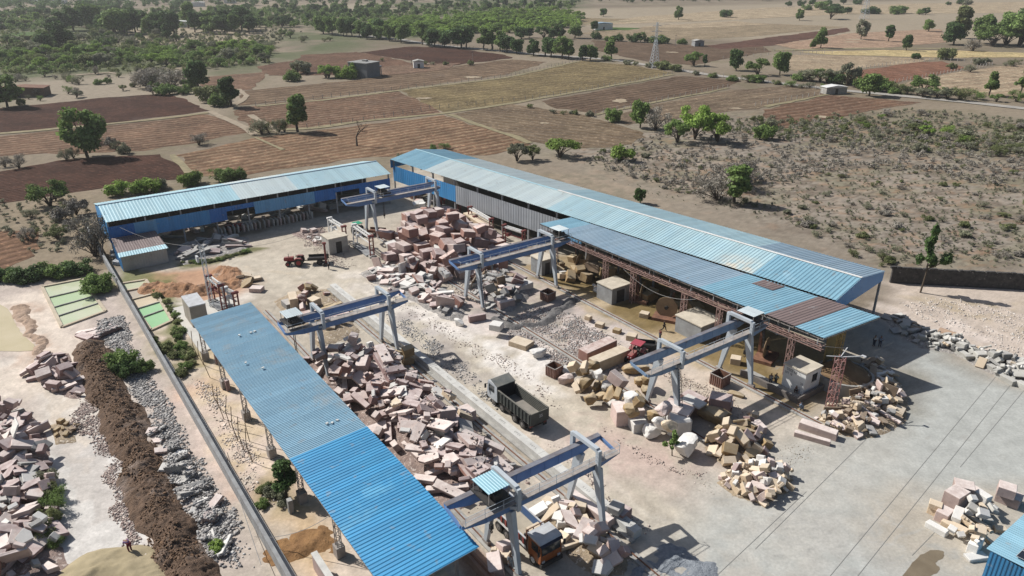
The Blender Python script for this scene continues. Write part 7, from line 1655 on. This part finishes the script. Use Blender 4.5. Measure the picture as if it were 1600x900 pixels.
area([(480,14),(640,10),(760,8),(900,6),(900,14),(760,20),(640,26),(520,34),(480,40)],110,(5,9),dict(round=6,tall=3,acacia=2),dict(dark=6,mid=5),'in the hazy wood at top centre','hazy wood at the top centre',1.15)
# far wood masses beyond, one object each
def wood(name,label,poly,n,hm,cols,seed):
    us=[p[0] for p in poly];vs=[p[1] for p in poly]; P=[(p[0],p[1]) for p in poly]; rs=np.random.RandomState(seed); Vs=[];Qs=[];o=0; k=0
    cen=[]
    while k<n:
        u=rng.uniform(min(us),max(us));v=rng.uniform(min(vs),max(vs))
        if inpoly(P,u,v)>0: continue
        k+=1; g=G(u,v); h=rng.uniform(*hm); 
        cs=[((g.x+rng.uniform(-.3,.3)*h,g.y+rng.uniform(-.3,.3)*h,h*rng.uniform(.35,.7)),(h*.32,h*.32,h*.3)) for _ in range(4)]
        V,Q=leaves(cs,110,h*.075,rs); Vs.append(V);Qs.append(Q+o);o+=len(V)
    ob=np_mesh(name,np.concatenate(Vs),np.concatenate(Qs),cols); tag(ob,label,None,None,'stuff'); return ob
wood('woodland','hazy dark wood along the top left horizon',[(-120,-18),(620,-18),(900,-14),(900,3),(640,6),(480,10),(300,10),(140,16),(-120,18)],900,(6,10),LF['dark'],71)
wood('woodland','dark tree belt along the top right horizon',[(880,-14),(1200,-20),(1700,-24),(1700,-6),(1350,-2),(1200,2),(1000,5),(890,5)],420,(6,10),LF['dark'],72)
wood('undergrowth','low dull undergrowth between the trees at upper left',[(-60,50),(300,48),(420,60),(425,100),(300,112),(-60,120)],1000,(1.4,3.4),LF['olive'],73)
wood('undergrowth','low green undergrowth filling the thorn wood',[(560,46),(640,34),(720,26),(905,22),(905,42),(800,52),(640,58)],800,(3.0,5.0),LF['bright'],74)
wood('undergrowth','low dark undergrowth of the top left wood',[(-60,20),(480,12),(900,6),(900,16),(640,28),(480,44),(200,46),(-60,50)],1100,(3,6),LF['mid'],75)
wood('undergrowth','green scrub filling the thorn belt at upper left',[(-60,78),(120,82),(300,76),(425,70),(425,98),(330,108),(200,100),(100,114),(-60,116)],420,(2.4,4.2),LF['mid'],83)
wood('undergrowth','grey scrub patches along the upper clearing',[(180,52),(420,44),(480,48),(430,74),(200,80)],260,(1.2,3),LF['sage'],84)
wood('undergrowth','soft grey thorn scrub on the wasteland',[(1060,200),(1300,190),(1500,215),(1620,230),(1620,300),(1350,262),(1180,300),(1080,300),(900,255)],1100,(.5,1.5),LF['grey'],85)
wood('undergrowth','pale dry tussocks over the open wasteland',[(900,250),(1100,235),(1350,250),(1640,280),(1640,410),(1430,415),(1230,350),(1050,300)],1100,(.3,.8),LF['sage'],87)
wood('undergrowth','pale green scrub below the road bend',[(1100,195),(1300,185),(1600,200),(1600,245),(1400,225),(1220,222)],150,(.9,2.0),LF['olive'],86)
wood('undergrowth','dry thorn undergrowth below the road',[(1060,190),(1300,180),(1440,172),(1640,190),(1640,250),(1400,238),(1200,218)],900,(.5,1.5),LF['sage'],76)
wood('undergrowth','dry tufts on the wasteland',[(850,240),(1100,230),(1300,240),(1640,260),(1640,420),(1430,420),(1200,350),(1000,300)],700,(.2,.5),LF['sage'],77)
wood('undergrowth','dry weeds on the bank left of the blue shed',[(-20,318),(130,300),(160,380),(60,400),(-20,350)],140,(.4,1.2),LF['sage'],78)
# labels for the trees
byp={}
for t in TL: byp.setdefault(t[2],[]).append(t)
for p,L in byp.items(): label_all(L,'the left',20)
# ------------------------------------------------------------------ fences
fm=mat('fence_post_stone',(.48,.45,.41),(.36,.34,.31),1,rough=.9)
def fence(label,pts,gap=3.6,h=1.7,wires=2):
    P=[G(*p) for p in pts]; t=thing('fence',label,'fence',P[0],0); o=P[0]; tot=sum((b-a).length for a,b in zip(P,P[1:])); gap=max(gap,tot/90); pos=[]
    for a,b in zip(P,P[1:]):
        n=max(1,int((b-a).length/gap)); pos+=[a.lerp(b,k/n) for k in range(n)]
    pos.append(P[-1])
    for p in pos:
        MB().beam(p-o,p-o+Vector((rng.gauss(0,.06),rng.gauss(0,.06),h*rng.uniform(.85,1.1))),.17,.17).build('post',fm,t)
    mb=MB()
    for z in((.55,1.1) if wires==2 else(.4,.8,1.2)):
        for a,b in zip(pos,pos[1:]): mb.beam(a-o+Vector((0,0,z)),b-o+Vector((0,0,z)),.02)
    mb.build('wire',M['wirelight'],t)
fence('stone post fence across the brown fields below the block house',[(400,166),(475,157),(612,142),(700,132),(792,121),(905,96)])
fence('stone post fence behind the near furrowed field and yellow field',[(480,201),(585,187),(672,172),(785,160),(821,157),(944,137),(1050,117)])
fence('stone post fence of the dark brown field with a straw patch',[(931,180),(1025,160),(1137,137)])
fence('stone post fence ending at the road culvert',[(1180,166),(1245,155),(1298,146)])
fence('white post fence along the road above the dark field',[(680,71),(740,77),(800,82),(850,86)],3.2)
fence('white post fence between road and brown plots right of pylon',[(1030,106),(1130,121),(1200,130),(1275,140)],4)
fence('white post fence round the red ploughed plot',[(1272,119),(1340,109),(1420,98),(1475,94),(1550,102),(1480,115),(1385,132)],3.4)
fence('stone post fence beside the brown field beyond the road',[(1180,79),(1300,84),(1200,87),(1130,92)],5)
fence('stone post fence at the far grass strip',[(1180,17),(1240,13),(1330,12)],7)
# ------------------------------------------------------------------ pylons and poles
def pylon(label,u,v,hpx):
    g=G(u,v); h=hpx/pxm(v); t=thing('power_pylon',label,'pylon',g,.3); mb=MB(); k=h/20
    for sx in(-1,1):
        for sy in(-1,1): mb.beam((sx*1.9*k,sy*1.9*k,0),(sx*.45*k,sy*.45*k,h*.62),.16); mb.beam((sx*.45*k,sy*.45*k,h*.62),(sx*.25*k,sy*.25*k,h),.13)
    for i in range(9):
        z0,z1=h*.62*i/9,h*.62*(i+1)/9; r0=1.9*k+(.45-1.9)*k*i/9; r1=1.9*k+(.45-1.9)*k*(i+1)/9
        for (a,b),(c,d) in(((-1,-1),(1,-1)),((1,-1),(1,1)),((1,1),(-1,1)),((-1,1),(-1,-1))): mb.beam((a*r0,b*r0,z0),(c*r1,d*r1,z1),.09); mb.beam((c*r0,d*r0,z0),(a*r1,b*r1,z1),.09)
    for i in range(8):
        z0=h*.62+h*.38*i/8; z1=h*.62+h*.38*(i+1)/8; mb.beam((-.4*k,-.4*k,z0),(.4*k,-.4*k,z1),.08); mb.beam((.4*k,.4*k,z0),(-.4*k,.4*k,z1),.08)
    mb.build('tower_body',M['cgrey'],t); mb=MB()
    for z,w_ in((.68,3.2),(.8,2.7),(.92,2.2)):
        for s in(-1,1): mb.beam((0,0,h*z+.5*k),(s*w_*k,0,h*z),.12); mb.beam((0,0,h*z-.1),(s*w_*k,0,h*z),.12)
    mb.build('cross_arm',M['cgrey'],t)
pylon('tall lattice pylon beside the road near a green bush',1022,106,64); pylon('far lattice pylon on dark field at top right',1350,30,52)
for u,v,h,lb in((739,101,19,'thin power pole at the fence corner right of block house'),(900,47,20,'far power pole left of the tiny farmhouse'),(1055,72,16,'double pole beside the brown field hedge'),(895,56,14,'short pole by pale field path'),(643,102,14,'thin pole beside the small farm shed')):
    g=G(u,v); hh=h/pxm(v); t=thing('power_pole',lb,'pole',g,0); MB().tube((0,0,0),(0,0,hh),.14,.1,n=8).build('pole_shaft',M['walk'],t); mb=MB(); mb.beam((-.8,0,hh-.4),(.8,0,hh-.4),.12); mb.build('cross_arm',M['dark'],t)
# ------------------------------------------------------------------ farm buildings
bh=thing('block_house','flat roofed grey block farm building with open porch in the fields','house',G(588,121),0); o=G(588,121)
p0,p1,p2=G(562,120)-o,G(574,122.3)-o,G(600,117.5)-o; u_=(p2-p1); 
ux=u_.normalized(); uy=Vector((-ux.y,ux.x,0)); L_=u_.length; Wd_=11.0; hh=20/pxm(120)
bmat=mat('grey_block_wall',(.20,.215,.225),(.15,.16,.17),.4,rough=.9)
def qd(x0,x1,y0,y1,z0,z1):
    c=p1+ux*((x0+x1)/2)+uy*((y0+y1)/2); return c+Vector((0,0,(z0+z1)/2)),(x1-x0,y1-y0,z1-z0),Matrix((ux,uy,Vector((0,0,1)))).transposed()
c,d,r=qd(0,L_*.78,0,Wd_,0,hh); MB().box(c,d,r).build('wall',bmat,bh)
c,d,r=qd(-.3,L_*.78+.3,-.3,Wd_+.3,hh,hh+.35); MB().box(c,d,r).build('roof',mat('grey_roof',(.30,.30,.29),(.22,.22,.21),.4),bh)
c,d,r=qd(L_*.78,L_,1,Wd_-2,hh*.62,hh*.7); MB().box(c,d,r).build('porch_roof',mat('porch_blue',(.22,.28,.33),None,1),bh)
c,d,r=qd(L_*.80,L_*.99,2,Wd_-3,0,hh*.6); MB().box(c,d,r).build('porch_shade_block',M['dark'],bh)  # solid dark block stands in for the shade inside the porch
for x in(L_*.8,L_*.98):
    c,d,r=qd(x-.15,x+.15,1.2,1.5,0,hh*.62); MB().box(c,d,r).build('porch_post',M['conc'],bh)
c,d,r=qd(L_*.4,L_*.55,Wd_*.4,Wd_*.6,hh+.35,hh+1.1); MB().box(c,d,r).build('roof_tank',M['conc'],bh)
def smallhouse(label,u,v,w_,d_,h_,m,rm,name='farm_shed',cat='shed',door=True):
    t=thing(name,label,cat,G(u,v),.2); MB().bb(-w_/2,w_/2,-d_/2,d_/2,0,h_).build('wall',m,t)
    MB().prof([(-w_/2-.3,h_),(w_/2+.3,h_),(w_/2+.3,h_+.15),(0,h_+.8),(-w_/2-.3,h_+.15)],-d_/2-.3,d_/2+.3).build('roof',rm,t)
    if door: MB().bb(-.6,.6,-d_/2-.03,-d_/2-.005,.02,min(h_*.8,2.1)).build('door',M['dark'],t)
smallhouse('small white farm shed with dark opening beside rubble and bushes',654,106,5,4,3.2,M['wpaint'],M['conc'])
smallhouse('tiny white and blue farmhouse beside a dark tree on the pale strip',941,46,14,8,4.5,M['wpaint'],rf_grey,'farmhouse','house')
smallhouse('far pale shed roof among the dark trees at upper left',281,42,16,8,4,M['wpaint'],M['wpaint'])
smallhouse('small concrete hut by the brown field beyond the road',1090,72,6,5,3.2,M['concdark'],M['conc'])
smallhouse('grey white roadside culvert house at the road bend',1302,146,9,4,2.6,M['conc'],M['wpaint'],'roadside_hut','hut')
smallhouse('low brown mud shed at the left photo edge by the large rounded tree',36,150,18,7,3.2,mat('mud_brown',(.16,.11,.08),(.12,.085,.065),.4),M['rust'])
for u,v in((16,5),(60,7),(95,6),(310,10),(360,5)): smallhouse({16:'far white building left end of the top left horizon',60:'far white building beside the first at top left horizon',95:'far white building right of two at top left horizon',310:'far white hut in hazy wood left of centre',360:'far white hut at the horizon above wood'}[u],u,v,14,9,4.5,M['wpaint'],M['wpaint'],'far_building','building',False)
# ------------------------------------------------------------------ cables and loose timber
def cable(label,p,q,sag,r=.022,m=None,n=14):
    p=Vector(p);q=Vector(q); t=thing('cable',label,'cable',p,0); pts=[]
    for k in range(n+1):
        f=k/n; x=p.lerp(q,f); x.z-=sag*4*f*(1-f); pts.append(x-p)
    MB().path(pts,r,4).build('cable_strand',m or M['wire'],t)
cable('cable hanging from the red tower to the annex lattice girder',W(66.6,34.2,7.6),W(52,34.8,5.6),1.0)
cable('cable from lattice mast to the blue cladding of back shed',W(-4.2,-18.2,9.9),W(-35.6,-25,5.6),1.0,.02,M['wirelight'])
cable('cable from lattice mast towards the frame saw by the hut',W(-4.2,-18.2,9.9),W(-18,3.5,4.2),1.4,.02,M['wirelight'])
cable('pale cable running above plastered wall to the shed post',(*G(400,855).xy,1.2),W(55,-23.5,4.8),.9,.03,M['wirelight'])
cable('second pale cable over the weedy strip',(*G(350,705).xy,.4),(*G(412,905).xy,1.6),.3,.03,M['wirelight'])
cable('cable looped along the annex girder near the block house',W(30,34.2,5.2),W(44,34.6,5.2),1.6,.025,M['wirelight'])
bam=mat('dry_bamboo',(.30,.23,.15),(.2,.15,.1),2)
for i,(u,v) in enumerate([(310,560),(318,570),(328,590),(345,640),(350,655),(360,668),(372,690),(382,705),(395,722),(390,690)]):
    g=G(u,v); p=Vector((rng.uniform(-.4,.2),rng.uniform(-.4,.4),3.6+rng.random()*.9))
    t=thing('bamboo_pole',f'bare leaning pole against pale roof edge, {ORD[i]} from the tank end','pole',g,0,'leaning poles along the pale roof'); MB().path([(0,0,0),(p.x*.5-.3,p.y*.5,p.z*.5),p],.045,5).build('pole_shaft',bam,t)
stl=[(455,800),(340,568),(357,610)]
for i,(u,v) in enumerate(stl):
    g=G(u,v); tag(cbox(.6,.45,1.5,.03,.02).build('stone_post',M['st_grey' if i==0 else 'st_mauve'],loc=(g.x,g.y,.74),rotz=YAW),['pale upright stone post by the roof joint','grey upright stone post under pale roof edge by leaning poles','pinkish upright stone post beside the grey one by leaning poles'][i],'stone')
